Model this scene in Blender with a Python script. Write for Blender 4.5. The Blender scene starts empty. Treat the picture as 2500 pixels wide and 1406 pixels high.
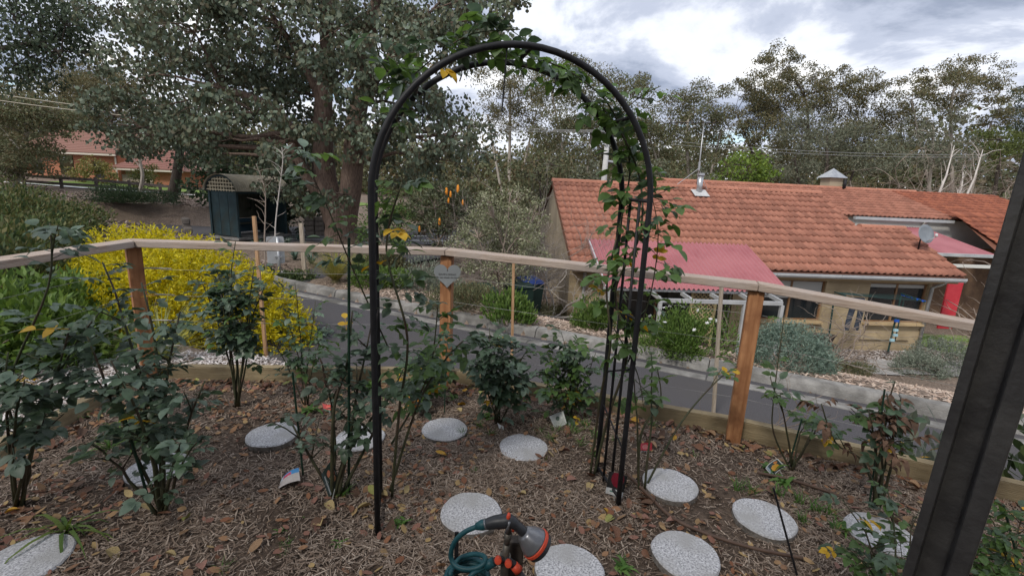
import bpy, bmesh, math, random
import numpy as np
from mathutils import Vector, Matrix

R = math.radians
scene = bpy.context.scene
col = scene.collection

# ------------------------------------------------------------------ camera
F_PX, PITCH, ROLL, EYE = 1130.0, 12.25, 2.6, 1.6          # measured from the upright posts and the round pavers
cam_data = bpy.data.cameras.new('camera')
cam_data.sensor_fit = 'HORIZONTAL'
cam_data.sensor_width = 36.0
cam_data.lens = 36.0 * F_PX / 2500.0
cam_data.clip_start = 0.05
cam_data.clip_end = 2000.0
cam = bpy.data.objects.new('camera', cam_data)
col.objects.link(cam)
cr, sr = math.cos(R(ROLL)), math.sin(R(ROLL))
cp, sp = math.cos(R(PITCH)), math.sin(R(PITCH))
right = Vector((1, 0, 0)); up = Vector((0, sp, cp)); fwd = Vector((0, cp, -sp))
cx = right * cr + up * sr
cy = right * -sr + up * cr
cam.matrix_world = Matrix(((cx.x, cy.x, -fwd.x, 0), (cx.y, cy.y, -fwd.y, 0), (cx.z, cy.z, -fwd.z, EYE), (0, 0, 0, 1)))
scene.camera = cam

# ------------------------------------------------------------------ sky, sun, exposure
SUN_EL, SUN_AZ = 48.0, 215.0        # azimuth clockwise from +Y
world = bpy.data.worlds.new('World'); scene.world = world
world.use_nodes = True
wn, wl = world.node_tree.nodes, world.node_tree.links
wn.clear()
def wnode(t, **kw):
    n = wn.new(t)
    for k, v in kw.items(): setattr(n, k, v)
    return n
sky = wnode('ShaderNodeTexSky', sky_type='NISHITA', sun_disc=False)
sky.sun_elevation = R(SUN_EL); sky.sun_rotation = R(SUN_AZ)
tc = wnode('ShaderNodeTexCoord')
sep = wnode('ShaderNodeSeparateXYZ'); wl.new(tc.outputs['Generated'], sep.inputs[0])
zz = wnode('ShaderNodeMath', operation='MAXIMUM'); wl.new(sep.outputs['Z'], zz.inputs[0]); zz.inputs[1].default_value = 0.0
za = wnode('ShaderNodeMath', operation='ADD'); wl.new(zz.outputs[0], za.inputs[0]); za.inputs[1].default_value = 0.22
dx = wnode('ShaderNodeMath', operation='DIVIDE'); wl.new(sep.outputs['X'], dx.inputs[0]); wl.new(za.outputs[0], dx.inputs[1])
dy = wnode('ShaderNodeMath', operation='DIVIDE'); wl.new(sep.outputs['Y'], dy.inputs[0]); wl.new(za.outputs[0], dy.inputs[1])
cmb = wnode('ShaderNodeCombineXYZ'); wl.new(dx.outputs[0], cmb.inputs[0]); wl.new(dy.outputs[0], cmb.inputs[1])
cmb.inputs[2].default_value = 3.7
def wnoise(scale, detail, rough, off, dist=0.0):
    m = wnode('ShaderNodeMapping'); m.inputs['Location'].default_value = off; wl.new(cmb.outputs[0], m.inputs[0])
    n = wnode('ShaderNodeTexNoise'); n.inputs['Scale'].default_value = scale; n.inputs['Detail'].default_value = detail
    n.inputs['Roughness'].default_value = rough; n.inputs['Distortion'].default_value = dist
    wl.new(m.outputs[0], n.inputs['Vector']); return n
def wramp(src, stops):
    r = wnode('ShaderNodeValToRGB'); e = r.color_ramp.elements
    while len(e) < len(stops): e.new(0.5)
    for el, (p, c) in zip(e, stops): el.position = p; el.color = (*c, 1)
    r.color_ramp.interpolation = 'EASE'
    wl.new(src, r.inputs[0]); return r
thick = wnoise(1.35, 12, 0.60, (2.6, 0.9, 0), 0.30)           # cloud thickness: white where thin, grey-blue where thick
cloud = wramp(thick.outputs['Fac'], [(0.36, (0.92, 0.92, 0.92)), (0.45, (0.66, 0.69, 0.76)), (0.54, (0.40, 0.44, 0.54)), (0.64, (0.24, 0.28, 0.37))])
gap = wnoise(1.5, 7, 0.6, (8.2, 5.1, 0), 0.2)
gapf = wramp(gap.outputs['Fac'], [(0.335, (1, 1, 1)), (0.38, (0, 0, 0))])
skys = wnode('ShaderNodeMix', data_type='RGBA', blend_type='MULTIPLY'); skys.inputs[0].default_value = 1.0
wl.new(sky.outputs[0], skys.inputs[6]); skys.inputs[7].default_value = (1, 1, 1, 1)
cl10 = wnode('ShaderNodeMix', data_type='RGBA', blend_type='MULTIPLY'); cl10.inputs[0].default_value = 1.0
wl.new(cloud.outputs[0], cl10.inputs[6]); cl10.inputs[7].default_value = (8, 8, 8, 1); cl10.clamp_result = False
mixs = wnode('ShaderNodeMix', data_type='RGBA'); wl.new(gapf.outputs[0], mixs.inputs[0])
wl.new(cl10.outputs[2], mixs.inputs[6]); wl.new(skys.outputs[2], mixs.inputs[7])
bg = wnode('ShaderNodeBackground'); bg.inputs['Strength'].default_value = 0.1
wl.new(mixs.outputs[2], bg.inputs['Color'])
wo = wnode('ShaderNodeOutputWorld'); wl.new(bg.outputs[0], wo.inputs['Surface'])

sun_d = bpy.data.lights.new('sun', 'SUN'); sun_d.energy = 1.5; sun_d.angle = R(11); sun_d.color = (1.0, 0.95, 0.87)
sun = bpy.data.objects.new('sun', sun_d); col.objects.link(sun)
sd = Vector((math.sin(R(SUN_AZ)) * math.cos(R(SUN_EL)), math.cos(R(SUN_AZ)) * math.cos(R(SUN_EL)), math.sin(R(SUN_EL))))
sun.rotation_euler = sd.to_track_quat('Z', 'Y').to_euler()
sun.location = (-5, -5, 12)
scene.view_settings.view_transform = 'Standard'; scene.view_settings.look = 'None'
scene.view_settings.exposure = 0.92; scene.view_settings.gamma = 1.0
scene.view_settings.use_curve_mapping = False
scene.cycles.max_bounces = 6; scene.cycles.diffuse_bounces = 3; scene.cycles.transparent_max_bounces = 8
scene.cycles.use_denoising = True

# ------------------------------------------------------------------ pixel -> place
def ray(u, v):
    a = (u - 1250) / F_PX; b = -(v - 703) / F_PX
    X = a * cr - b * sr; U = a * sr + b * cr
    return Vector((X, U * sp + cp, U * cp - sp))
def G(u, v, z=0.0):                     # the point of a level surface at height z
    d = ray(u, v); return Vector((0, 0, EYE)) + d * ((z - EYE) / d.z)
def pt(u, v, y):                        # the point at forward distance y
    d = ray(u, v); return Vector((0, 0, EYE)) + d * (y / d.y)

# ------------------------------------------------------------------ materials
MATS = {}
def rgb(h): 
    return tuple(h) + (1,) if len(h) == 3 else tuple(h)
def mat(name, c1, c2=None, scale=8.0, rough=0.7, bump=0.0, bscale=None, metal=0.0, spec=0.3, stretch=None, detail=6, sharp=(0.35, 0.65),
        c3=None, scale3=1.2, obj_rand=0.0, coords='Object', coat=0.0, leaf=0.0, isl=None):
    """Procedural material. leaf>0: share of light let through. isl: colours picked per separate piece."""
    if name in MATS: return MATS[name]
    m = bpy.data.materials.new(name); m.use_nodes = True; MATS[name] = m
    n, l = m.node_tree.nodes, m.node_tree.links
    b = n['Principled BSDF']; out = n['Material Output']
    b.inputs['Roughness'].default_value = rough; b.inputs['Metallic'].default_value = metal
    b.inputs['Specular IOR Level'].default_value = spec
    if coat: b.inputs['Coat Weight'].default_value = coat
    t = n.new('ShaderNodeTexCoord'); vec = t.outputs[coords]
    if stretch:
        mp = n.new('ShaderNodeMapping'); mp.inputs['Scale'].default_value = stretch; l.new(vec, mp.inputs[0]); vec = mp.outputs[0]
    colour = None
    def ramp(src, stops, interp='LINEAR'):
        r = n.new('ShaderNodeValToRGB'); e = r.color_ramp.elements; r.color_ramp.interpolation = interp
        while len(e) < len(stops): e.new(0.5)
        for el, (p, c) in zip(e, stops): el.position = p; el.color = rgb(c)
        l.new(src, r.inputs[0]); return r.outputs[0]
    if isl:
        g = n.new('ShaderNodeNewGeometry')
        k = len(isl); colour = ramp(g.outputs['Random Per Island'], [(i / k, c) for i, c in enumerate(isl)], 'CONSTANT' if k > 6 else 'LINEAR')
    elif c2 is not None:
        no = n.new('ShaderNodeTexNoise'); no.inputs['Scale'].default_value = scale; no.inputs['Detail'].default_value = detail
        no.inputs['Roughness'].default_value = 0.6
        l.new(vec, no.inputs['Vector']); colour = ramp(no.outputs['Fac'], [(sharp[0], c1), (sharp[1], c2)])
    if c3 is not None:
        n3 = n.new('ShaderNodeTexNoise'); n3.inputs['Scale'].default_value = scale3; n3.inputs['Detail'].default_value = 5
        l.new(t.outputs[coords], n3.inputs['Vector']); f3 = ramp(n3.outputs['Fac'], [(0.45, (0, 0, 0)), (0.68, (1, 1, 1))])
        mx = n.new('ShaderNodeMix'); mx.data_type = 'RGBA'; l.new(f3, mx.inputs[0])
        if colour is not None: l.new(colour, mx.inputs[6])
        else: mx.inputs[6].default_value = rgb(c1)
        mx.inputs[7].default_value = rgb(c3); colour = mx.outputs[2]
    if obj_rand:
        oi = n.new('ShaderNodeObjectInfo'); hs = n.new('ShaderNodeHueSaturation')
        mr = n.new('ShaderNodeMapRange'); mr.inputs[3].default_value = 1 - obj_rand; mr.inputs[4].default_value = 1 + obj_rand
        l.new(oi.outputs['Random'], mr.inputs[0]); l.new(mr.outputs[0], hs.inputs['Value'])
        if colour is not None: l.new(colour, hs.inputs['Color'])
        else: hs.inputs['Color'].default_value = rgb(c1)
        colour = hs.outputs[0]
    if colour is not None: l.new(colour, b.inputs['Base Color'])
    else: b.inputs['Base Color'].default_value = rgb(c1)
    if bump:
        nb = n.new('ShaderNodeTexNoise'); nb.inputs['Scale'].default_value = bscale or scale * 2; nb.inputs['Detail'].default_value = 6
        l.new(vec, nb.inputs['Vector']); bp = n.new('ShaderNodeBump'); bp.inputs['Strength'].default_value = bump
        bp.inputs['Distance'].default_value = 0.02
        l.new(nb.outputs['Fac'], bp.inputs['Height']); l.new(bp.outputs[0], b.inputs['Normal'])
    if leaf:
        tr = n.new('ShaderNodeBsdfTranslucent'); ms = n.new('ShaderNodeMixShader'); ms.inputs[0].default_value = leaf
        if colour is not None:
            hs = n.new('ShaderNodeHueSaturation'); hs.inputs['Value'].default_value = 1.5; hs.inputs['Saturation'].default_value = 1.15
            hs.inputs['Hue'].default_value = 0.485
            l.new(colour, hs.inputs['Color']); l.new(hs.outputs[0], tr.inputs['Color'])
        else: tr.inputs['Color'].default_value = rgb(c1)
        l.new(b.outputs[0], ms.inputs[1]); l.new(tr.outputs[0], ms.inputs[2]); l.new(ms.outputs[0], out.inputs['Surface'])
    return m

# ------------------------------------------------------------------ objects
def tag(o, label=None, cat=None, group=None, kind=None):
    if label: o['label'] = label
    if cat: o['category'] = cat
    if group: o['group'] = group
    if kind: o['kind'] = kind
    return o
def link(name, me, m=None, parent=None, loc=None, rot=None):
    if m is not None and len(me.materials) == 0: me.materials.append(m)
    o = bpy.data.objects.new(name, me); col.objects.link(o)
    if parent is not None: o.parent = parent
    if loc is not None: o.location = loc
    if rot is not None: o.rotation_euler = rot
    return o
def empty(name, label, cat, loc=(0, 0, 0), rz=0.0, group=None):
    o = bpy.data.objects.new(name, None); col.objects.link(o); o.location = loc; o.rotation_euler = (0, 0, rz)
    o.empty_display_size = 0.1
    return tag(o, label, cat, group)

class MB:
    """Collects shapes into one mesh."""
    def __init__(s): s.v = []; s.f = []
    def add(s, vs, fs):
        b = len(s.v); s.v.extend([tuple(p) for p in vs]); s.f.extend([tuple(i + b for i in f) for f in fs]); return s
    def box(s, c, d, M=None):
        x, y, z = d[0] / 2, d[1] / 2, d[2] / 2
        vs = [Vector((i * x, j * y, k * z)) for i in (-1, 1) for j in (-1, 1) for k in (-1, 1)]
        if M is not None: vs = [M @ p for p in vs]
        vs = [p + Vector(c) for p in vs]
        return s.add(vs, [(0, 1, 3, 2), (4, 6, 7, 5), (0, 4, 5, 1), (2, 3, 7, 6), (0, 2, 6, 4), (1, 5, 7, 3)])
    def beam(s, a, b, w, h, upv=Vector((0, 0, 1))):
        """Square-section bar from a to b: w across, h along upv."""
        a, b = Vector(a), Vector(b); d = (b - a); L = d.length; d.normalize()
        sx = d.cross(upv)
        if sx.length < 1e-4: sx = d.cross(Vector((0, 1, 0)))
        sx.normalize(); u = sx.cross(d)
        M = Matrix((sx, d, u)).transposed()
        return s.box((a + b) / 2, (w, L, h), M)
    def tube(s, pts, r, n=8, caps=True, jitter=0.0, rng=None):
        pts = [Vector(p) for p in pts]; k = len(pts)
        rr = r if hasattr(r, '__len__') else [r] * k
        t0 = (pts[1] - pts[0]).normalized(); ref = Vector((0, 0, 1)) if abs(t0.z) < 0.9 else Vector((1, 0, 0))
        x = t0.cross(ref).normalized(); rings = []
        for i in range(k):
            t = (pts[min(i + 1, k - 1)] - pts[max(i - 1, 0)]).normalized()
            x = (x - t * x.dot(t)); x = x.normalized() if x.length > 1e-6 else t.orthogonal().normalized(); y = t.cross(x)
            ring = []
            for j in range(n):
                a = 2 * math.pi * j / n; q = rr[i] * (1 + (rng.uniform(-jitter, jitter) if rng else 0))
                ring.append(pts[i] + x * (q * math.cos(a)) + y * (q * math.sin(a)))
            rings.append(ring)
        vs = [p for ring in rings for p in ring]; fs = []
        for i in range(k - 1):
            for j in range(n): fs.append((i * n + j, i * n + (j + 1) % n, (i + 1) * n + (j + 1) % n, (i + 1) * n + j))
        if caps: fs.append(tuple(range(n - 1, -1, -1))); fs.append(tuple((k - 1) * n + j for j in range(n)))
        return s.add(vs, fs)
    def lathe(s, prof, c=(0, 0, 0), n=24, M=None):
        vs = []; k = len(prof)
        for (r_, z_) in prof:
            for j in range(n):
                a = 2 * math.pi * j / n; p = Vector((r_ * math.cos(a), r_ * math.sin(a), z_))
                vs.append((M @ p if M is not None else p) + Vector(c))
        fs = [(i * n + j, i * n + (j + 1) % n, (i + 1) * n + (j + 1) % n, (i + 1) * n + j) for i in range(k - 1) for j in range(n)]
        fs.append(tuple(range(n - 1, -1, -1))); fs.append(tuple((k - 1) * n + j for j in range(n)))
        return s.add(vs, fs)
    def prism(s, outline, a, b):
        """Flat outline (list of 3-D points) pushed along a->b."""
        d = Vector(b) - Vector(a); n = len(outline); o = [Vector(p) for p in outline]
        vs = o + [p + d for p in o]
        fs = [tuple(range(n - 1, -1, -1)), tuple(range(n, 2 * n))] + [(i, (i + 1) % n, n + (i + 1) % n, n + i) for i in range(n)]
        return s.add(vs, fs)
    def mesh(s, name, smooth=False, bevel=0.0):
        me = bpy.data.meshes.new(name); me.from_pydata(s.v, [], s.f)
        bm = bmesh.new(); bm.from_mesh(me); bmesh.ops.recalc_face_normals(bm, faces=bm.faces)
        if bevel: bmesh.ops.bevel(bm, geom=bm.edges[:], offset=bevel, segments=2, affect='EDGES', clamp_overlap=True)
        bm.to_mesh(me); bm.free()
        if smooth: me.polygons.foreach_set('use_smooth', [True] * len(me.polygons))
        me.update(); return me
    def build(s, name, m, parent=None, smooth=False, bevel=0.0, loc=None, rot=None):
        return link(name, s.mesh(name, smooth, bevel), m, parent, loc, rot)

def fast_mesh(name, V, k, smooth=False):
    """V: (n*k,3) vertices, consecutive k make one polygon."""
    V = np.asarray(V, dtype=np.float32).reshape(-1, 3); nv = len(V); nf = nv // k
    me = bpy.data.meshes.new(name)
    me.vertices.add(nv); me.vertices.foreach_set('co', V.ravel())
    me.loops.add(nv); me.loops.foreach_set('vertex_index', np.arange(nv, dtype=np.int32))
    me.polygons.add(nf); me.polygons.foreach_set('loop_start', np.arange(0, nv, k, dtype=np.int32))
    if smooth: me.polygons.foreach_set('use_smooth', np.ones(nf, dtype=bool))
    me.update(calc_edges=True); return me

def unit(a): return a / np.maximum(np.linalg.norm(a, axis=-1, keepdims=True), 1e-9)
def rdir(rng, n): return unit(rng.normal(size=(n, 3)))

def leaf_verts(P, D, L, W, rng, shape='diamond', fold=0.0):
    """Leaves at P pointing along D. Returns vertices, k per leaf."""
    n = len(P); S = unit(np.cross(D, rdir(rng, n))); N = np.cross(D, S)
    L = np.broadcast_to(np.asarray(L, float).reshape(-1, 1), (n, 1)); W = np.broadcast_to(np.asarray(W, float).reshape(-1, 1), (n, 1))
    if shape == 'diamond':
        prof = [(0, 0), (0.45, 0.5), (1, 0), (0.45, -0.5)]
    elif shape == 'blade':
        prof = [(0, 0.5), (0, -0.5), (0.6, -0.35), (1, 0), (0.6, 0.35)]
    else:
        prof = [(0, 0), (0.25, 0.42), (0.62, 0.5), (1, 0.0), (0.62, -0.5), (0.25, -0.42)]
    out = np.empty((n, len(prof), 3))
    for i, (a, b) in enumerate(prof):
        out[:, i] = P + D * (L * a) + S * (W * b) + N * (fold * W * abs(b) * 2 - fold * L * a * a)
    return out.reshape(-1, 3), len(prof)

def ground_noise(x, y):
    return 0.5 * math.sin(1.7 * x + 0.6 * y) * math.sin(1.3 * y - 0.4 * x) + 0.3 * math.sin(4.1 * x + 1.0) * math.sin(3.7 * y)

# ================================================================== the ground
POSTS = [Vector((-2.80, 1.20, 0)), Vector((-2.78, 3.34, 0)), Vector((-0.51, 3.54, 0)), Vector((1.555, 2.89, 0)), Vector((2.585, 2.40, 0)), Vector((4.1, 1.68, 0))]
EDGE = [Vector((-2.80, -0.6, 0)), Vector((-2.80, 3.42, 0)), Vector((-0.49, 3.62, 0)), Vector((1.60, 2.965, 0)), Vector((3.0, 2.30, 0)), Vector((4.5, 1.58, 0))]
BED_POLY = [(p.x, p.y) for p in EDGE] + [(4.5, -0.6)]
def in_poly(X, Y, poly):
    ins = np.zeros(X.shape, bool); j = len(poly) - 1
    for i in range(len(poly)):
        xi, yi = poly[i]; xj, yj = poly[j]
        c = ((yi > Y) != (yj > Y)) & (X < (xj - xi) * (Y - yi) / (yj - yi + 1e-12) + xi)
        ins ^= c; j = i
    return ins
K0 = np.array([0.4, 7.0]); KD = np.array([0.894, -0.447]); KN = np.array([0.447, 0.894])      # far kerb line of the driveway
def drive_sd(X, Y):                      # (along, across) the driveway; across>0 lies beyond the far kerb
    dx_, dy_ = X - K0[0], Y - K0[1]
    return dx_ * KD[0] + dy_ * KD[1], dx_ * KN[0] + dy_ * KN[1]
CTRL = np.array([
    (-2.9, -1, -0.15), (-5, 0, -0.15), (-8, 2, -0.05), (-3.2, 2, -0.12), (-3.1, 3.4, -0.12), (-2.4, 4.2, -0.2), (-3.4, 4.6, -0.3), (-5, 5, -0.3), (-8, 5, -0.1), (-12, 8, 0.1),
    (-1.0, 4.3, -0.5), (0.6, 3.8, -0.62), (2.2, 3.2, -0.66), (4, 2.4, -0.7), (6, 1.2, -0.75), (10, -1, -0.8), (-3.4, 6.2, -0.6), (-5.5, 7.0, -0.55), (-7, 8.5, -0.5),
    (-4.6, 10.4, -0.56), (-3, 9.6, -0.56), (-1, 8.2, -0.56), (0.6, 7.3, -0.57), (2, 6.7, -0.6), (4.4, 5.5, -0.62), (7, 4.2, -0.7), (10, 2.7, -0.8),
    (-2, 12, -0.9), (0, 11, -1.4), (0.5, 9.3, -1.0), (2, 11.2, -1.75), (3, 9, -1.3), (5, 8.4, -1.5), (5, 11, -2.1), (8, 10.5, -2.5), (8, 7.5, -1.6), (12, 11, -2.65), (14, 8, -2.4), (17, 12, -2.7), (9, 13.5, -2.72), (2, 14, -2.2), (14, 15, -2.75),
    (-1, 16, -1.2), (-5, 13, -0.7), (-8, 14, -0.72), (-11, 17, -0.75), (-10.5, 20, -0.75), (-6.4, 17, -0.72), (-3, 19, -0.85), (0, 21, -1.0), (-2, 26, -0.95), (-9, 25, -0.6),
    (-10, 10, -0.1), (-14, 14, 0.0), (-13, 17, -0.3), (-16, 20, 0.05), (-20, 26, 0.0), (-12, 26, -0.25), (-28, 30, 0.15), (-16, 31, -0.1), (-30, 40, 0.5), (-20, 40, 0.1), (-45, 45, 0.9), (-10, 45, -0.5),
    (3, 24, -1.6), (10, 22, -2.8), (20, 22, -3.0), (25, 15, -3.0), (15, 32, -3.2), (35, 35, -3.6), (0, 50, -2.0), (30, 60, -3.5), (60, 40, -4), (-60, 60, 1.0), (-40, 10, 0.5), (-25, 0, 0.3), (30, 0, -2.5), (60, 10, -3.5), (0, 100, -2), (80, 100, -3), (-80, 100, 1.5)])
def _tps():
    P = CTRL[:, :2]; n = len(P)
    r2 = ((P[:, None] - P[None]) ** 2).sum(-1); K = 0.5 * r2 * np.log(r2 + 1e-9) + np.eye(n) * 0.6
    A = np.block([[K, np.c_[np.ones(n), P]], [np.c_[np.ones(n), P].T, np.zeros((3, 3))]])
    return np.linalg.solve(A, np.r_[CTRL[:, 2], 0, 0, 0])
_W = _tps()
def smooth_h(X, Y):
    X = np.asarray(X, float); Y = np.asarray(Y, float); sh = X.shape; Q = np.c_[X.ravel(), Y.ravel()]
    r2 = ((Q[:, None] - CTRL[None, :, :2]) ** 2).sum(-1)
    z = (0.5 * r2 * np.log(r2 + 1e-9)) @ _W[:-3] + _W[-3] + Q @ _W[-2:]
    z = np.clip(z, -4.2, 1.6)
    far = np.hypot(Q[:, 0], Q[:, 1]); k = np.clip((far - 90) / 60, 0, 1); z = z * (1 - k) - 2.0 * k
    return z.reshape(sh)
ROAD_A, ROAD_B = 20.3, 0.30        # street beyond the big tree: near edge y = A + B x
DRIVE_Z, ROAD_Z = -0.70, -0.88
def terrain(X, Y):
    z = smooth_h(X, Y)
    s, t = drive_sd(X, Y)
    on = (t < 0.05) & (t > -3.45) & (s > -7.5) & (s < 22)
    near_end = (s > -7.5) & (s < -5.6) & (t < 9) & (t > -3.45)           # where the driveway swings round the island to the street
    z = np.where(on | near_end, -0.78, z)
    tt = Y - (ROAD_A + ROAD_B * X)
    z = np.where((tt > -0.1) & (tt < 7.2) & (X < 8), ROAD_Z - 0.08, z)
    z = np.where(in_poly(X, Y, BED_POLY), np.minimum(z, -0.75), z)
    return z
def tz(x, y): return float(terrain(np.array([float(x)]), np.array([float(y)]))[0])

def axis(lo, hi, dlo, dhi, step, far):
    a = list(np.arange(dlo, dhi, step)); x = dlo; st = step
    left = []
    while x > lo: st = min(st * 1.22, far); x -= st; left.append(x)
    x = dhi; st = step; rightl = [dhi]
    while x < hi: st = min(st * 1.22, far); x += st; rightl.append(x)
    return np.array(left[::-1] + a + rightl)
gx = axis(-400, 400, -9, 11, 0.16, 25); gy = axis(-30, 600, -1, 15, 0.16, 25)
GX, GY = np.meshgrid(gx, gy); GZ = terrain(GX, GY)
rn = np.random.default_rng(5)
GZ = GZ + 0.012 * rn.normal(size=GZ.shape) * (np.abs(GX) < 30)
nx, ny = len(gx), len(gy)
gv = np.stack([GX, GY, GZ], -1).reshape(-1, 3)
idx = np.arange(nx * ny).reshape(ny, nx)
gf = np.stack([idx[:-1, :-1], idx[:-1, 1:], idx[1:, 1:], idx[1:, :-1]], -1).reshape(-1, 4)
me = bpy.data.meshes.new('ground'); me.vertices.add(len(gv)); me.vertices.foreach_set('co', gv.astype(np.float32).ravel())
me.loops.add(gf.size); me.loops.foreach_set('vertex_index', gf.ravel().astype(np.int32))
me.polygons.add(len(gf)); me.polygons.foreach_set('loop_start', np.arange(0, gf.size, 4, dtype=np.int32)); me.update(calc_edges=True)
soil = mat('mulched_soil', (0.07, 0.05, 0.037), (0.27, 0.205, 0.16), scale=22, rough=0.95, bump=1.0, bscale=34, detail=9, c3=(0.12, 0.09, 0.065), scale3=0.35)
ground = link('ground', me, soil); tag(ground, 'brown mulched ground sloping down from the rose bed to the house', 'ground', kind='structure')

# rose bed: a slightly uneven sheet of soil
bxs = np.arange(-2.9, 4.6, 0.045); bys = np.arange(-0.7, 3.75, 0.045)
BX, BY = np.meshgrid(bxs, bys)
def bed_h(X, Y):
    return 0.018 * np.sin(1.9 * X + 0.7) * np.sin(2.3 * Y + 1.1) + 0.010 * np.sin(5.1 * X + 2 * Y) * np.sin(4.7 * Y - X) - 0.012
BZ = bed_h(BX, BY) + 0.006 * rn.normal(size=BX.shape)
cxm = (BX[:-1, :-1] + BX[1:, 1:]) / 2; cym = (BY[:-1, :-1] + BY[1:, 1:]) / 2
keep = in_poly(cxm, cym, BED_POLY).ravel()
bi = np.arange(BX.size).reshape(BX.shape)
bf = np.stack([bi[:-1, :-1], bi[:-1, 1:], bi[1:, 1:], bi[1:, :-1]], -1).reshape(-1, 4)[keep]
me = bpy.data.meshes.new('rose_bed'); bv = np.stack([BX, BY, BZ], -1).reshape(-1, 3)
me.vertices.add(len(bv)); me.vertices.foreach_set('co', bv.astype(np.float32).ravel())
me.loops.add(bf.size); me.loops.foreach_set('vertex_index', bf.ravel().astype(np.int32))
me.polygons.add(len(bf)); me.polygons.foreach_set('loop_start', np.arange(0, bf.size, 4, dtype=np.int32)); me.update(calc_edges=True)
bm = bmesh.new(); bm.from_mesh(me); bmesh.ops.delete(bm, geom=[v for v in bm.verts if not v.link_faces], context='VERTS'); bm.to_mesh(me); bm.free()
me.polygons.foreach_set('use_smooth', [True] * len(me.polygons))
bedmat = mat('bed_mulch', (0.050, 0.035, 0.026), (0.15, 0.108, 0.080), scale=42, rough=0.95, bump=1.0, bscale=60, detail=10, c3=(0.05, 0.034, 0.024), scale3=1.7)
bed = link('rose_bed', me, bedmat); tag(bed, 'brown mulched soil of the raised rose bed', 'garden bed', kind='structure')

def bz(x, y): return float(bed_h(np.array(x), np.array(y)))

# chips of mulch lying on the bed (nobody could count them)
STONES = [(665, 1058), (880, 1066), (1086, 1045), (1278, 1089), (1150, 1247), (1636, 1179), (1866, 1261), (1674, 1350), (1390, 1388), (2150, 1299), (60, 1366), (385, 1140)]
def off_stones(X, Y, r_=0.15):
    k = np.ones(X.shape, bool)
    for u, v in STONES: p = G(u, v, 0.016); k &= np.hypot(X - p.x, Y - p.y) > r_
    return k
def chips(name, n, sampler, hfun, Lr, Wr, m, seed, label, cat, parent=None, tilt=0.25, lift=0.004):
    r = np.random.default_rng(seed); X, Y = sampler(r, n); n = len(X)
    Z = hfun(X, Y) + lift + r.uniform(0, 0.010, n)
    a = r.uniform(0, 2 * np.pi, n); e = r.normal(0, tilt, n)
    D = np.stack([np.cos(a) * np.cos(e), np.sin(a) * np.cos(e), np.sin(e)], -1)
    S = unit(np.stack([-np.sin(a), np.cos(a), r.normal(0, 0.3, n)], -1))
    L = r.uniform(*Lr, n)[:, None] * (0.5 + r.random((n, 1)) ** 2); W = r.uniform(*Wr, n)[:, None]
    P = np.stack([X, Y, Z], -1)
    V = np.stack([P - D * L / 2 - S * W / 2, P + D * L / 2 - S * W * 0.35, P + D * L / 2 + S * W * 0.35, P - D * L / 2 + S * W / 2], 1)
    o = link(name, fast_mesh(name, V.reshape(-1, 3), 4), m, parent); tag(o, label, cat, kind='stuff'); return o
def poly_sampler(poly, x0, x1, y0, y1, near=None):
    def f(r, n):
        q = 3 if near else 2; X = r.uniform(x0, x1, n * q); Y = r.uniform(y0, y1, n * q); k = in_poly(X, Y, poly)
        if near: k &= (r.random(n * q) < near(X, Y)) & off_stones(X, Y)
        return X[k][:n], Y[k][:n]
    return f
chipmat = mat('mulch_chips', None, isl=[(0.075, 0.052, 0.038), (0.19, 0.140, 0.105), (0.32, 0.250, 0.195), (0.12, 0.084, 0.062), (0.45, 0.37, 0.30), (0.225, 0.165, 0.126)], rough=0.9)
patch = lambda X, Y: np.clip(0.62 + 0.5 * np.sin(2.3 * X + 0.9 * np.sin(2.1 * Y)) * np.sin(1.9 * Y + 0.8 * np.sin(1.7 * X + 1)) + 0.25 * np.sin(6.1 * X + 1.3) * np.sin(5.3 * Y), 0.12, 1) * np.where((X < -0.9) & (Y < 2.0), 0.55, 1)
chips('mulch_chips', 105000, poly_sampler(BED_POLY, -2.8, 3.6, 0.9, 3.6, patch), bed_h, (0.018, 0.055), (0.0022, 0.006), chipmat, 11, 'loose brown mulch chips covering the rose bed', 'mulch')

# driveway, street
asphalt = mat('asphalt', (0.040, 0.038, 0.042), (0.085, 0.080, 0.086), scale=90, rough=0.85, bump=0.35, bscale=160, detail=8, c3=(0.065, 0.06, 0.06), scale3=0.6)
def strip(name, pts, z, m, label, cat, kind='structure'):
    me = bpy.data.meshes.new(name); me.from_pydata([(p[0], p[1], z) for p in pts], [], [tuple(range(len(pts)))])
    bm = bmesh.new(); bm.from_mesh(me); bmesh.ops.triangulate(bm, faces=bm.faces); bmesh.ops.recalc_face_normals(bm, faces=bm.faces)
    if bm.faces[:] and sum(f.normal.z for f in bm.faces) < 0: bmesh.ops.reverse_faces(bm, faces=bm.faces)
    bm.to_mesh(me); bm.free(); o = link(name, me, m); return tag(o, label, cat, kind=kind)
def KP(s, t): 
    p = K0 + KD * s + KN * t; return (float(p[0]), float(p[1]))
strip('driveway', [KP(-7.2, -3.4), KP(20, -3.4), KP(20, 0.02), KP(-5.9, 0.02), KP(-5.9, 6.0), KP(-7.2, 6.0)], DRIVE_Z, asphalt, 'dark asphalt driveway running below the rose bed', 'driveway')
rd = lambda x, o: (x, ROAD_A + ROAD_B * x + o)
strip('street', [rd(-40, 0), rd(7.5, 0), rd(7.5, 7), rd(-40, 7)], ROAD_Z, asphalt, 'grey street beyond the large gum tree', 'street')
paint = mat('road_paint', (0.75, 0.75, 0.73), (0.55, 0.55, 0.53), scale=12, rough=0.7)
for off in (1.3, 3.2):
    strip('road_marking', [rd(-10, off), rd(5, off), rd(5, off + 0.13), rd(-10, off + 0.13)], ROAD_Z + 0.006, paint, 'thin white painted line along the street', 'road marking')
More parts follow.
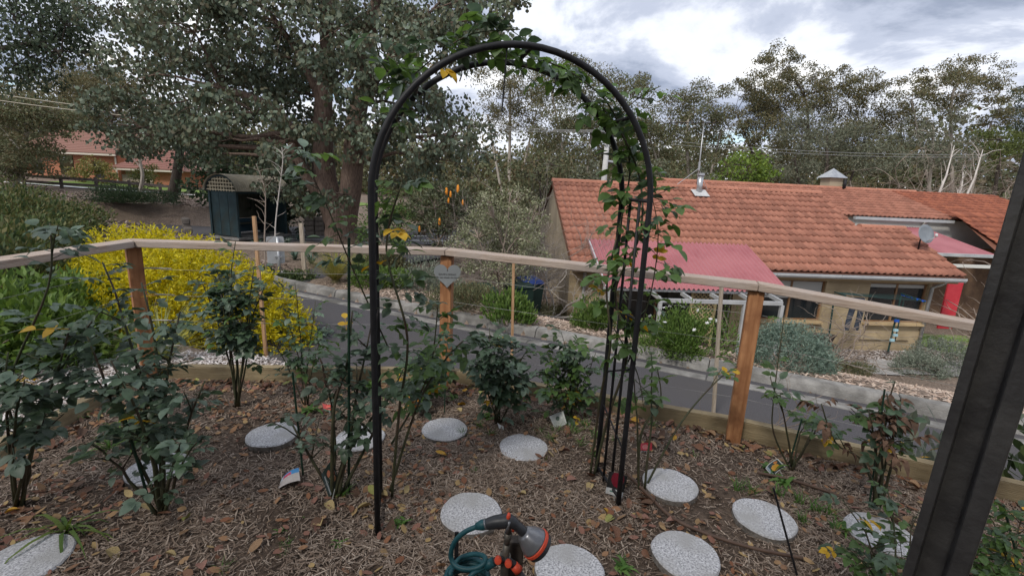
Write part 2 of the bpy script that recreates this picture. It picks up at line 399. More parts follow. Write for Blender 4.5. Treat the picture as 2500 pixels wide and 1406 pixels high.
strip('road_marking', [(-7.4, 17.6), (-6.9, 17.6), (-6.3, 18.3), (-6.9, 18.3)], tz(-6.8, 18) + 0.05, paint, 'short white painted mark beside the street', 'road marking')

# concrete kerb with its gutter, cast in lengths
conc = mat('kerb_concrete', (0.145, 0.138, 0.130), (0.27, 0.26, 0.245), scale=7, rough=0.9, bump=0.5, bscale=70, detail=9, c3=(0.10, 0.096, 0.088), scale3=2.2)
kerb = empty('kerb', 'weathered concrete kerb with gutter along the driveway', 'kerb'); kerb['kind'] = 'structure'
prof = [(-0.34, 0.006), (-0.30, 0.012), (-0.02, -0.02 + 0.012), (0.015, 0.10), (0.05, 0.135), (0.17, 0.145), (0.19, 0.12), (0.19, -0.2), (-0.34, -0.2)]
lens = [-6.0, -4.4, -2.35, 0.0, 2.55, 4.6, 7.4, 10.4, 14, 18]
for a, b in zip(lens[:-1], lens[1:]):
    mb = MB(); k = len(prof); a2, b2 = a + 0.006, b - 0.006; ring = []
    for s_ in (a2, b2):
        for t_, z_ in prof:
            p = KP(s_, t_); ring.append((p[0], p[1], DRIVE_Z + z_))
    mb.add(ring, [(i, (i + 1) % k, k + (i + 1) % k, k + i) for i in range(k)] + [tuple(range(k)), tuple(range(2 * k - 1, k - 1, -1))])
    mb.build('kerb_stone', conc, kerb, bevel=0.006)
# rounded end of the kerb round the island
mb = MB(); pts_ = []
for i in range(9):
    a = math.pi * i / 8 * 0.5; s_ = -6.0 - 0.75 * math.sin(a); t_ = 0.75 - 0.75 * math.cos(a); pts_.append((s_, t_, a))
k = len(prof); vs = []
for (s_, t_, a) in pts_:
    nd = (-math.sin(a), math.cos(a))      # inward normal in (s,t)
    for q, z_ in prof:
        p = KP(s_ + (-nd[0]) * (-q) , t_ + nd[1] * q); vs.append((p[0], p[1], DRIVE_Z + z_))
mb.add(vs, [(i * k + j, i * k + (j + 1) % k, (i + 1) * k + (j + 1) % k, (i + 1) * k + j) for i in range(8) for j in range(k)])
mb.build('kerb_stone', conc, kerb)

# wood chip mulch on the bank below the house and white chips beside the bed
bank_poly = [KP(-5.2, 0.2), KP(9.5, 0.2), KP(9.5, 3.6), KP(4, 3.2), KP(0, 3.0), KP(-5.2, 1.6)]
tanchip = mat('wood_chips', None, isl=[(0.30, 0.22, 0.17), (0.44, 0.35, 0.28), (0.22, 0.15, 0.11), (0.52, 0.43, 0.36), (0.36, 0.26, 0.20)], rough=0.9)
chips('bank_chips', 34000, poly_sampler(bank_poly, -6, 10, 1, 12), terrain, (0.04, 0.10), (0.010, 0.024), tanchip, 12, 'pale wood chips spread over the bank behind the kerb', 'wood chips', lift=0.012)
wp = [(-2.75, 3.5), (-0.5, 3.72), (-0.9, 4.5), (-2.0, 5.0), (-3.0, 4.9), (-4.6, 4.4), (-5.2, 1.0), (-2.85, 1.0)]
whitechip = mat('bleached_chips', None, isl=[(0.40, 0.36, 0.34), (0.58, 0.54, 0.52), (0.26, 0.22, 0.20), (0.66, 0.63, 0.62), (0.34, 0.29, 0.27)], rough=0.9)
chips('bleached_chips', 15000, poly_sampler(wp, -5.3, 0, 1, 5.1), terrain, (0.03, 0.08), (0.008, 0.02), whitechip, 13, 'bleached wood chips on the ground outside the bed', 'wood chips', lift=0.012)
far_poly = [(-6, 9), (-5, 11.5), (-9.5, 13), (-11.5, 18), (-13, 24), (-17, 30), (-30, 29), (-14, 9)]
darkchip = mat('bank_litter', None, isl=[(0.10, 0.075, 0.06), (0.20, 0.15, 0.125), (0.07, 0.05, 0.04), (0.28, 0.22, 0.19)], rough=0.9)
chips('leaf_litter', 26000, poly_sampler(far_poly, -30, -4, 9, 29), terrain, (0.10, 0.26), (0.03, 0.06), darkchip, 14, 'brown leaf litter on the rise below the dark rail fence', 'leaf litter', lift=0.02)

# ================================================================== sleepers round the bed
sleeper_m = mat('treated_pine', (0.23, 0.18, 0.105), (0.36, 0.29, 0.175), scale=3, rough=0.85, bump=0.4, bscale=14, stretch=(1, 14, 14), c3=(0.16, 0.125, 0.075), scale3=3, obj_rand=0.12)
edging = empty('timber_edging', 'pale pine sleepers laid on edge round the rose bed', 'edging', (0, 0, 0))
cuts = [[0, 1], [1, 2], [2, 3], [3, 4], [4, 5]]
for i, j in cuts:
    a, b = EDGE[i], EDGE[j]; d = b - a; L = d.length; ang = math.atan2(d.y, d.x)
    n_ = max(1, round(L / 2.1)); seg = L / n_
    for lev, (z0, z1) in enumerate([(-0.085, 0.105), (-0.29, -0.092), (-0.50, -0.297), (-0.82, -0.507)]):
        for q in range(n_):
            mid = a + d.normalized() * (seg * (q + 0.5)); zc = (z0 + z1) / 2
            mb = MB().box((0, 0, 0), (seg - 0.006, 0.072, z1 - z0))
            mb.build('sleeper', sleeper_m, edging, bevel=0.006, loc=(mid.x, mid.y, zc + 0.002 * q), rot=(0, 0, ang))

# ================================================================== railing
rail_m = mat('weathered_rail', (0.27, 0.20, 0.155), (0.43, 0.35, 0.29), scale=2.2, rough=0.8, bump=0.35, bscale=9, stretch=(1.2, 30, 30), c3=(0.36, 0.30, 0.26), scale3=5)
post_m = mat('oiled_post', (0.24, 0.105, 0.045), (0.40, 0.20, 0.095), scale=2.5, rough=0.6, bump=0.15, bscale=9, stretch=(16, 16, 1.0), c3=(0.20, 0.085, 0.038), scale3=7)
wire_m = mat('steel_wire', (0.30, 0.30, 0.29), rough=0.6, metal=0.0)
railing = empty('timber_railing', 'timber railing with oiled posts, flat cap rail and thin wires', 'railing')
PH = [1.09, 1.104, 1.117, 1.08, 0.995, 0.91]      # the rail drops a little towards the drive's lower end
for p, q in zip(POSTS[:-1], POSTS[1:]):
    d = (q - p); L = d.length; ang = math.atan2(d.y, d.x)
    mb = MB(); w = 0.145; h = 0.045
    # mitred board: ends cut along the bisector at each post
    def mitre(k, prev, cur, nxt):
        return None
    me_o = MB().box((L / 2, 0, 0), (L, w, h)).build('cap_rail', rail_m, railing, bevel=0.004, loc=(p.x, p.y, -h / 2), rot=(0, 0, ang))
    i = POSTS.index(p)
    me_d = me_o.data
    for v in me_d.vertices:
        end = v.co.x > L / 2
        v.co.z += PH[i + 1] if end else PH[i]
        k = i + 1 if end else i
        if 0 < k < len(POSTS) - 1:
            d0 = (POSTS[k] - POSTS[k - 1]).normalized(); d1 = (POSTS[k + 1] - POSTS[k]).normalized()
            bis = math.atan2((d0 + d1).y, (d0 + d1).x); off = ang - bis
            v.co.x += v.co.y * math.tan(off) * (1 if True else 0)
            v.co.x += (-0.0015 if end else 0.0015)
for i, p in enumerate(POSTS[1:5]):
    k = i + 1
    d0 = (POSTS[k] - POSTS[k - 1]).normalized(); d1 = (POSTS[k + 1] - POSTS[k]).normalized(); b = d0 + d1
    z0 = -0.35
    MB().box((0, 0, (PH[k] - 0.052 - z0) / 2), (0.088, 0.088, PH[k] - 0.052 - z0)).build('post', post_m, railing, bevel=0.004, loc=(p.x, p.y, z0), rot=(0, 0, math.atan2(b.y, b.x)))
rngw = random.Random(3)
for hgt in (0.30, 0.50, 0.70, 0.90):
    for p, q in zip(POSTS[:-1], POSTS[1:]):
        d = (q - p).normalized(); a = p + d * 0.05; b = q - d * 0.05; zs = hgt; za2, zb2 = hgt * PH[POSTS.index(p)] / 1.115, hgt * PH[POSTS.index(q)] / 1.115
        mb = MB(); mb.tube([a + Vector((0, 0, za2)), (a + b) / 2 + Vector((0, 0, (za2 + zb2) / 2 - 0.006)), b + Vector((0, 0, zb2))], 0.0011, 5)
        mb.build('wire', wire_m, railing)
        if p is POSTS[1] or q is POSTS[1]:
            e0, s_ = (p, 1) if p is POSTS[1] else (q, -1)
            a0 = e0 + d * (0.05 * s_) + Vector((0, 0, zs))
            mb = MB(); mb.tube([a0, a0 + d * (0.05 * s_)], 0.003, 6); mb.tube([a0 + d * (0.05 * s_), a0 + d * (0.14 * s_)], 0.0055, 6); mb.tube([a0 + d * (0.14 * s_), a0 + d * (0.2 * s_)], 0.0035, 6)
            mb.build('turnbuckle', wire_m, railing)

# ================================================================== rose arch
black = mat('black_steel', (0.010, 0.010, 0.012), (0.018, 0.018, 0.02), scale=20, rough=0.55, spec=0.25)
LF = Vector((-0.575, 1.865, 0)); RF = Vector((0.612, 2.155, 0))
AU = (RF - LF); SPAN = AU.length; AU.normalize(); AN = Vector((-AU.y, AU.x, 0)); DEPTH = 0.285
APEX = 2.155; AR = SPAN / 2; SPRING = APEX - AR
arch = empty('garden_arch', 'tall black steel garden arch with barred sides over the stepping stones', 'arch', (LF + RF) / 2 + AN * DEPTH / 2)
AO = arch.location.copy()
def ap(x, y, z): return (LF + RF) / 2 + AU * x + AN * y + Vector((0, 0, z)) - AO
def hoop(y):
    pts = [ap(-AR, y, -0.12), ap(-AR, y, 0.5), ap(-AR, y, 1.0), ap(-AR, y, SPRING)]
    for i in range(1, 32): a = math.pi - math.pi * i / 32; pts.append(ap(AR * math.cos(a), y, SPRING + AR * math.sin(a)))
    pts += [ap(AR, y, SPRING), ap(AR, y, 1.0), ap(AR, y, 0.5), ap(AR, y, -0.12)]
    return pts
for y in (0, DEPTH): MB().tube(hoop(y), 0.0135, 12).build('hoop', black, arch, smooth=True)
for sx in (-1, 1):
    for fr in (1 / 3, 2 / 3): MB().tube([ap(sx * AR, DEPTH * fr, 0.0), ap(sx * AR, DEPTH * fr, 1.565)], 0.0075, 8).build('upright_bar', black, arch, smooth=True)
    for z in (0.03, 1.00, 1.565): MB().tube([ap(sx * AR, 0, z), ap(sx * AR, DEPTH, z)], 0.0085, 8).build('rung', black, arch, smooth=True)
    for z in (0.30, 0.62):
        MB().tube([ap(sx * AR, 0, z + (0.13 if z > .5 else 0)), ap(sx * AR, DEPTH, z + (0 if z > .5 else 0.13))], 0.005, 6).build('brace', black, arch, smooth=True)
for ang in (38, 88, 135):
    a = R(ang); x, z = AR * math.cos(a), SPRING + AR * math.sin(a)
    MB().tube([ap(x, 0, z), ap(x, DEPTH, z)], 0.009, 8).build('rung', black, arch, smooth=True)
tie_m = mat('tie_plastic', (0.012, 0.012, 0.012), rough=0.5)
for ang, ln in ((98, 0.25), (52, 0.11), (130, 0.17), (70, 0.08), (112, 0.06)):
    a = R(ang); yy = DEPTH * (0.98 if ang != 98 else 0.05)
    p = ap(AR * math.cos(a), yy, SPRING + AR * math.sin(a))
    MB().tube([p + Vector((0, 0, 0.01)), p + Vector((0.004, -0.012, -0.03)), p + Vector((-0.006, -0.01, -ln))], 0.0032, 5).build('tie', tie_m, arch)

# ================================================================== stepping stones
stone_m = mat('granite_paver', (0.23, 0.23, 0.243), (0.60, 0.60, 0.62), scale=110, rough=0.85, bump=0.35, bscale=170, detail=3, sharp=(0.36, 0.60), c3=(0.36, 0.355, 0.35), scale3=6)
def stone(u, v, r_, label, seed, tilt=(0, 0)):
    p = G(u, v, 0.016); rg = random.Random(seed); n = 40; rad = []
    ph = [rg.uniform(0, 6.28) for _ in range(4)]
    for j in range(n):
        a = 2 * math.pi * j / n
        rad.append(r_ * (1 + 0.012 * math.sin(3 * a + ph[0]) + 0.010 * math.sin(5 * a + ph[1]) + 0.006 * rg.uniform(-1, 1)))
    mb = MB(); vs = []
    for (k, z) in ((0.985, -0.035), (1.01, -0.012), (1.0, 0.012), (0.965, 0.0185), (0.5, 0.019)):
        for j in range(n):
            a = 2 * math.pi * j / n; vs.append((rad[j] * k * math.cos(a), rad[j] * k * math.sin(a), z + (0.0015 * rg.uniform(-1, 1) if k > .95 else 0)))
    fs = [(i * n + j, i * n + (j + 1) % n, (i + 1) * n + (j + 1) % n, (i + 1) * n + j) for i in range(4) for j in range(n)] + [tuple(4 * n + j for j in range(n))]
    mb.add(vs, fs)
    o = mb.build('stepping_stone', stone_m, None, smooth=False, loc=(p.x, p.y, -0.003), rot=(R(tilt[0]), R(tilt[1]), rg.uniform(0, 6)))
    o.data.materials.append(mat('darker_edge', (0.10, 0.085, 0.072), (0.22, 0.20, 0.18), scale=40, rough=0.95, bump=0.5))
    for f in o.data.polygons: f.material_index = 1 if abs(f.normal.z) < 0.4 else 0  # side faces take a darker colour than the top
    tag(o, label, 'stepping stone', 'round stepping stones in the rose bed'); return o
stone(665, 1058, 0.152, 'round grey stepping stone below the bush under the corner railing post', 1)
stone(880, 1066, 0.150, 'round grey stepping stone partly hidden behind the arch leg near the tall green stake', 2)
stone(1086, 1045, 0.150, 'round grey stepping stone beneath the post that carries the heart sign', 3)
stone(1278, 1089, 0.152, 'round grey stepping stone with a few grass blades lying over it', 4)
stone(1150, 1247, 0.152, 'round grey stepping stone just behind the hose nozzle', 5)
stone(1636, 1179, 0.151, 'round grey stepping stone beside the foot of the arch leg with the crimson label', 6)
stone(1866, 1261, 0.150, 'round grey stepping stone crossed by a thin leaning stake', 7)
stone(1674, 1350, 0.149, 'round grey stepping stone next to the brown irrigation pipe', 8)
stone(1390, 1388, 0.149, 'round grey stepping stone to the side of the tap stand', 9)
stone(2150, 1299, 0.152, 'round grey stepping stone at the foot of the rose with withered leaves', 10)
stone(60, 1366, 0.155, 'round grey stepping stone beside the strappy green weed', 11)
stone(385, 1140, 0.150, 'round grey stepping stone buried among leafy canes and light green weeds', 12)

# ================================================================== heart sign
sign_m = mat('sign_metal', (0.19, 0.203, 0.208), (0.23, 0.243, 0.248), scale=5, rough=0.55, spec=0.3)
ink = mat('dark_ink', (0.03, 0.03, 0.03), rough=0.7)
hp = pt(1092, 676, 3.47)
heart = empty('heart_sign', 'grey heart-shaped sign with two lines of writing on a railing post', 'sign', hp, R(4))
N = 40; ol = []
for i in range(N):
    t = 2 * math.pi * i / N
    x = 16 * math.sin(t) ** 3; z = 13 * math.cos(t) - 5 * math.cos(2 * t) - 2 * math.cos(3 * t) - math.cos(4 * t)
    ol.append(Vector((x / 32 * 0.205, 0, (z + 2.5) / 30 * 0.195)))
MB().prism(ol, (0, 0, 0), (0, 0.006, 0)).build('plate', sign_m, heart)
def text_obj(body, size, loc, parent, m, shear=0.0, name='lettering', rot=(R(90), 0, 0)):
    c = bpy.data.curves.new('t', 'FONT'); c.body = body; c.size = size; c.align_x = 'CENTER'; c.align_y = 'CENTER'; c.shear = shear; c.extrude = 0.0002
    o = bpy.data.objects.new('t', c); col.objects.link(o); dg = bpy.context.evaluated_depsgraph_get()
    me = bpy.data.meshes.new_from_object(o.evaluated_get(dg)); bpy.data.objects.remove(o)
    return link(name, me, m, parent, loc, rot)
text_obj("DAVE'S DREAM", 0.0195, (0.0, -0.001, 0.018), heart, ink)
text_obj("He was simply the best!", 0.0180, (0.0, -0.001, -0.005), heart, ink, 0.25)
for z in (0.052, -0.083): MB().lathe([(0.004, 0), (0.004, 0.003), (0.002, 0.004)], (0, 0, 0), 10, Matrix.Rotation(R(90), 3, 'X')).build('screw', ink, heart, loc=(0, -0.0005, z))

# ================================================================== stakes
green_stake = mat('green_stake', (0.012, 0.035, 0.022), (0.018, 0.05, 0.03), scale=30, rough=0.5)
tim_stake = mat('hardwood_stake', (0.30, 0.17, 0.085), (0.46, 0.29, 0.165), scale=3, rough=0.8, stretch=(20, 20, 1.5), bump=0.2)
grey_stake = mat('weathered_stake', (0.25, 0.20, 0.15), (0.42, 0.36, 0.29), scale=3, rough=0.85, stretch=(20, 20, 1.5), bump=0.3)
def rod(u0, v0, u1, v1, label, r_=0.0055, dy=0.0, m=green_stake, grp=None):
    b = G(u0, v0, 0.0); t = pt(u1, v1, b.y + dy)
    mb = MB(); d = (t - b)
    mb.tube([b - d.normalized() * 0.05, b + d * 0.5, t], r_, 7)
    for k in range(1, 9):
        c = b + d * (k / 9); mb.tube([c, c + d.normalized() * 0.004], r_ * 1.22, 7)
    o = mb.build('garden_stake', m); tag(o, label, 'stake', 'thin green garden stakes'); return o
rod(372, 1250, 286, 957, 'thin green plastic stake leaning over the half-hidden stepping stone', 0.006, 0.0)
rod(740, 1160, 714, 908, 'thin dark stake standing beside the blue and red plant label')
rod(852, 1195, 852, 580, 'tall straight green stake between the railing and the nearer climbing rose', 0.007)
rod(1945, 1400, 1888, 1190, 'thin black stake leaning across a round stepping stone', 0.0045, 0.05, black)
rod(1930, 1120, 1958, 1022, 'short green stake in the bare pruned rose', 0.005)
rod(2490, 1385, 2450, 1232, 'short green stake beyond the dark veranda post', 0.005)
rod(1085, 1004, 1090, 848, 'thin stake in the rose behind the round stone under the heart sign', 0.004)
rod(2122, 1235, 2160, 950, 'thin green stake among withered rose leaves', 0.0045)
def tstake(base, top, w, m, label, name='timber_stake'):
    d = Vector(top) - Vector(base)
    mb = MB().beam(Vector(base) - d.normalized() * 0.1, top, w, w * 0.8, Vector((0, 1, 0.1)))
    o = mb.build(name, m, bevel=0.002); tag(o, label, 'stake', 'square timber stakes'); return o
b = Vector((-2.75, 5.2, 0)); b = G(648, 852, -0.35); tstake(b, pt(620, 528, b.y), 0.036, tim_stake, 'orange timber stake rising in front of the yellow shrub')
b = G(1250, 850, -0.55); tstake(b, pt(1254, 635, b.y), 0.036, tim_stake, 'brown timber stake below the railing on the driveway edge')
b = G(1742, 1002, -0.62); tstake(b, pt(1762, 690, b.y), 0.034, grey_stake, 'pale square stake just outside the sleepers by the lattice screen')
b = G(2415, 1190, -0.1); tstake(b, pt(2500, 960, b.y), 0.034, tim_stake, 'brown stake outside the sleepers behind the veranda post')
b = G(744, 668, -0.55); tstake(b, pt(735, 545, b.y), 0.085, grey_stake, 'thick grey weathered post beside the back of the street sign', 'timber_post')

# ================================================================== plant labels
def printed(name, base, blocks):
    """Flat print: rectangles of colour on a card (uv 0..1 from object coordinates set on the mesh)."""
    m = bpy.data.materials.new(name); m.use_nodes = True; MATS[name] = m
    n, l = m.node_tree.nodes, m.node_tree.links; b_ = n['Principled BSDF']; b_.inputs['Roughness'].default_value = 0.35
    uv = n.new('ShaderNodeUVMap'); s = n.new('ShaderNodeSeparateXYZ'); l.new(uv.outputs[0], s.inputs[0])
    cur = None
    def val(): 
        v = n.new('ShaderNodeRGB'); v.outputs[0].default_value = rgb(base); return v.outputs[0]
    cur = val()
    for (kind, a, b2, c, d, colr) in blocks:
        if kind == 'rect':
            def rng_(out, lo, hi):
                g1 = n.new('ShaderNodeMath'); g1.operation = 'GREATER_THAN'; l.new(out, g1.inputs[0]); g1.inputs[1].default_value = lo
                g2 = n.new('ShaderNodeMath'); g2.operation = 'LESS_THAN'; l.new(out, g2.inputs[0]); g2.inputs[1].default_value = hi
                g3 = n.new('ShaderNodeMath'); g3.operation = 'MULTIPLY'; l.new(g1.outputs[0], g3.inputs[0]); l.new(g2.outputs[0], g3.inputs[1]); return g3.outputs[0]
            q = n.new('ShaderNodeMath'); q.operation = 'MULTIPLY'; l.new(rng_(s.outputs[0], a, b2), q.inputs[0]); l.new(rng_(s.outputs[1], c, d), q.inputs[1]); fac = q.outputs[0]
        else:      # blob: centre a,b2 radius c, wobble d
            no = n.new('ShaderNodeTexNoise'); no.inputs['Scale'].default_value = 9; l.new(uv.outputs[0], no.inputs['Vector'])
            vd = n.new('ShaderNodeVectorMath'); vd.operation = 'DISTANCE'; l.new(uv.outputs[0], vd.inputs[0]); vd.inputs[1].default_value = (a, b2, 0)
            ml = n.new('ShaderNodeMath'); ml.operation = 'MULTIPLY_ADD'; l.new(no.outputs['Fac'], ml.inputs[0]); ml.inputs[1].default_value = d; l.new(vd.outputs['Value'], ml.inputs[2])
            lt = n.new('ShaderNodeMath'); lt.operation = 'LESS_THAN'; l.new(ml.outputs[0], lt.inputs[0]); lt.inputs[1].default_value = c + d * 0.5; fac = lt.outputs[0]
        mx = n.new('ShaderNodeMix'); mx.data_type = 'RGBA'; l.new(fac, mx.inputs[0]); l.new(cur, mx.inputs[6]); mx.inputs[7].default_value = rgb(colr); cur = mx.outputs[2]
    l.new(cur, b_.inputs['Base Color']); return m
def card(name, corners, m, label, cat='plant label', bow=0.012, stem_to=None, backm=None):
    """Thin bowed card through four corners (tl, tr, br, bl)."""
    tl, tr, br, bl = [Vector(c) for c in corners]; nrm = (tr - tl).cross(bl - tl).normalized(); vs = []; uvs = []; nu = 7
    for i in range(nu):
        f = i / (nu - 1); k = bow * (1 - (2 * f - 1) ** 2)
        for j, (p0, p1) in enumerate(((tl, tr), (bl, br))): vs.append(p0.lerp(p1, f) + nrm * k); uvs.append((f, 1 - j))
    fs = [(2 * i, 2 * i + 1, 2 * i + 3, 2 * i + 2) for i in range(nu - 1)]
    base = (bl + br) / 2; o = empty(name, label, cat, (base.x, base.y, base.z))
    o['group'] = 'plant labels among the roses'
    n0 = len(vs); vs2 = [v - base for v in vs] + [v - base + nrm * 0.0008 for v in vs]; fs2 = fs + [tuple(n0 + q for q in f[::-1]) for f in fs]
    me = bpy.data.meshes.new('card'); me.from_pydata(vs2, [], fs2); uvl = me.uv_layers.new(name='UVMap')
    for lp in me.loops: uvl.data[lp.index].uv = uvs[lp.vertex_index % n0]
    me.materials.append(m); me.materials.append(backm or mat('card_back', (0.45, 0.43, 0.41), (0.60, 0.58, 0.56), scale=30, rough=0.7))
    for i_, f in enumerate(me.polygons): f.material_index = 0 if i_ < len(fs) else 1
    link('card', me, None, o)
    if stem_to is not None: MB().tube([Vector((0, 0, 0.01)), Vector(stem_to) - base], 0.0018, 5).build('stem', mat('tag_stem', (0.3, 0.3, 0.28), rough=0.6), o)
    return o
def C4(px, y): return [pt(u, v, y + dy_) for (u, v, dy_) in px]
m1 = printed('label_yellow_rose', (0.75, 0.76, 0.74), [('rect', 0.05, 0.95, 0.05, 0.95, (0.03, 0.06, 0.07)), ('rect', 0.07, 0.22, 0.08, 0.92, (0.32, 0.40, 0.46)), ('blob', 0.55, 0.42, 0.27, 0.22, (0.70, 0.36, 0.06)), ('blob', 0.75, 0.78, 0.12, 0.1, (0.62, 0.25, 0.08))])
y = G(1905, 1160).y
card('plant_label', C4([(1869, 1143, 0), (1899, 1119, 0.05), (1918, 1139, 0.05), (1888, 1165, 0)], y), m1, 'white-edged label picturing an orange-yellow rose under the bare rose', stem_to=G(1915, 1170))
m2 = printed('label_blue', (0.42, 0.385, 0.365), [('rect', 0, 1, 0.66, 1, (0.06, 0.24, 0.50)), ('rect', 0.18, 0.62, 0.66, 0.9, (0.50, 0.06, 0.12)), ('rect', 0, 0.16, 0.66, 1, (0.5, 0.6, 0.66))])
y = G(710, 1190).y
card('plant_label', C4([(688, 1168, 0.06), (729, 1141, 0.10), (733, 1172, -0.02), (676, 1196, -0.03)], y), m2, 'folded label with grey back and blue and red front by a dark stake', bow=-0.012)
m3 = printed('label_green', (0.018, 0.035, 0.030), [('rect', 0.12, 0.20, 0, 0.8, (0.30, 0.33, 0.33)), ('blob', 0.45, 0.72, 0.13, 0.1, (0.45, 0.17, 0.10)), ('blob', 0.75, 0.62, 0.13, 0.1, (0.45, 0.17, 0.10)), ('blob', 0.72, 0.38, 0.12, 0.1, (0.42, 0.20, 0.10))])
y = G(815, 1215).y
card('plant_label', C4([(784, 1158, 0), (810, 1122, 0.03), (832, 1180, 0.02), (803, 1214, -0.02)], y), m3, 'dark green label with orange blooms pushed in at the base of canes', stem_to=G(806, 1240))
m4 = printed('label_red', (0.55, 0.06, 0.05), [('rect', 0, 1, 0, 0.22, (0.05, 0.12, 0.06)), ('blob', 0.5, 0.6, 0.22, 0.15, (0.70, 0.16, 0.12))])
y = G(800, 1005).y
card('plant_label', C4([(787, 984, 0.05), (812, 986, 0.05), (816, 1003, 0), (790, 1000, 0)], y), m4, 'small red label half hidden by weeds beneath the railing', stem_to=G(806, 1010))
m5 = printed('label_white', (0.62, 0.63, 0.64), [('rect', 0.15, 0.55, 0.2, 0.24, (0.4, 0.4, 0.4)), ('rect', 0.15, 0.7, 0.1, 0.14, (0.4, 0.4, 0.4))])
y = G(1225, 1050).y
card('plant_label', C4([(1214, 1031, 0.02), (1229, 1040, 0.02), (1231, 1056, 0), (1219, 1048, 0)], y), m5, 'small blank white tag at the foot of a leafy rose', stem_to=G(1226, 1060))
m6 = printed('label_grey', (0.42, 0.44, 0.42), [('rect', 0.1, 0.9, 0.1, 0.5, (0.34, 0.36, 0.34)), ('blob', 0.5, 0.62, 0.15, 0.1, (0.10, 0.14, 0.11))])
y = G(1365, 1050).y
card('plant_label', C4([(1341, 1016, 0.03), (1375, 1003, 0.05), (1384, 1034, 0.0), (1356, 1050, 0)], y), m6, 'faded grey label tied among rose stems beside the sleepers', stem_to=G(1372, 1052))
m7 = printed('label_crimson', (0.02, 0.02, 0.02), [('rect', 0, 1, 0, 0.28, (0.62, 0.63, 0.62)), ('rect', 0.25, 0.55, 0.12, 0.18, (0.12, 0.25, 0.22)), ('blob', 0.55, 0.72, 0.34, 0.12, (0.16, 0.008, 0.02))])
y = G(1500, 1212).y
card('plant_label', C4([(1487, 1150, 0.03), (1533, 1162, 0.03), (1518, 1218, 0), (1478, 1203, 0)], y), m7, 'label with a deep crimson rose and white strip behind an arch leg', stem_to=G(1500, 1222))
m8 = printed('label_pink', (0.50, 0.05, 0.07), [('blob', 0.45, 0.6, 0.25, 0.2, (0.62, 0.22, 0.22)), ('rect', 0, 1, 0, 0.2, (0.30, 0.36, 0.38))])
y = G(1578, 1105).y
card('plant_label', C4([(1563, 1082, 0.02), (1592, 1080, 0.02), (1592, 1107, 0), (1565, 1105, 0)], y), m8, 'label with a pink-red rose by the thorny long-caned rose', stem_to=G(1580, 1112))
y = G(260, 945, 0.02).y
card('plant_label', C4([(250, 920, 0.02), (275, 918, 0.02), (272, 942, 0), (248, 945, 0)], y), m5, 'pale grey tag standing on the sleepers at the bed corner', stem_to=G(262, 955))
# ================================================================== loose bits: one spent yellow rose, drip pipe
petal_y = mat('petal_apricot', (0.55, 0.24, 0.03), (0.66, 0.33, 0.06), scale=20, rough=0.6, leaf=0.25)
def rose_flower(center, r_, m, label, name='rose_bloom', face=Vector((0, -1, 0.4)), stem=None):
    o = empty(name, label, 'rose', center); rg = random.Random(7)
    M = face.to_track_quat('Z', 'Y').to_matrix()
    for ring, (k, n_, rr, op) in enumerate(((0, 5, 1.0, 1.15), (1, 5, 0.80, 0.85), (2, 4, 0.60, 0.5), (3, 4, 0.40, 0.25), (4, 3, 0.24, 0.1))):
        for i in range(n_):
            a0 = 2 * math.pi * (i + 0.37 * ring) / n_; mb = MB(); vs = []
            for q in range(5):
                a = a0 + (q / 4 - 0.5) * 2.1 * math.pi / n_ * 1.25
                for h in range(4):
                    hh = h / 3; rad = r_ * rr * (0.25 + 0.75 * hh ** (0.7)) * (1 + 0.05 * rg.uniform(-1, 1)); zz_ = r_ * (0.9 * hh * (1.15 - op * 0.6) - (0.22 * hh ** 4 if ring < 2 else 0))
                    edge = 1 - 0.25 * abs(q / 4 - 0.5) * hh
                    vs.append(M @ Vector((rad * math.cos(a), rad * math.sin(a), zz_ * edge)))
            mb.add(vs, [(q * 4 + h, q * 4 + h + 1, (q + 1) * 4 + h + 1, (q + 1) * 4 + h) for q in range(4) for h in range(3)])
            mb.build('petal', m, o, smooth=True)
    if stem is not None: MB().tube([Vector((0, 0, 0)), (Vector(stem) - Vector(center)) * 0.5 + Vector((0.01, 0, 0.02)), Vector(stem) - Vector(center)], 0.003, 6).build('stem', mat('rose_stem_g', (0.05, 0.09, 0.03), rough=0.6), o)
    return o
c = pt(1009, 981, 2.95); rose_flower(c, 0.05, petal_y, 'open apricot-yellow rose bloom nodding low in front of the heart sign post', stem=G(1028, 1005))
pipe_m = mat('brown_poly_pipe', (0.075, 0.045, 0.033), (0.11, 0.07, 0.05), scale=15, rough=0.6)
def pipe(px, label, r_=0.0085):
    pts_ = [G(u, v, 0.012) for u, v in px]; mb = MB(); sm = []
    for i in range(len(pts_) - 1):
        p0 = pts_[max(i - 1, 0)]; p1, p2 = pts_[i], pts_[i + 1]; p3 = pts_[min(i + 2, len(pts_) - 1)]
        for k in range(6):
            t = k / 6; sm.append(0.5 * ((2 * p1) + (p2 - p0) * t + (2 * p0 - 5 * p1 + 4 * p2 - p3) * t * t + (3 * p1 - p0 - 3 * p2 + p3) * t ** 3))
    sm.append(pts_[-1]); mb.tube(sm, r_, 8); o = mb.build('irrigation_pipe', pipe_m, smooth=True); tag(o, label, 'pipe', 'brown drip pipes'); return o
pipe([(1530, 1155), (1580, 1205), (1640, 1262), (1720, 1300), (1830, 1335), (1960, 1362)], 'brown irrigation pipe snaking between the round stepping stones')
pipe([(1850, 1153), (1920, 1168), (2010, 1195), (2060, 1215)], 'short brown irrigation pipe under the bare pruned rose')
pipe([(1500, 1050), (1560, 1052), (1635, 1082)], 'brown irrigation pipe end near the sleepers behind the arch')

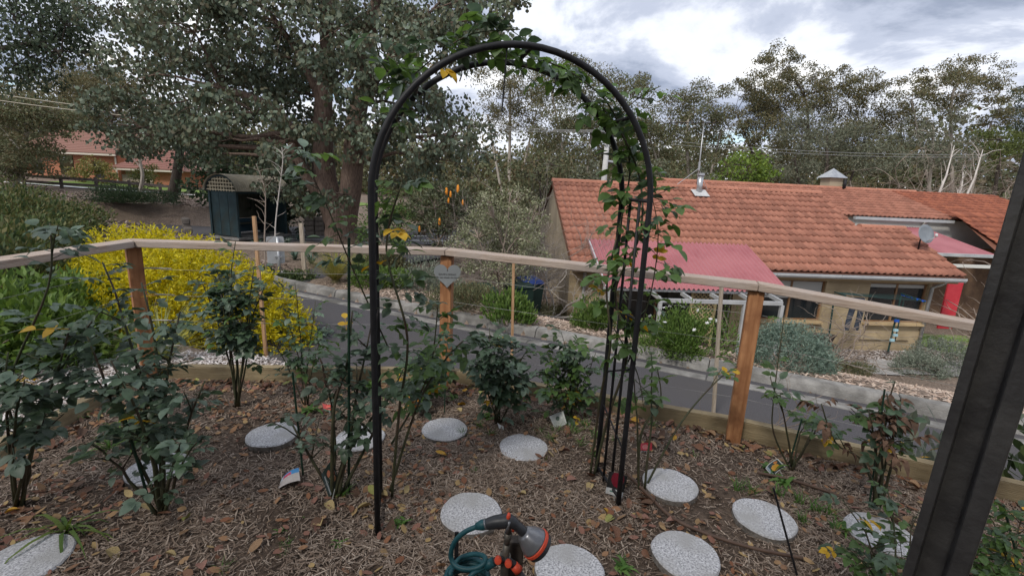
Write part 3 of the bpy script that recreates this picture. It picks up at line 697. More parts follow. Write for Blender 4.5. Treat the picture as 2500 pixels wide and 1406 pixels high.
# ================================================================== tap stand, hose and spray gun
TY = 0.98
def hpnt(u, v, dy=0.0): return pt(u, v, TY + dy)
dkplast = mat('dark_plastic', (0.018, 0.020, 0.024), (0.03, 0.032, 0.036), scale=40, rough=0.45, spec=0.4)
orange = mat('orange_plastic', (0.50, 0.055, 0.025), (0.58, 0.075, 0.035), scale=20, rough=0.45)
greyp = mat('silver_plastic', (0.16, 0.165, 0.18), (0.20, 0.205, 0.22), scale=30, rough=0.3, metal=0.5)
teal = mat('teal_hose', (0.006, 0.050, 0.062), (0.010, 0.065, 0.078), scale=40, rough=0.5, spec=0.35)
oldmetal = mat('dull_brass', (0.085, 0.078, 0.07), (0.14, 0.125, 0.105), scale=40, rough=0.5, metal=0.6)
darkwood = mat('dark_tap_post', (0.03, 0.024, 0.02), (0.07, 0.058, 0.048), scale=4, rough=0.8, stretch=(20, 20, 1))
tb = hpnt(1252, 1406, 0.02); tap = empty('tap_stand', 'dark timber tap post with grey riser, tap and two-way splitter', 'tap', (tb.x, tb.y, 0))
def TL(p): return Vector(p) - Vector((tb.x, tb.y, 0))
ptop = hpnt(1262, 1315, 0.045)
MB().box((0, 0, 0.5 * (ptop.z + 0.0)), (0.036, 0.03, ptop.z)).build('post', darkwood, tap, loc=(TL(ptop).x, TL(ptop).y, 0), bevel=0.002)
r0, r1 = hpnt(1233, 1360), hpnt(1241, 1300)
MB().tube([TL((r0.x, r0.y, 0)), TL(r0), TL(r0.lerp(r1, 0.55))], [0.010, 0.010, 0.0085], 12).build('riser_pipe', oldmetal, tap, smooth=True)
MB().tube([TL(r0.lerp(r1, 0.5)), TL(r1)], [0.0065, 0.010], 12).tube([TL(r1), TL(hpnt(1243, 1283))], [0.008, 0.004], 10).build('tap_body', oldmetal, tap, smooth=True)
MB().tube([TL(hpnt(1236, 1299, -0.012)), TL(hpnt(1244, 1273, -0.014))], [0.0045, 0.003], 8).build('tap_lever', greyp, tap, smooth=True)
MB().tube([TL(r0 + Vector((0, 0, -0.006))), TL(r0 + Vector((0, 0, 0.006)))], 0.0145, 16).build('collar', oldmetal, tap, smooth=False)
sp0 = hpnt(1232, 1364, -0.006)
MB().tube([TL(sp0), TL(hpnt(1203, 1371, -0.010))], [0.0105, 0.009], 12).tube([TL(sp0), TL(hpnt(1262, 1382, -0.01))], [0.0105, 0.009], 12).build('splitter', dkplast, tap, smooth=True)
for u, v in ((1216, 1366), (1241, 1374)):
    q = TL(hpnt(u, v, -0.020)); MB().lathe([(0.0, -0.006), (0.0085, -0.006), (0.0095, 0.002), (0.008, 0.008), (0.003, 0.009)], (0, 0, 0), 10, Matrix.Rotation(R(70), 3, 'X')).build('valve_knob', orange, tap, loc=q, smooth=False)
MB().tube([TL(hpnt(1254, 1378, -0.01)), TL(hpnt(1266, 1392, -0.012))], [0.011, 0.0125], 14).build('orange_connector', orange, tap, smooth=True)
MB().tube([TL(hpnt(1265, 1391, -0.012)), TL(hpnt(1280, 1410, -0.012)), TL(hpnt(1300, 1440, 0))], 0.0065, 10).build('feed_tube', dkplast, tap, smooth=True)
MB().tube([TL(hpnt(1206, 1370, -0.01)), TL(hpnt(1186, 1381, -0.012))], [0.0115, 0.0125], 14).build('hose_connector', teal, tap, smooth=True)
hb = hpnt(1113, 1406, 0.06); hk = empty('hose_hanger', 'thin black upright bar that carries the coiled teal hose', 'hanger', (hb.x, hb.y, 0))
ht = hpnt(1117, 1298, 0.06); MB().box((0, 0, ht.z / 2), (0.0105, 0.006, ht.z)).build('bar', black, hk, bevel=0.001)
MB().box((0, -0.03, 0.575), (0.008, 0.07, 0.006)).build('hook', black, hk)
# hose: a coil hanging on the bar, one loop up to the gun and one to the connector
hose = empty('garden_hose', 'coiled teal garden hose hanging beside the tap stand', 'hose', hpnt(1130, 1406))
HO = hose.location.copy()
def spline(P, n=8):
    P = [Vector(p) for p in P]; o = []
    for i in range(len(P) - 1):
        p0 = P[max(i - 1, 0)]; p1, p2 = P[i], P[i + 1]; p3 = P[min(i + 2, len(P) - 1)]
        for k in range(n):
            t = k / n; o.append(0.5 * ((2 * p1) + (p2 - p0) * t + (2 * p0 - 5 * p1 + 4 * p2 - p3) * t * t + (3 * p1 - p0 - 3 * p2 + p3) * t ** 3))
    o.append(P[-1]); return o
hp_px = [(1166, 1284, 0), (1138, 1296, 0), (1116, 1314, 0.0), (1104, 1335, 0.0), (1101, 1358, 0.0), (1110, 1378, -0.01), (1132, 1388, -0.02), (1162, 1386, -0.02), (1182, 1374, -0.015), (1184, 1360, 0.0), (1170, 1353, 0.02), (1148, 1353, 0.035), (1124, 1362, 0.04), (1108, 1380, 0.03), (1100, 1400, 0.0), (1098, 1430, 0)]
MB().tube([p - HO for p in spline([hpnt(*q) for q in hp_px])], 0.0062, 10).build('hose_run', teal, hose, smooth=True)
hp2 = [(1190, 1379, -0.012), (1170, 1390, -0.02), (1150, 1404, -0.03), (1135, 1430, -0.03)]
MB().tube([p - HO for p in spline([hpnt(*q) for q in hp2])], 0.0062, 10).build('hose_tail', teal, hose, smooth=True)
cc = hpnt(1140, 1410, 0.0)
for k in range(4):
    pts_ = [cc + Vector((0.052 * (1 + .05 * k) * math.cos(2 * math.pi * i / 28), 0.055 * math.sin(2 * math.pi * i / 28), -0.012 * k + 0.006 + 0.004 * math.sin(4 * math.pi * i / 28 + k))) - HO for i in range(29)]
    MB().tube(pts_, 0.0062, 10, caps=False).build('hose_coil', teal, hose, smooth=True)
g0, g1, g2 = hpnt(1188, 1279), hpnt(1238, 1268), hpnt(1283, 1302)
gun = empty('spray_gun', 'dark hose spray gun with silver head and orange ring on the tap', 'spray gun', g1); GO = g1.copy()
MB().tube([hpnt(1162, 1285) - GO, hpnt(1176, 1281) - GO, hpnt(1190, 1278) - GO], [0.008, 0.0125, 0.0125], 14).build('hose_connector', teal, gun, smooth=True)
MB().tube([p - GO for p in (hpnt(1184, 1279.5), hpnt(1187.5, 1278.5))], 0.0128, 14).build('collar', greyp, gun, smooth=True)
MB().tube([p - GO for p in spline([hpnt(1187, 1279), hpnt(1208, 1274), hpnt(1228, 1272), hpnt(1245, 1271), hpnt(1262, 1283), hpnt(1282, 1301)], 5)], [0.0125 + 0.0045 * math.sin(math.pi * min(i / 20, 1)) for i in range(26)], 16).build('handle', dkplast, gun, smooth=True)
hd = (hpnt(1312, 1328) - hpnt(1280, 1300)).normalized(); M3 = hd.to_track_quat('Z', 'Y').to_matrix(); h0 = hpnt(1277, 1299) - GO
MB().lathe([(0.017, 0), (0.021, 0.006), (0.030, 0.020), (0.0365, 0.036), (0.0375, 0.041)], h0, 32, M3).build('spray_head', greyp, gun, smooth=True)
MB().lathe([(0.0378, 0.0405), (0.0392, 0.042), (0.0392, 0.049), (0.0378, 0.0505)], h0, 32, M3).build('orange_ring', orange, gun, smooth=False)
MB().lathe([(0.0372, 0.050), (0.0372, 0.060), (0.033, 0.064), (0.01, 0.062)], h0, 32, M3).build('spray_face', dkplast, gun, smooth=False)
MB().tube([hpnt(1240, 1268, -0.006) - GO, hpnt(1243, 1252, -0.004) - GO], [0.0065, 0.0035], 8).build('flow_button', orange, gun, smooth=True)
MB().tube([hpnt(1256, 1284, -0.006) - GO, hpnt(1252, 1296, -0.004) - GO], [0.006, 0.004], 8).build('trigger', orange, gun, smooth=True)

# ================================================================== veranda that the camera stands under
pole_m = mat('veranda_steel', (0.026, 0.025, 0.026), (0.045, 0.044, 0.044), scale=14, rough=0.45, spec=0.5, bump=0.12, bscale=60, c3=(0.06, 0.058, 0.056), scale3=10)
vp = Vector((0.862, 0.80, 0.0))
ver = empty('veranda', 'dark steel veranda post with rounded edges close to the rose bed', 'veranda', vp)
mb = MB(); prof_ = []
def rounded(w, d_, rad, n=5):
    o = []
    for cxx, cyy, a0 in ((w / 2 - rad, d_ / 2 - rad, 0), (-w / 2 + rad, d_ / 2 - rad, 90), (-w / 2 + rad, -d_ / 2 + rad, 180), (w / 2 - rad, -d_ / 2 + rad, 270)):
        for i in range(n): a = R(a0 + 90 * i / (n - 1)); o.append((cxx + rad * math.cos(a), cyy + rad * math.sin(a)))
    return o
outl = [(-0.056, -0.040), (-0.053, -0.044), (-0.036, -0.044), (-0.034, -0.041), (-0.034, -0.006), (0.012, -0.006), (0.020, -0.018), (0.020, -0.043), (0.023, -0.047), (0.054, -0.047), (0.057, -0.043), (0.057, 0.045), (0.053, 0.048), (-0.053, 0.048), (-0.056, 0.045)]
mb.prism([Vector((x * 0.76, (y_ if y_ < 0 else y_ * 0.25) * 0.8, -0.1)) for x, y_ in outl], (0, 0, 0), (0, 0, 2.72))
mb.build('post', pole_m, ver, smooth=False, rot=(0, R(0.8), R(-51)))
plas = mat('veranda_wall', (0.42, 0.36, 0.27), (0.48, 0.41, 0.31), scale=6, rough=0.9)
def sheet_mat():
    m = bpy.data.materials.new('clear_roof_sheet'); m.use_nodes = True; n, l = m.node_tree.nodes, m.node_tree.links
    t = n.new('ShaderNodeBsdfTransparent'); t.inputs[0].default_value = (0.88, 0.88, 0.88, 1); mx = n.new('ShaderNodeMixShader'); mx.inputs[0].default_value = 0.20
    l.new(t.outputs[0], mx.inputs[1]); l.new(n['Principled BSDF'].outputs[0], mx.inputs[2]); l.new(mx.outputs[0], n['Material Output'].inputs[0]); n['Principled BSDF'].inputs['Base Color'].default_value = (0.5, 0.5, 0.48, 1); return m
rf = MB(); rf.box((0, 0, 0), (9.0, 2.9, 0.08)); rf.build('veranda_roof', sheet_mat(), ver, loc=(-0.9, -1.22, 2.66))
MB().box((0, 0, 0), (9.0, 0.2, 3.2)).build('back_wall', plas, ver, loc=(-0.9, -2.85, 1.1))

# ================================================================== roses
LEAFMAT = {
    'dark': mat('rose_leaf_dark', (0.036, 0.064, 0.034), (0.072, 0.116, 0.064), scale=25, rough=0.45, spec=0.45, leaf=0.22, obj_rand=0.35),
    'mid': mat('rose_leaf_mid', (0.055, 0.105, 0.028), (0.090, 0.155, 0.046), scale=25, rough=0.45, spec=0.4, leaf=0.40, obj_rand=0.3),
    'blue': mat('rose_leaf_blue', (0.075, 0.115, 0.082), (0.125, 0.172, 0.125), scale=25, rough=0.5, spec=0.45, leaf=0.2, obj_rand=0.3),
    'yellow': mat('rose_leaf_yellow', (0.45, 0.27, 0.02), (0.58, 0.38, 0.04), scale=15, rough=0.6, leaf=0.3, obj_rand=0.2),
    'brown': mat('rose_leaf_dead', (0.085, 0.050, 0.034), (0.20, 0.12, 0.078), scale=18, rough=0.8, leaf=0.1, obj_rand=0.3)}
CANE = mat('rose_cane', (0.030, 0.038, 0.020), (0.060, 0.062, 0.030), scale=20, rough=0.6, c3=(0.055, 0.030, 0.022), scale3=6)
def leaflet(mb, base, ang, L, W, curl, droop):
    ca, sa = math.cos(ang), math.sin(ang); prof = [(0, 0.0), (0.12, 0.30), (0.35, 0.5), (0.6, 0.47), (0.82, 0.28), (1, 0.0)]
    vs = []
    for (f, w) in prof:
        for s in ((0,) if w == 0 else (-1, 0, 1)):
            x = L * f; y_ = W * w * s; z = curl * abs(s) * w * W - droop * L * f * f
            vs.append((base[0] + x * ca - y_ * sa, base[1] + x * sa + y_ * ca, base[2] + z))
    fs = [(0, 1, 2), (0, 2, 3)]
    for i in range(3):
        a = 1 + 3 * i; fs += [(a, a + 3, a + 4, a + 1), (a + 1, a + 4, a + 5, a + 2)]
    fs += [(10, 13, 11), (11, 13, 12)]
    mb.add(vs, fs)
def leaf_mesh(seed, m, n_pairs=2, size=1.0, crumple=0.0):
    rg = random.Random(seed); mb = MB(); L = 0.115 * size; ls = []
    mb.tube([(0, 0, 0), (L * 0.4, 0, 0.004), (L * 0.75, 0, 0.001)], [0.0016, 0.0013, 0.001], 4, caps=False)
    for k in range(n_pairs):
        x = L * (0.34 + 0.36 * k)
        for s in (-1, 1): leaflet(mb, (x, 0, 0.003), s * R(rg.uniform(52, 72)), 0.044 * size * rg.uniform(0.85, 1.1), 0.031 * size, rg.uniform(0.1, 0.45) + crumple, rg.uniform(0.1, 0.5) + crumple)
    leaflet(mb, (L * 0.75, 0, 0.002), R(rg.uniform(-12, 12)), 0.054 * size, 0.037 * size, rg.uniform(0.1, 0.4) + crumple, rg.uniform(0.15, 0.5) + crumple)
    me = mb.mesh('leaf', smooth=True); me.materials.append(m); return me
LEAVES = {k: [leaf_mesh(i * 7 + j, LEAFMAT[k], n_pairs=(1 if i % 3 == 1 else 2), crumple=(0.6 if k == 'brown' else 0)) for i in range(5)] for j, k in enumerate(LEAFMAT)}
def put_leaf(parent, p, az, el, roll, s, key, rg):
    o = bpy.data.objects.new('leaf', rg.choice(LEAVES[key])); o.parent = parent
    M = Matrix.Rotation(az, 3, 'Z') @ Matrix.Rotation(-el, 3, 'Y') @ Matrix.Rotation(roll, 3, 'X')
    o.matrix_local = Matrix.LocRotScale(Vector(p), M.to_quaternion(), Vector((s, s, s)))
    col.objects.link(o); return o
def pick(rg, pal):
    t = rg.random() * sum(w for _, w in pal)
    for k, w in pal:
        t -= w
        if t <= 0: return k
    return pal[0][0]
DARK = [('dark', 0.62), ('blue', 0.28), ('mid', 0.09), ('yellow', 0.008)]
MID = [('mid', 0.55), ('dark', 0.37), ('yellow', 0.025), ('blue', 0.04)]
LIGHT = [('mid', 0.8), ('dark', 0.14), ('yellow', 0.02)]
DEAD = [('brown', 0.5), ('dark', 0.32), ('yellow', 0.02), ('mid', 0.16)]
BLUE = [('blue', 0.5), ('dark', 0.45), ('yellow', 0.012)]
def cane_path(b, t, rg, sag=0.05, n=7):
    b, t = Vector(b), Vector(t); d = t - b; side = Vector((rg.uniform(-1, 1), rg.uniform(-1, 1), 0)) * sag * d.length
    pts = []
    for i in range(n + 1):
        f = i / n; w = math.sin(math.pi * f)
        lift = Vector((0, 0, 0.12 * d.length * w * (1 if abs(d.x) + abs(d.y) > 0.1 else 0)))
        pts.append(b + d * f + side * w + lift * 0.6 + Vector((rg.uniform(-1, 1), rg.uniform(-1, 1), 0)) * 0.006 * (0 < i < n))
    return pts
def rose(base, tips, label, pal, per_m=34, r0=0.006, lsize=1.0, start=0.35, twigs=3, seed=0, name='rose_bush', group='rose bushes in the bed', droop=0.25, via=None, extra=()):
    rg = random.Random(seed * 31 + 5); base = Vector(base); o = empty(name, label, 'rose bush', base, group=group)
    for k, tip in enumerate(tips):
        u, v, dyy = tip[:3]; tipw = pt(u, v, base.y + dyy) - base
        st = Vector((rg.uniform(-0.02, 0.02), rg.uniform(-0.02, 0.02), -0.03))
        path = cane_path(st, tipw, rg) if len(tip) < 4 else spline([st] + [pt(a, b_, base.y + c_) - base for a, b_, c_ in tip[3]] + [tipw], 5)
        rr = [r0 * (1 - 0.62 * i / (len(path) - 1)) for i in range(len(path))]
        MB().tube(path, rr, 6).build('cane', CANE, o, smooth=True)
        L = sum((path[i + 1] - path[i]).length for i in range(len(path) - 1))
        stems = [(path, start, L)]
        for q in range(twigs):
            f = rg.uniform(start, 0.9); i0 = int(f * (len(path) - 1)); p0 = path[i0]; az = rg.uniform(0, 6.28); ln = rg.uniform(0.07, 0.2) * min(1, L / 0.5)
            p1 = p0 + Vector((math.cos(az) * 0.75, math.sin(az) * 0.75, rg.uniform(0.3, 0.9))) * ln
            tw = [p0, (p0 + p1) / 2 + Vector((0, 0, 0.01)), p1]
            MB().tube(tw, [r0 * 0.4, r0 * 0.33, r0 * 0.25], 5).build('twig', CANE, o, smooth=True); stems.append((tw, 0.25, ln))
        for (pth, s0, ln) in stems:
            nl = max(2, int(ln * (1 - s0) * per_m * rg.uniform(0.8, 1.2)))
            for q in range(nl):
                f = s0 + (1 - s0) * (q + rg.random()) / nl; x = f * (len(pth) - 1); i0 = min(int(x), len(pth) - 2); p = pth[i0].lerp(pth[i0 + 1], x - i0)
                put_leaf(o, p, rg.uniform(0, 6.28), rg.gauss(0.05, 0.35), rg.gauss(0, 0.35), lsize * rg.uniform(0.7, 1.25), pick(rg, pal), rg)
    return o
V = lambda u, v: G(u, v)
rose(V(42, 1235), [(122, 545, 0.10, [(60, 1120, 0), (20, 950, 0.02), (118, 700, 0.06)]), (20, 860, -0.1), (170, 800, 0.0), (60, 930, -0.15), (245, 760, 0.12), (110, 990, 0.05)], 'tall dark-leaved rose crossing the railing outside the corner post', BLUE, 24, 0.008, 1.12, 0.36, 3, 1)
rose(V(395, 1250), [(250, 640, 0.25), (345, 690, 0.12), (205, 800, 0.02), (440, 760, 0.2), (500, 930, 0.12), (270, 880, -0.15), (480, 1080, -0.05), (225, 1080, -0.05), (330, 870, 0.1)], 'wide dark rose bush with many leaves around a leaning green stake', BLUE, 25, 0.009, 0.98, 0.36, 4, 2)
rose(V(578, 990), [(575, 590, 0.02), (520, 640, 0.0), (620, 650, 0.05), (540, 720, -0.1), (610, 740, 0.1), (490, 680, 0.05), (560, 660, 0.1), (650, 690, 0.0)], 'upright dense dark green rose against the yellow shrub', DARK, 32, 0.007, 1.0, 0.38, 4, 3)
rose(V(748, 985), [(720, 690, 0.0), (770, 735, 0.1), (690, 760, 0.0), (800, 790, -0.1), (665, 830, 0.0)], 'thin twiggy rose in front of the driveway between post and arch', MID + [('blue', 0.4)], 20, 0.005, 0.95, 0.35, 3, 4)
rose(V(818, 1212), [(860, 760, 0.15, [(815, 1000, 0.02), (845, 900, 0.1)]), (700, 1010, 0.1, [(760, 1120, 0)]), (905, 800, 0.25), (770, 850, 0.2), (985, 900, 0.3), (930, 1000, 0.1), (880, 930, 0.2)], 'thick-caned rose bush behind the dark green label and tall stake', BLUE, 22, 0.010, 0.95, 0.5, 4, 5)
rose(V(1030, 988), [(985, 870, 0.0), (1050, 850, 0.1), (1090, 800, 0.05), (1010, 905, -0.1), (1075, 900, 0.0), (965, 930, 0.0)], 'low bushy rose at the foot of the heart sign post', MID, 34, 0.005, 1.05, 0.2, 3, 6)
rose(V(1215, 1030), [(1195, 800, 0.0), (1240, 820, 0.1), (1175, 870, -0.05), (1290, 850, 0.05), (1310, 900, 0.0), (1230, 880, -0.1), (1265, 930, 0.05), (1205, 840, 0.05)], 'compact glossy dark rose standing before the sleepers', DARK, 40, 0.006, 1.05, 0.28, 4, 7)
rose(V(1392, 1028), [(1370, 810, 0.0), (1420, 840, 0.1), (1335, 860, 0.0), (1455, 860, 0.0), (1345, 940, -0.1), (1440, 940, 0.1), (1400, 880, 0)], 'open lighter green rose between the compact dark rose and the arch leg', MID, 32, 0.005, 1.05, 0.25, 4, 8)
rose(V(1568, 1190), [(1605, 900, 0.1, [(1565, 1060, 0.02), (1612, 980, 0.06)]), (1800, 895, 0.35, [(1660, 1035, 0.1), (1750, 930, 0.25)]), (1590, 860, 0.2), (1545, 900, 0.15)], 'thorny rose with long bare canes reaching past the railing post', LIGHT, 9, 0.007, 1.1, 0.62, 1, 9)
rose(V(1935, 1140), [(1915, 770, 0.1, [(1890, 1060, 0), (1888, 980, 0.03)]), (1880, 920, 0.05), (1905, 960, 0.0), (1995, 1040, 0.05), (1965, 1030, 0.1), (2010, 1020, 0)], 'bare pruned rose with one leafy shoot in front of the sleepers', LIGHT, 5, 0.006, 1.0, 0.72, 1, 10)
rose(V(2145, 1240), [(2165, 960, 0.05), (2120, 1000, 0.0), (2185, 930, 0.1), (2005, 985, 0.15, [(2110, 1130, 0.05), (2040, 1080, 0.1)]), (2200, 1000, 0.05), (2150, 1040, -.05)], 'rose with brown withered leaves on upright canes', DEAD, 24, 0.008, 0.95, 0.48, 2, 11)
rose(G(2175, 1520), [(2050, 1210, 0.15), (2165, 1190, 0.2), (2120, 1330, 0.05), (2230, 1260, 0.2), (2040, 1340, 0.1)], 'low green rose sprays in front of the stone beside the veranda post', MID, 26, 0.005, 0.75, 0.3, 3, 12)
rose(G(2470, 1490), [(2400, 1240, 0.15), (2440, 1300, 0.1), (2500, 1250, 0.2), (2360, 1340, 0.1), (2480, 1350, 0.05), (2420, 1380, 0)], 'leafy green rose on the far side of the dark veranda post', MID, 44, 0.005, 0.75, 0.15, 4, 13)

# climbers tied to the arch
def climber(base, paths, label, pal, per_m, seed, lsize=1.0):
    rg = random.Random(seed); base = Vector(base); o = empty('climbing_rose', label, 'climbing rose', base, group='climbing roses on the arch')
    for (P, r0, s0, dens) in paths:
        path = spline([Vector(p) - base for p in P], 7); rr = [r0 * (1 - 0.55 * i / (len(path) - 1)) for i in range(len(path))]
        MB().tube(path, rr, 6).build('cane', CANE, o, smooth=True)
        L = sum((path[i + 1] - path[i]).length for i in range(len(path) - 1)); nl = int(L * (1 - s0) * per_m * dens)
        for q in range(nl):
            f = s0 + (1 - s0) * (q + rg.random()) / nl; x = f * (len(path) - 1); i0 = min(int(x), len(path) - 2); p = path[i0].lerp(path[i0 + 1], x - i0)
            put_leaf(o, p, rg.uniform(0, 6.28), rg.gauss(0.0, 0.4), rg.gauss(0, 0.4), lsize * rg.uniform(0.75, 1.2), pick(rg, pal), rg)
    return o
def A(x, y, z): return ap(x, y, z) + AO
rx = AR
climber(A(rx - 0.03, 0.25, 0.0), [
    ([A(rx - .03, .25, 0), A(rx + .0, .20, .4), A(rx + .03, .12, .8), A(rx - .04, .18, 1.1), A(rx + .02, .1, 1.4), A(rx + .05, .2, 1.65), A(rx - .08, .16, 1.85), A(rx - .22, .2, 2.02)], 0.008, 0.28, 1.0),
    ([A(rx - .05, .26, 0), A(rx - .06, .2, .5), A(rx - .08, .1, .85), A(rx - .10, .16, 1.15), A(rx - .02, .22, 1.5), A(rx - .02, .2, 1.75), A(rx - .15, .18, 1.98), A(rx - .35, .15, 2.1), A(rx - .52, .12, 2.14)], 0.007, 0.3, 0.95),
    ([A(rx + .03, .1, .75), A(rx + .10, .08, 1.1), A(rx + .12, .1, 1.4), A(rx + .07, .12, 1.6)], 0.004, 0.1, 1.2),
    ([A(rx - .12, .22, 1.92), A(rx - .05, .12, 2.02), A(rx + .05, .1, 2.08)], 0.003, 0.2, 0.9),
    ([A(rx - .02, .2, .9), A(rx + .08, .1, .7), A(rx + .12, .05, .5)], 0.004, 0.4, 0.5),
    ([A(rx - .3, .2, 2.08), A(rx - .5, .22, 2.12), A(rx - .75, .2, 2.16), A(rx - .9, .1, 2.2)], 0.004, 0.1, 1.1)],
    'green climbing rose twined up the arch leg nearest the tiled house', LIGHT, 34, 3, 1.2)
climber(A(-rx + .06, .25, 0), [
    ([A(-rx + .06, .25, 0), A(-rx + .1, .2, .5), A(-rx + .14, .15, .9), A(-rx + .05, .2, 1.3), A(-rx + .12, .18, 1.6)], 0.008, 0.3, 0.95),
    ([A(-rx + .05, .3, 0), A(-rx + .2, .3, .5), A(-rx + .35, .3, .75), A(-rx + .46, .28, .86)], 0.008, 0.35, 1.1),
    ([A(-rx + .06, .25, .3), A(-rx + .25, .4, .6), A(-rx + .3, .4, 1.0)], 0.006, 0.2, 1.1),
    ([A(-rx + .05, .3, .8), A(-rx - .1, .25, 1.2), A(-rx - .2, .2, 1.5), A(-rx - .3, .2, 1.72)], 0.004, 0.3, 0.9)],
    'dark climbing rose rambling over the arch leg nearest the tall green stake', DARK + [('mid', 0.25)], 40, 4, 1.15)
climber(A(-rx + .1, DEPTH, 1.85), [
    ([A(-rx + .1, DEPTH, 1.85), A(-rx + .12, .2, 1.98), A(-rx + .25, .12, 2.1), A(-rx + .4, .1, 2.2), A(-rx + .6, .1, 2.24)], 0.004, 0.0, 1.6),
    ([A(-rx + .15, .2, 1.95), A(-rx + .05, .1, 2.05), A(-rx + .02, .05, 2.14)], 0.003, 0.1, 1.2)],
    'shoots of climbing rose spilling over the crown of the arch', BLUE + [('mid', 0.5)], 30, 6, 1.15)
yel = mat('yellow_leaf', (0.60, 0.40, 0.02), rough=0.5, leaf=0.3)

# weeds and grass in the bed
weed_m = mat('weed_leaf', None, isl=[(0.06, 0.14, 0.03), (0.10, 0.20, 0.045), (0.14, 0.24, 0.06), (0.05, 0.11, 0.025)], rough=0.6, leaf=0.3)
strap_m = mat('strap_leaf', None, isl=[(0.05, 0.10, 0.02), (0.09, 0.15, 0.035), (0.12, 0.17, 0.04)], rough=0.55, leaf=0.25)
def tuft_mesh(n, L, W, spread, seed, m, segs=4, name='blades'):
    rg = np.random.default_rng(seed); V_ = []; F_ = []
    for i in range(n):
        az = rg.uniform(0, 6.28); l = L * rg.uniform(0.5, 1.15); e0 = rg.uniform(0.7, 1.45) if spread < 1 else rg.uniform(0.25, 1.2); p = np.array([rg.normal(0, 0.012 * spread), rg.normal(0, 0.012 * spread), 0]); e = e0; w = W * rg.uniform(0.6, 1.2)
        sx = np.array([-math.sin(az), math.cos(az), 0]); b0 = len(V_)
        for s in range(segs + 1):
            k = w * (1 - (s / segs) ** 1.6) / 2 + 1e-4; V_ += [p - sx * k, p + sx * k]
            p = p + np.array([math.cos(az) * math.cos(e), math.sin(az) * math.cos(e), math.sin(e)]) * l / segs; e -= 1.5 * spread / segs * rg.uniform(0.6, 1.3)
        F_ += [(b0 + 2 * s, b0 + 2 * s + 1, b0 + 2 * s + 3, b0 + 2 * s + 2) for s in range(segs)]
    me = bpy.data.meshes.new(name); me.from_pydata(V_, [], F_); me.materials.append(m); me.polygons.foreach_set('use_smooth', [True] * len(me.polygons)); return me
grass_meshes = [tuft_mesh(26, 0.11, 0.006, 0.9, s, weed_m) for s in range(4)]
ANCH = {(1278, 1089): 'the round stone under the grass blades', (1390, 1040): 'the open light green rose', (1215, 1035): 'the glossy dark rose', (1086, 1045): 'the round stone below the heart sign', (1866, 1225): 'the round stone crossed by a stake', (1935, 1150): 'the bare pruned rose', (2030, 1270): 'the rose with withered leaves', (835, 1210): 'the thick-caned rose by the arch', (950, 1290): 'the foot of the arch leg by the thick-caned rose', (690, 1320): 'the blue and red label', (1510, 1375): 'the tap stand', (1460, 1100): 'the arch leg with the crimson label', (1590, 1050): 'the thorny long-caned rose', (550, 1390): 'the wide dark rose bush', (1180, 1160): 'the arch opening', (900, 950): 'the sleepers behind the arch', (220, 1000): 'the corner of the sleepers', (760, 1000): 'the thin twiggy rose'}
def near(u, v): return min(ANCH.items(), key=lambda k: (k[0][0] - u) ** 2 + (2 * (k[0][1] - v)) ** 2)[1]
rg = random.Random(9)
for (u, v, s) in [(1318, 1060, .8), (1360, 1055, .8), (1400, 1060, 1.1), (1430, 1045, 1.1), (1455, 1070, 1.0), (1420, 1085, .8), (1170, 1040, .7), (1130, 1060, .7), (1200, 1060, .7), (1800, 1195, .9), (1835, 1200, .9), (1900, 1205, .9), (1950, 1225, .9), (1990, 1245, 1.0), (2020, 1255, 1.0), (1960, 1270, .8), (835, 1210, 1.0), (960, 1280, .6), (700, 1330, .5), (545, 1390, .6), (1520, 1370, .5), (1500, 1075, .7), (1450, 1110, .7), (690, 1350, .4), (2040, 1290, .8), (1380, 1040, 1.0), (1160, 1150, .4), (1590, 1040, .8), (1345, 1075, .8)]:
    p = G(u, v); o = bpy.data.objects.new('grass_tuft', rg.choice(grass_meshes)); col.objects.link(o); o.location = (p.x, p.y, -0.008); o.scale = (s, s, s); o.rotation_euler = (0, 0, rg.uniform(0, 6))
    tag(o, 'small tuft of green grass near ' + near(u, v), 'grass tuft', 'grass tufts in the rose bed')
wide = [tuft_mesh(30, 0.20, 0.012, 1.0, 20 + s, weed_m) for s in range(2)]
for (u, v, s) in [(300, 1060, 1.0), (340, 1080, 1.1), (385, 1075, 1.0), (330, 1030, 1.0), (420, 1110, .8), (270, 1090, .8)]:
    p = G(u, v); o = bpy.data.objects.new('weed_clump', wide[u % 2]); col.objects.link(o); o.location = (p.x, p.y, -0.01); o.scale = (s,) * 3; o.rotation_euler = (0, 0, u)
    tag(o, 'bright green strappy weed clump beside the half-hidden stepping stone', 'weed', 'bright weed clumps by the corner of the bed')
p = G(165, 1290); o = link('strappy_weed', tuft_mesh(16, 0.32, 0.020, 1.1, 31, strap_m), None, None, (p.x, p.y, -0.01)); tag(o, 'olive strappy weed arching over the bare mulch', 'weed')
fern = [tuft_mesh(14, 0.07, 0.022, 1.1, 40 + s, weed_m, 3) for s in range(2)]
for (u, v, s) in [(985, 1275, .9), (825, 1330, .7), (1515, 1385, 1.0), (690, 1295, .7), (1880, 1150, 1.6), (1915, 1175, 1.3), (1700, 1110, .6), (730, 1265, .6), (1190, 1020, 1.2), (1070, 960, 1.4), (1110, 970, 1.0), (900, 940, 1.5), (930, 960, 1.6), (760, 1000, 1.4), (240, 990, 1.6), (200, 1020, 1.6), (2060, 1290, 1.2), (1285, 985, 1.0)]:
    p = G(u, v); o = bpy.data.objects.new('seedling', fern[u % 2]); col.objects.link(o); o.location = (p.x, p.y, -0.004); o.scale = (s,) * 3; o.rotation_euler = (0, 0, u)
    tag(o, 'small broad-leaved green seedling near ' + near(u, v), 'seedling', 'green seedlings in the rose bed')

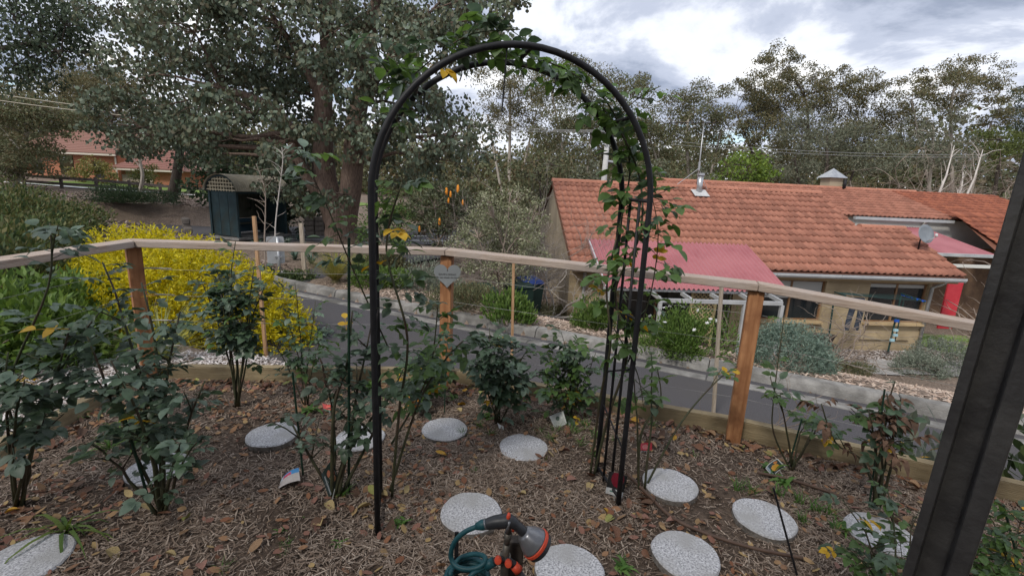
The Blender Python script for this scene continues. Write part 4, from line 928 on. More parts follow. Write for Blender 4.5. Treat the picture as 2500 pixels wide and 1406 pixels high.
# fallen leaves: the largest three hundred one by one, the rest as litter
fallen_cols = {'tan': (0.28, 0.175, 0.10), 'russet': (0.17, 0.085, 0.052), 'brown': (0.11, 0.065, 0.044), 'straw': (0.38, 0.29, 0.14), 'gold': (0.46, 0.26, 0.04), 'olive': (0.25, 0.25, 0.08), 'pink': (0.24, 0.13, 0.10)}
fallen = []
for i, (k, c) in enumerate(fallen_cols.items()):
    m = mat('fallen_' + k, tuple(x * 0.75 for x in c), tuple(min(1, x * 1.25) for x in c), scale=22, rough=0.75, leaf=0.08, obj_rand=0.25)
    for j in range(2):
        mb = MB(); leaflet(mb, (-0.5, 0, 0), 0, 1.0, 0.50 + 0.14 * j, 0.35 + 0.45 * j, 0.45 * (j - 0.4)); me = mb.mesh('fallen_leaf', smooth=True); me.materials.append(m); fallen.append((k, me))
rg = random.Random(21); n_f = 0
edge_lines = [(EDGE[2], EDGE[3]), (EDGE[3], EDGE[4]), (EDGE[1], EDGE[2]), (EDGE[0], EDGE[1])]
while n_f < 300:
    if n_f < 150:      # drifted against the sleepers
        a, b = rg.choices(edge_lines, [1.2, 1.1, 0.8, 0.5])[0]; f = rg.random(); nrm_ = Vector((-(b - a).y, (b - a).x, 0)).normalized(); q = a.lerp(b, f) - nrm_ * (0.06 + abs(rg.gauss(0, 0.10))); x, y_ = q.x, q.y
    elif n_f < 220:    # gathered round the feet of the roses
        u, v = rg.choice([(800, 1000), (830, 1230), (1520, 1190), (400, 1240), (100, 1200), (1370, 1120), (1450, 1060), (300, 1180), (1580, 1060), (1540, 1260)]); c = G(u, v); x, y_ = c.x + rg.gauss(0, 0.15), c.y + rg.gauss(0, 0.10)
    else: x, y_ = rg.uniform(-2.6, 2.6), rg.uniform(1.0, 3.3)
    if not in_poly(np.array([x]), np.array([y_]), BED_POLY)[0] or math.hypot(x, y_) < 1.2 or (rg.random() < 0.9 and not off_stones(np.array([x]), np.array([y_]), 0.13)[0]): continue
    w = rg.choices(fallen, [{'tan': 5, 'russet': 5, 'brown': 3, 'straw': 2.5, 'gold': 0.9, 'olive': 1.0, 'pink': 3}[k] for k, _ in fallen])[0]
    o = bpy.data.objects.new('fallen_leaf', w[1]); o.parent = bed; s = rg.uniform(0.045, 0.09)
    o.location = (x, y_, bz(x, y_) + 0.012 + rg.uniform(0, 0.012) + (0.012 * rg.random() if n_f < 150 else 0)); o.rotation_euler = (rg.gauss(0, 0.35), rg.gauss(0, 0.35), rg.uniform(0, 6.28)); o.scale = (s, s, s)
    col.objects.link(o); n_f += 1
def litter_sampler(r, n):
    X = r.uniform(-2.75, 3.4, n * 3); Y = r.uniform(0.9, 3.5, n * 3); k = in_poly(X, Y, BED_POLY)
    s = np.sin(3.1 * X + 1.2 * Y) * np.sin(2.7 * Y - 1.1 * X + 0.7) + 0.4 * np.sin(7 * X) * np.sin(6 * Y)
    d = np.full(X.shape, 9.0)
    for a, b in edge_lines:
        L2 = (b - a).length_squared; t = np.clip(((X - a.x) * (b.x - a.x) + (Y - a.y) * (b.y - a.y)) / L2, 0, 1); d = np.minimum(d, np.hypot(X - a.x - t * (b.x - a.x), Y - a.y - t * (b.y - a.y)))
    k &= r.random(n * 3) < np.clip(0.20 + 0.5 * (s > 0.25) + 1.0 * (d < 0.22), 0, 1); k &= off_stones(X, Y, 0.14); return X[k][:n], Y[k][:n]
r_ = np.random.default_rng(77); LX, LY = litter_sampler(r_, 3000); n_ = len(LX)
az = r_.uniform(0, 6.28, n_); e = r_.normal(0, 0.3, n_); D = np.stack([np.cos(az) * np.cos(e), np.sin(az) * np.cos(e), np.sin(e)], -1)
Sx = unit(np.stack([-np.sin(az), np.cos(az), r_.normal(0, 0.35, n_)], -1)); Ls = r_.uniform(0.024, 0.06, n_)[:, None]; P_ = np.stack([LX, LY, bed_h(LX, LY) + 0.010 + r_.uniform(0, 0.01, n_)], -1)
prof6 = [(0, 0), (0.25, 0.24), (0.65, 0.26), (1, 0), (0.65, -0.26), (0.25, -0.24)]
Vv = np.stack([P_ + D * Ls * (a - 0.5) + Sx * Ls * b for a, b in prof6], 1)
lit_m = mat('litter_leaves', None, isl=[(0.10, 0.05, 0.03), (0.20, 0.085, 0.045), (0.30, 0.17, 0.09), (0.14, 0.075, 0.05), (0.38, 0.27, 0.12), (0.22, 0.11, 0.08)], rough=0.8, leaf=0.05)
o = link('fallen_litter', fast_mesh('fallen_litter', Vv.reshape(-1, 3), 6), lit_m); tag(o, 'small dry brown leaves scattered over the rose bed', 'leaf litter', kind='stuff')

def GT(u, v, lo=2.5, hi=120.0):
    """Where the sight line through a pixel meets the terrain."""
    d = ray(u, v); ts = np.concatenate([np.arange(lo, 30, 0.06), np.arange(30, hi, 0.4)])
    X, Y, Z = d.x * ts, d.y * ts, EYE + d.z * ts; h = terrain(X, Y); k = np.nonzero(Z < h)[0]
    i = k[0] if len(k) else len(ts) - 1
    return Vector((X[i], Y[i], h[i]))
def on_ground(u, y):
    """Point of the terrain in the direction of image column u (at mid height) at forward distance y."""
    p = pt(u, 600, y); return Vector((p.x, y, tz(p.x, y)))

# ================================================================== the tiled house below the drive
HA = R(4.6); HO_ = Vector((1.55, 12.2, -0.33)); HX = Vector((math.cos(HA), math.sin(HA), 0)); HN = Vector((-math.sin(HA), math.cos(HA), 0))
RUN, RISE = 4.25, 2.21
def H(s, t, z): p = HO_ + HX * s + HN * t; return Vector((p.x, p.y, z))
def HS(u, v, t):           # where a sight line meets the upright plane t of the house: (s, z)
    d = ray(u, v); o = Vector((0, 0, EYE)) - HO_ - HN * t; k = -o.dot(HN) / d.dot(HN); p = Vector((0, 0, EYE)) + d * k - HO_
    return p.dot(HX), (Vector((0, 0, EYE)) + d * k).z
house = empty('tiled_house', 'cream block house with an orange tiled roof below the driveway', 'house', H(0, 0, -2.8))
HB = house.location.copy()
def hl(s, t, z): return H(s, t, z) - HB
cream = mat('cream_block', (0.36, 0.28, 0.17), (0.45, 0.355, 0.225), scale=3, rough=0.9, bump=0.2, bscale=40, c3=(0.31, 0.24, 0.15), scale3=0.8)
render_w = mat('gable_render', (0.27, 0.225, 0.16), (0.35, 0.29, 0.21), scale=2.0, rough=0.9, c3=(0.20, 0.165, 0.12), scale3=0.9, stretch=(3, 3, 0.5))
tile_cols = [(0.40, 0.145, 0.080), (0.47, 0.180, 0.105), (0.36, 0.125, 0.068), (0.43, 0.165, 0.098)]
tile_m = mat('terracotta_tile', (0.255, 0.108, 0.072), (0.335, 0.150, 0.104), scale=3.2, rough=0.9, bump=0.25, bscale=50, c3=(0.205, 0.096, 0.070), scale3=0.55, obj_rand=0.10, coords='Object')
tile_rest = mat('terracotta_tiles_far', None, isl=[(0.255, 0.108, 0.073), (0.325, 0.145, 0.100), (0.29, 0.125, 0.086), (0.23, 0.10, 0.069)], rough=0.85, bump=0.2, bscale=30)
# walls: front wall in courses of block is cut round the windows and the porch panel
WT = 0.5; Z0, Z1 = -2.9, -0.50
wins = []
for (u0, v0, u1, v1) in ((1858, 690, 2000, 786), (2126, 696, 2246, 790)):
    s0, za_ = HS(u0, v0, WT); s1, zb_ = HS(u1, v1, WT); wins.append((s0, s1, zb_, za_))
wins[0] = (wins[0][0], wins[0][1], -1.86, -0.66); wins[1] = (wins[1][0], wins[1][1], -1.86, -0.66)
wins.insert(0, (1.55, 4.9, -2.75, -0.66))  # dark glazed panel added in place of the shaded void under the awning
mb = MB(); sc_ = 0.08
for (a, b, zb_, zt_) in wins + [(11.0, 11.0, -1.86, -0.66)]:
    mb.add([hl(sc_, WT, Z0), hl(a, WT, Z0), hl(a, WT, Z1), hl(sc_, WT, Z1)], [(0, 1, 2, 3)])
    if b > a:
        mb.add([hl(a, WT, Z0), hl(b, WT, Z0), hl(b, WT, zb_), hl(a, WT, zb_)], [(0, 1, 2, 3)])
        mb.add([hl(a, WT, zt_), hl(b, WT, zt_), hl(b, WT, Z1), hl(a, WT, Z1)], [(0, 1, 2, 3)])
        rv = 0.16
        for q in (((a, WT, zb_), (a, WT + rv, zb_), (a, WT + rv, zt_), (a, WT, zt_)), ((b, WT, zb_), (b, WT + rv, zb_), (b, WT + rv, zt_), (b, WT, zt_)), ((a, WT, zt_), (b, WT, zt_), (b, WT + rv, zt_), (a, WT + rv, zt_)), ((a, WT, zb_), (b, WT, zb_), (b, WT + rv, zb_), (a, WT + rv, zb_))):
            mb.add([hl(*p) for p in q], [(0, 1, 2, 3)])
    sc_ = b
fw = mb.build('front_wall', cream, house)
# raked joints between blocks as thin recessed-looking mortar strips standing 2 mm proud of the block face
mortar = mat('mortar', (0.27, 0.21, 0.13), rough=0.95)
for k in range(1, 12):
    z = Z0 + 0.2 * k; cur = 0.09
    for (a, b, zb_, zt_) in wins + [(11.0, 11.0, 9, 9)]:
        blocked = zb_ - 0.02 < z < zt_ + 0.02
        e = a if blocked or a == 11.0 else b
        if e - cur > 0.05:
            mb = MB().beam(hl(cur, WT - 0.001, z), hl(e - 0.01, WT - 0.001, z), 0.004, 0.008); mb.build('mortar_joint', mortar, house)
        cur = b if (blocked or a != 11.0) else 11.0
# gable ends
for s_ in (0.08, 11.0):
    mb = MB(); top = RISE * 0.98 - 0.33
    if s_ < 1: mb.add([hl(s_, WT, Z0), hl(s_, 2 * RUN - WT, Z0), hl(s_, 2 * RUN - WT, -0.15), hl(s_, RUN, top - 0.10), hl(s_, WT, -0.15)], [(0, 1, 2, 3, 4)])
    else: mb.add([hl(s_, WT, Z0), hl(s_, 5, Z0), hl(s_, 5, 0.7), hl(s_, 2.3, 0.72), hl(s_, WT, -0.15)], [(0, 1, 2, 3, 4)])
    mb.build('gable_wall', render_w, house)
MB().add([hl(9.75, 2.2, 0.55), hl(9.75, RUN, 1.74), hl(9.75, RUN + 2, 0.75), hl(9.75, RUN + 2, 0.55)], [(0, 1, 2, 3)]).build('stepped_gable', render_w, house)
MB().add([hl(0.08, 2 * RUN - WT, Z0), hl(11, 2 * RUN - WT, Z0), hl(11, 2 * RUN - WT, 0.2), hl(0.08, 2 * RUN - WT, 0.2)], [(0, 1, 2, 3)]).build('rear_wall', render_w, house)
# windows, and the dark panel standing in for the shaded porch void
timber = mat('window_timber', (0.20, 0.11, 0.055), (0.28, 0.16, 0.08), scale=4, rough=0.7, stretch=(3, 3, 14))
whitef = mat('white_frame', (0.62, 0.61, 0.57), rough=0.6)
glass = mat('dark_window_glass', (0.020, 0.024, 0.027), rough=0.06, spec=0.7)
blind = mat('blind', (0.42, 0.42, 0.40), rough=0.8)
for i, (a, b, zb_, zt_) in enumerate(wins):
    w = MB(); t_ = WT + 0.10
    for p, q in (((a, zb_), (b, zb_)), ((a, zt_), (b, zt_)), ((a, zb_), (a, zt_)), ((b, zb_), (b, zt_))):
        w.beam(hl(p[0], t_, p[1]), hl(q[0], t_, q[1]), 0.07, 0.07)
    win = w.build('window', timber if i else whitef, house)
    nd = 2 if i else 3
    for k in range(nd):
        x0 = a + (b - a) * k / nd + 0.045; x1 = a + (b - a) * (k + 1) / nd - 0.045
        MB().box((0, 0, 0), (x1 - x0, 0.012, zt_ - zb_ - 0.09)).build('pane', glass, win, loc=hl((x0 + x1) / 2, t_ + 0.01 * k, (zb_ + zt_) / 2), rot=(0, 0, HA))
        if k: MB().beam(hl(x0 - 0.045, t_ - 0.004, zb_ + 0.036), hl(x0 - 0.045, t_ - 0.004, zt_ - 0.036), 0.055, 0.05).build('mullion', timber, win)
    if i:
        MB().beam(hl(a - 0.02, WT - 0.05, zb_ - 0.045), hl(b + 0.02, WT - 0.05, zb_ - 0.045), 0.16, 0.05).build('sill', mat('sill_cream', (0.46, 0.34, 0.19), rough=0.85), house)
        MB().beam(hl(a + 0.05, t_ - 0.006, zt_ - 0.10 if i == 2 else zt_ - 0.3), hl(b - 0.05, t_ - 0.006, zt_ - 0.10 if i == 2 else zt_ - 0.3), 0.006, 0.10 if i == 2 else 0.5).build('blind', blind, win)
MB().beam(hl(9.0, WT - 0.035, -2.33), hl(10.6, WT - 0.035, -2.33), 0.05, 0.12).build('wall_ledge', cream, house)
# fascia, gutter, downpipes
steel = mat('galvanised_gutter', (0.40, 0.41, 0.42), (0.52, 0.53, 0.53), scale=3, rough=0.45, metal=0.3)
fasc = mat('fascia_tan', (0.33, 0.235, 0.13), rough=0.8)
MB().beam(hl(0.1, 0.10, -0.47), hl(11.35, 0.10, -0.47), 0.025, 0.17).build('fascia', fasc, house)
MB().add([hl(0.1, 0.11, -0.54), hl(11.35, 0.11, -0.54), hl(11.35, WT, -0.54), hl(0.1, WT, -0.54)], [(0, 1, 2, 3)]).build('soffit', fasc, house)
for k in range(6):
    a, b = 0.05 + k * 1.9, min(0.05 + (k + 1) * 1.9 - 0.008, 11.45); g = MB(); pr = [(0.085, -0.36), (0.085, -0.46), (-0.02, -0.475), (-0.045, -0.43), (-0.045, -0.375), (-0.058, -0.375), (-0.06, -0.44), (-0.03, -0.49), (0.097, -0.475), (0.097, -0.36)]
    vs = [hl(s_, t_, z_) for s_ in (a, b) for t_, z_ in pr]; n_ = len(pr)
    g.add(vs, [(i, (i + 1) % n_, n_ + (i + 1) % n_, n_ + i) for i in range(n_)] + [tuple(range(n_)), tuple(range(2 * n_ - 1, n_ - 1, -1))]); g.build('gutter', steel, house)
for s_ in (10.93,): MB().tube([hl(s_ + 0.03, 0.05, -0.47), hl(s_ + 0.03, 0.22, -0.62), hl(s_ + 0.02, 0.43, -0.75), hl(s_ + 0.02, 0.43, -2.75)], 0.045, 10).build('downpipe', steel, house, smooth=True)
MB().tube([hl(0.5, 0.45, -0.5), hl(0.5, 0.45, -2.2)], 0.05, 4).build('downpipe', steel, house)
# roof decks just under the tiles
SL = math.hypot(RUN, RISE); PITCH_R = math.atan2(RISE, RUN)
deck = mat('roof_underlay', (0.16, 0.065, 0.04), rough=0.9)
def rz_(t): return -0.33 + RISE * t / RUN if t <= RUN else -0.33 + RISE * (2 * RUN - t) / RUN
mb = MB(); e_ = 0.035
mb.add([hl(0.02, 0, rz_(0) - e_), hl(9.8, 0, rz_(0) - e_), hl(9.8, RUN, rz_(RUN) - e_), hl(0.02, RUN, rz_(RUN) - e_)], [(0, 1, 2, 3)])
mb.add([hl(9.8, 0, rz_(0) - e_), hl(11.4, 0, rz_(0) - e_), hl(11.4, 2.26, rz_(2.26) - e_), hl(9.8, 2.26, rz_(2.26) - e_)], [(0, 1, 2, 3)])
mb.add([hl(0.02, RUN, rz_(RUN) - e_), hl(9.8, RUN, rz_(RUN) - e_), hl(9.8, 2 * RUN, rz_(0) - e_), hl(0.02, 2 * RUN, rz_(0) - e_)], [(0, 1, 2, 3)])
mb.add([hl(9.8, 2.26, rz_(2.26) - e_), hl(11.4, 2.26, rz_(2.26) - e_), hl(11.4, 4.4, rz_(0.2) - e_), hl(9.8, 4.4, rz_(0.2) - e_)], [(0, 1, 2, 3)])
roof = mb.build('roof', deck, house)
# one tile: two rolls wide, thick rounded nose
TW, TE = 0.190, 0.345
def tile_geo(k=8):
    vs, fs = [], []
    for (yy, zz_) in ((0.0, 0.066), (TE + 0.05, 0.020)):
        for i in range(k + 1):
            x = TW * i / k; ph = 2 * math.pi * i / k
            vs.append((x, yy, zz_ + 0.021 * (math.cos(ph) + 0.22 * math.cos(2 * ph + 0.6))))
    for i in range(k + 1):
        x, yy, zz_ = vs[i]; vs.append((x, yy + 0.006, zz_ - 0.046))
    for i in range(k): fs.append((i, i + 1, k + 1 + i + 1, k + 1 + i)); fs.append((2 * (k + 1) + i, 2 * (k + 1) + i + 1, i + 1, i))
    return vs, fs
tv, tf = tile_geo(); tme = bpy.data.meshes.new('roof_tile'); tme.from_pydata(tv, [], tf); tme.materials.append(tile_m)
tme.polygons.foreach_set('use_smooth', [True] * len(tme.polygons))
rows = int(SL / TE); TE_ = SL / rows; ncol = int(11.4 / TW); rgt = random.Random(4)
Mroof = Matrix((HX, (HN * math.cos(PITCH_R) + Vector((0, 0, math.sin(PITCH_R)))), HX.cross(HN * math.cos(PITCH_R) + Vector((0, 0, math.sin(PITCH_R)))))).transposed()
allt = []
for r_i in range(rows):
    for c_i in range(ncol):
        s_ = c_i * TW; t_ = r_i * TE_ * math.cos(PITCH_R)
        if s_ + TW > 9.85 and t_ > 2.05: continue
        allt.append((r_i, c_i, s_, t_))
def tile_area(q): p = H(q[2], q[3], rz_(q[3])); return (Vector((0, 0, EYE)) - p).length
allt.sort(key=tile_area); rest = MB()
for n_, (r_i, c_i, s_, t_) in enumerate(allt):
    loc = hl(s_, t_, rz_(t_)) + Vector((0, 0, rgt.uniform(0, 0.003)))
    if n_ < 300:
        o = bpy.data.objects.new('roof_tile', tme); o.parent = roof; o.matrix_local = Matrix.LocRotScale(loc, (Mroof @ Matrix.Rotation(rgt.gauss(0, 0.004), 3, 'Z')).to_quaternion(), Vector((1, TE_ / TE, 1))); col.objects.link(o)
    else: rest.add([Mroof @ Vector(p) + loc for p in tv], tf)
o = rest.build('roof_tiles', tile_rest, roof, smooth=True); o['kind'] = 'stuff'
cap_m = mat('ridge_cap', (0.32, 0.132, 0.086), (0.39, 0.172, 0.115), scale=4, rough=0.85, obj_rand=0.12, bump=0.2, bscale=30)
def cap_mesh(L):
    mb = MB(); pr = [(0.13, -0.055), (0.105, 0.005), (0.05, 0.042), (0, 0.05), (-0.05, 0.042), (-0.105, 0.005), (-0.13, -0.055)]; vs = []
    for x, k in ((0, 1.06), (0.03, 1.06), (L, 0.96)): vs += [(x, a * k, b * k) for a, b in pr]
    n_ = len(pr); mb.add(vs, [(i * n_ + j, i * n_ + j + 1, (i + 1) * n_ + j + 1, (i + 1) * n_ + j) for i in range(2) for j in range(n_ - 1)] + [tuple(range(n_))]); me = mb.mesh('ridge_cap', smooth=False); me.materials.append(cap_m); return me
capm = cap_mesh(0.40)
def caps(a, b, parent):
    a, b = Vector(a), Vector(b); d = b - a; n_ = max(1, round(d.length / 0.385)); x = d.normalized(); y_ = Vector((0, 0, 1)).cross(x).normalized(); M_ = Matrix((x, y_, x.cross(y_))).transposed()
    for i in range(n_):
        o = bpy.data.objects.new('ridge_cap', capm); o.parent = parent; o.matrix_local = Matrix.LocRotScale(a + d * (i / n_) + Vector((0, 0, 0.045)), M_.to_quaternion(), Vector((d.length / n_ / 0.385, 1, 1))); col.objects.link(o)
caps(hl(0.0, RUN, rz_(RUN)), hl(9.8, RUN, rz_(RUN)), roof); caps(hl(9.85, 2.26, rz_(2.26)), hl(11.4, 2.26, rz_(2.26)), roof)
barge = mat('barge', (0.16, 0.075, 0.045), rough=0.8)
MB().beam(hl(0.03, 0, rz_(0) - 0.09), hl(0.03, RUN, rz_(RUN) - 0.09), 0.03, 0.14).build('barge_board', barge, house)
MB().beam(hl(11.38, 0, rz_(0) - 0.09), hl(11.38, 2.26, rz_(2.26) - 0.09), 0.03, 0.14).build('barge_board', barge, house)
# flue and its flashing
fs_, fz = HS(1702, 470, RUN * 0.93)
flue_t = RUN * 0.90; fl0 = hl(fs_, flue_t, rz_(flue_t)); galv = mat('galvanised_flue', (0.34, 0.35, 0.37), (0.46, 0.47, 0.48), scale=5, rough=0.35, metal=0.6)
fl = MB().tube([fl0 - Vector((0, 0, 0.05)), fl0 + Vector((0, 0, 0.62))], 0.095, 16).build('flue', galv, roof, smooth=True)
MB().tube([fl0 + Vector((0, 0, 0.62)), fl0 + Vector((0, 0, 0.70))], 0.125, 16).build('flue_cap', galv, fl)
MB().box((0, 0, 0), (0.52, 0.46, 0.012)).build('flashing', mat('lead_flashing', (0.38, 0.38, 0.38), (0.5, 0.5, 0.5), scale=9, rough=0.5, bump=0.4), fl, loc=fl0 + Mroof @ Vector((0, -0.08, 0.085)), rot=Mroof.to_euler())
# corrugated awning
pink = mat('faded_red_sheet', (0.28, 0.090, 0.100), (0.35, 0.125, 0.137), scale=1.6, rough=0.5, spec=0.35, c3=(0.34, 0.125, 0.135), scale3=0.9)
aw = empty('corrugated_awning', 'faded red corrugated awning fixed over the house eave', 'awning', H(0.7, 0.8, -0.1)); AWO = aw.location.copy()
sA, sB = HS(1432, 609, 0.9)[0], HS(1822, 622, 0.9)[0]; tA, zA, tB, zB = 0.95, rz_(0.95) + 0.10, -1.25, -0.66
nw = int((sB - sA) / 0.0155); vs = []
for (t_, z_) in ((tA, zA), ((tA + tB) / 2, (zA + zB) / 2), (tB, zB)):
    for i in range(nw + 1): s_ = sA + (sB - sA) * i / nw; vs.append(H(s_, t_, z_ + 0.026 * math.cos(2 * math.pi * i / 8)) - AWO)
mb = MB().add(vs, [(j * (nw + 1) + i, j * (nw + 1) + i + 1, (j + 1) * (nw + 1) + i + 1, (j + 1) * (nw + 1) + i) for j in range(2) for i in range(nw)]); me_ = mb.mesh('sheet', smooth=True)
link('sheet', me_, pink, aw)
for s_ in (sA + 0.05, sB - 0.03): MB().beam(H(s_, tA, zA - 0.05) - AWO, H(s_, tB, zB - 0.05) - AWO, 0.05, 0.08).build('rafter', steel, aw)
MB().beam(H(sA, tB + 0.1, zB - 0.06) - AWO, H(sB, tB + 0.1, zB - 0.06) - AWO, 0.05, 0.07).build('beam', steel, aw)
for s_ in (sA + 0.12,): MB().beam(H(s_, tB + 0.1, zB - 0.08) - AWO, H(s_, tB + 0.1, -2.6) - AWO, 0.09, 0.09, Vector((0, 1, 0))).build('post', steel, aw)
# pergola frame
pg = empty('steel_pergola', 'bare grey steel pergola frame in front of the corrugated awning', 'pergola', H(4, -1.8, -2.2)); PGO = pg.location.copy()
tp = -1.75; sL, zP = HS(1612, 738, tp); sR, _ = HS(1910, 741, tp); zP = HS(1760, 737, tp)[1]
MB().beam(H(sL, tp, zP) - PGO, H(sR, tp, zP) - PGO, 0.06, 0.09).build('beam', steel, pg)
for k in range(5):
    s_ = sL + (sR - sL) * k / 4; MB().beam(H(s_, tp + 0.03, zP + 0.03) - PGO, H(s_, tB + 0.08 if k < 3 else 0.2, zB - 0.12 if k < 3 else -0.62) - PGO, 0.045, 0.09).build('rafter', steel, pg)
for s_ in (sL, sL + (sR - sL) * 0.69, sR): MB().beam(H(s_, tp, zP - 0.046) - PGO, H(s_, tp, tz(H(s_, tp, 0).x, H(s_, tp, 0).y) - 0.1) - PGO, 0.08, 0.08, Vector((0, 1, 0))).build('post', steel, pg)
# lattice screen under the pergola
lat = empty('lattice_screen', 'yellowish diamond lattice screen standing under the steel pergola', 'screen', H(4.2, -0.9, -2.2)); LTO = lat.location.copy(); latm = mat('lattice_wood', (0.36, 0.29, 0.15), (0.45, 0.37, 0.21), scale=5, rough=0.85)
tl_ = -0.9; l0, lzt = HS(1693, 700, tl_); l1, _ = HS(1752, 700, tl_); _, lzb = HS(1700, 835, tl_); lw, lh = l1 - l0, lzt - lzb
step = 0.105
for sgn in (1, -1):
    k = -int(lh / step) - 1
    while k * step < lw + lh:
        # line s = l0 + k*step + sgn-type diagonal, clipped to the panel
        a0 = k * step; x0, z0_ = (max(0, a0), max(0, -a0)) ; ln = min(lw - x0, lh - z0_)
        if ln > 0.06:
            pa, pb = (x0, z0_), (x0 + ln, z0_ + ln)
            if sgn < 0: pa, pb = (lw - pa[0], pa[1]), (lw - pb[0], pb[1])
            MB().beam(H(l0 + pa[0], tl_ + 0.006 * sgn, lzb + pa[1]) - LTO, H(l0 + pb[0], tl_ + 0.006 * sgn, lzb + pb[1]) - LTO, 0.010, 0.026, Vector((0, 0, 1))).build('lath', latm, lat)
        k += 1
for s_ in (l0, l1): MB().beam(H(s_, tl_, lzb - 0.1) - LTO, H(s_, tl_, lzt + 0.05) - LTO, 0.06, 0.05, Vector((0, 1, 0))).build('frame_post', latm, lat)
# satellite dish
dp = H(10.95, 1.15, rz_(1.15)); dish = empty('satellite_dish', 'grey satellite dish on the verge of the tiled roof', 'satellite dish', dp)
dn = Vector((0.05, -0.92, 0.34)).normalized(); Md = dn.to_track_quat('Z', 'Y').to_matrix(); dc = Vector((0.0, -0.1, 0.50)); dgrey = mat('dish_grey', (0.16, 0.18, 0.20), (0.20, 0.22, 0.24), scale=6, rough=0.5)
MB().lathe([(0.02, 0.0), (0.10, 0.008), (0.20, 0.03), (0.285, 0.062), (0.29, 0.055), (0.2, 0.018), (0.1, -0.004), (0.02, -0.012)], dc, 28, Md @ Matrix.Diagonal((0.85, 1, 1))).build('reflector', dgrey, dish, smooth=True)
MB().tube([Vector((0, 0, 0)), dc + dn * -0.1 + Vector((0, 0, -0.15)), dc - dn * 0.02], 0.02, 8).build('mast', black, dish, smooth=True)
MB().tube([dc - Md @ Vector((0, 0.25, 0)), dc + dn * 0.36 - Md @ Vector((0, 0.16, 0))], 0.012, 6).tube([dc + dn * 0.36 - Md @ Vector((0, 0.17, 0)), dc + dn * 0.36 - Md @ Vector((0, 0.08, 0))], 0.035, 8).build('feed_arm', mat('dish_lnb', (0.5, 0.5, 0.5), rough=0.5), dish, smooth=True)
# TV aerial
ab = pt(1714, 432, 16.0); at_ = pt(1719, 300, 16.0); base_z = rz_(RUN * 0.98)
ab = H(HS(1705, 440, RUN)[0], RUN + 0.06, rz_(RUN)); at_ = pt(1719, 300, ab.y)
aer = empty('tv_aerial', 'tall thin television aerial standing on the roof ridge', 'aerial', ab)
alm = mat('aerial_alloy', (0.42, 0.42, 0.42), rough=0.4, metal=0.7)
top = at_ - ab; MB().tube([Vector((0, 0, -0.1)), top * 0.45, top], [0.024, 0.022, 0.014], 8).build('mast', alm, aer, smooth=True)
bl_, br_ = pt(1632, 301, ab.y) - ab, pt(1755, 300, ab.y) - ab
MB().tube([bl_, br_], 0.013, 6).build('boom', black, aer)
for k in range(9):
    c = bl_.lerp(br_, (k + 0.3) / 9.2); ln = 0.18 + 0.05 * k; MB().tube([c - Vector((0.05, ln / 2, -0.03)), c + Vector((0.05, ln / 2, -0.03))], 0.006, 5).build('element', alm, aer)
for dxx in (-1.05, 0.28): MB().tube([top * 0.30, Vector((dxx, -0.25, -0.15 if dxx < 0 else -0.05))], 0.012 if dxx < 0 else 0.005, 6).build('stay', alm, aer)
MB().box((0, 0, 0), (0.06, 0.05, 0.28)).build('clamp', alm, aer, loc=top * 0.34)
# ---- rear wing
wing = empty('rear_wing', 'long orange tiled wing with white upper wall behind the tiled house', 'building', H(14, 8, -2.8)); WB = wing.location.copy()
def wl_(s, t, z): return H(s, t, z) - WB
whitew = mat('white_wall', (0.62, 0.60, 0.56), (0.70, 0.68, 0.64), scale=3, rough=0.85)
def roof_plane(parent, base, s0, s1, t0, z0, t1, z1, m=tile_rest, dz=0.0, under=True):
    d = math.hypot(t1 - t0, z1 - z0); n_r = max(1, round(d / 0.345)); n_c = int((s1 - s0) / TW); pit = math.atan2(z1 - z0, t1 - t0)
    dirv = HN * math.cos(pit) + Vector((0, 0, math.sin(pit))); Mr = Matrix((HX, dirv, HX.cross(dirv))).transposed(); mb = MB(); sc = (s1 - s0) / (n_c * TW)
    vs5, fs5 = tile_geo(8)
    for r_i in range(n_r):
        for c_i in range(n_c):
            f = r_i / n_r; loc = H(s0 + c_i * TW * sc, t0 + (t1 - t0) * f, z0 + (z1 - z0) * f + dz) - base
            mb.add([Mr @ Vector((x * sc, y_ * d / n_r / 0.345, z_)) + loc for x, y_, z_ in vs5], fs5)
    o = mb.build('roof_tiles', m, parent, smooth=True); o['kind'] = 'stuff'
    return o
dkt = mat('dark_terracotta', None, isl=[(0.24, 0.08, 0.048), (0.30, 0.105, 0.06), (0.20, 0.068, 0.042)], rough=0.85)
w2e, w2r = (5.4, 1.10), (8.9, 2.22)
mb = MB().add([wl_(5, w2e[0], w2e[1] - .03), wl_(22, w2e[0], w2e[1] - .03), wl_(22, w2r[0], w2r[1] - .03), wl_(5, w2r[0], w2r[1] - .03), wl_(22, 12.5, 1.0), wl_(5, 12.5, 1.0)], [(0, 1, 2, 3), (3, 2, 4, 5)]); wr = mb.build('roof', deck, wing)
roof_plane(wr, WB, 5.0, 16.6, w2e[0], w2e[1], *w2r); caps(wl_(5.0, *w2r), wl_(18.0, *w2r), wr)
roof_plane(wr, WB, 16.6, 22, w2e[0], w2e[1], *w2r, m=dkt)
MB().beam(wl_(12.2, 5.28, 1.03), wl_(16.4, 5.28, 1.03), 0.12, 0.11).build('gutter', steel, wing)
MB().add([wl_(5.2, 5.6, -2.9), wl_(22, 5.6, -2.9), wl_(22, 5.6, 1.05), wl_(5.2, 5.6, 1.05)], [(0, 1, 2, 3)]).build('wall', whitew, wing)
MB().tube([wl_(15.4, 5.4, 1.0), wl_(15.4, 5.52, 0.85), wl_(15.4, 5.52, -1)], 0.045, 8).build('downpipe', whitef, wing, smooth=True)
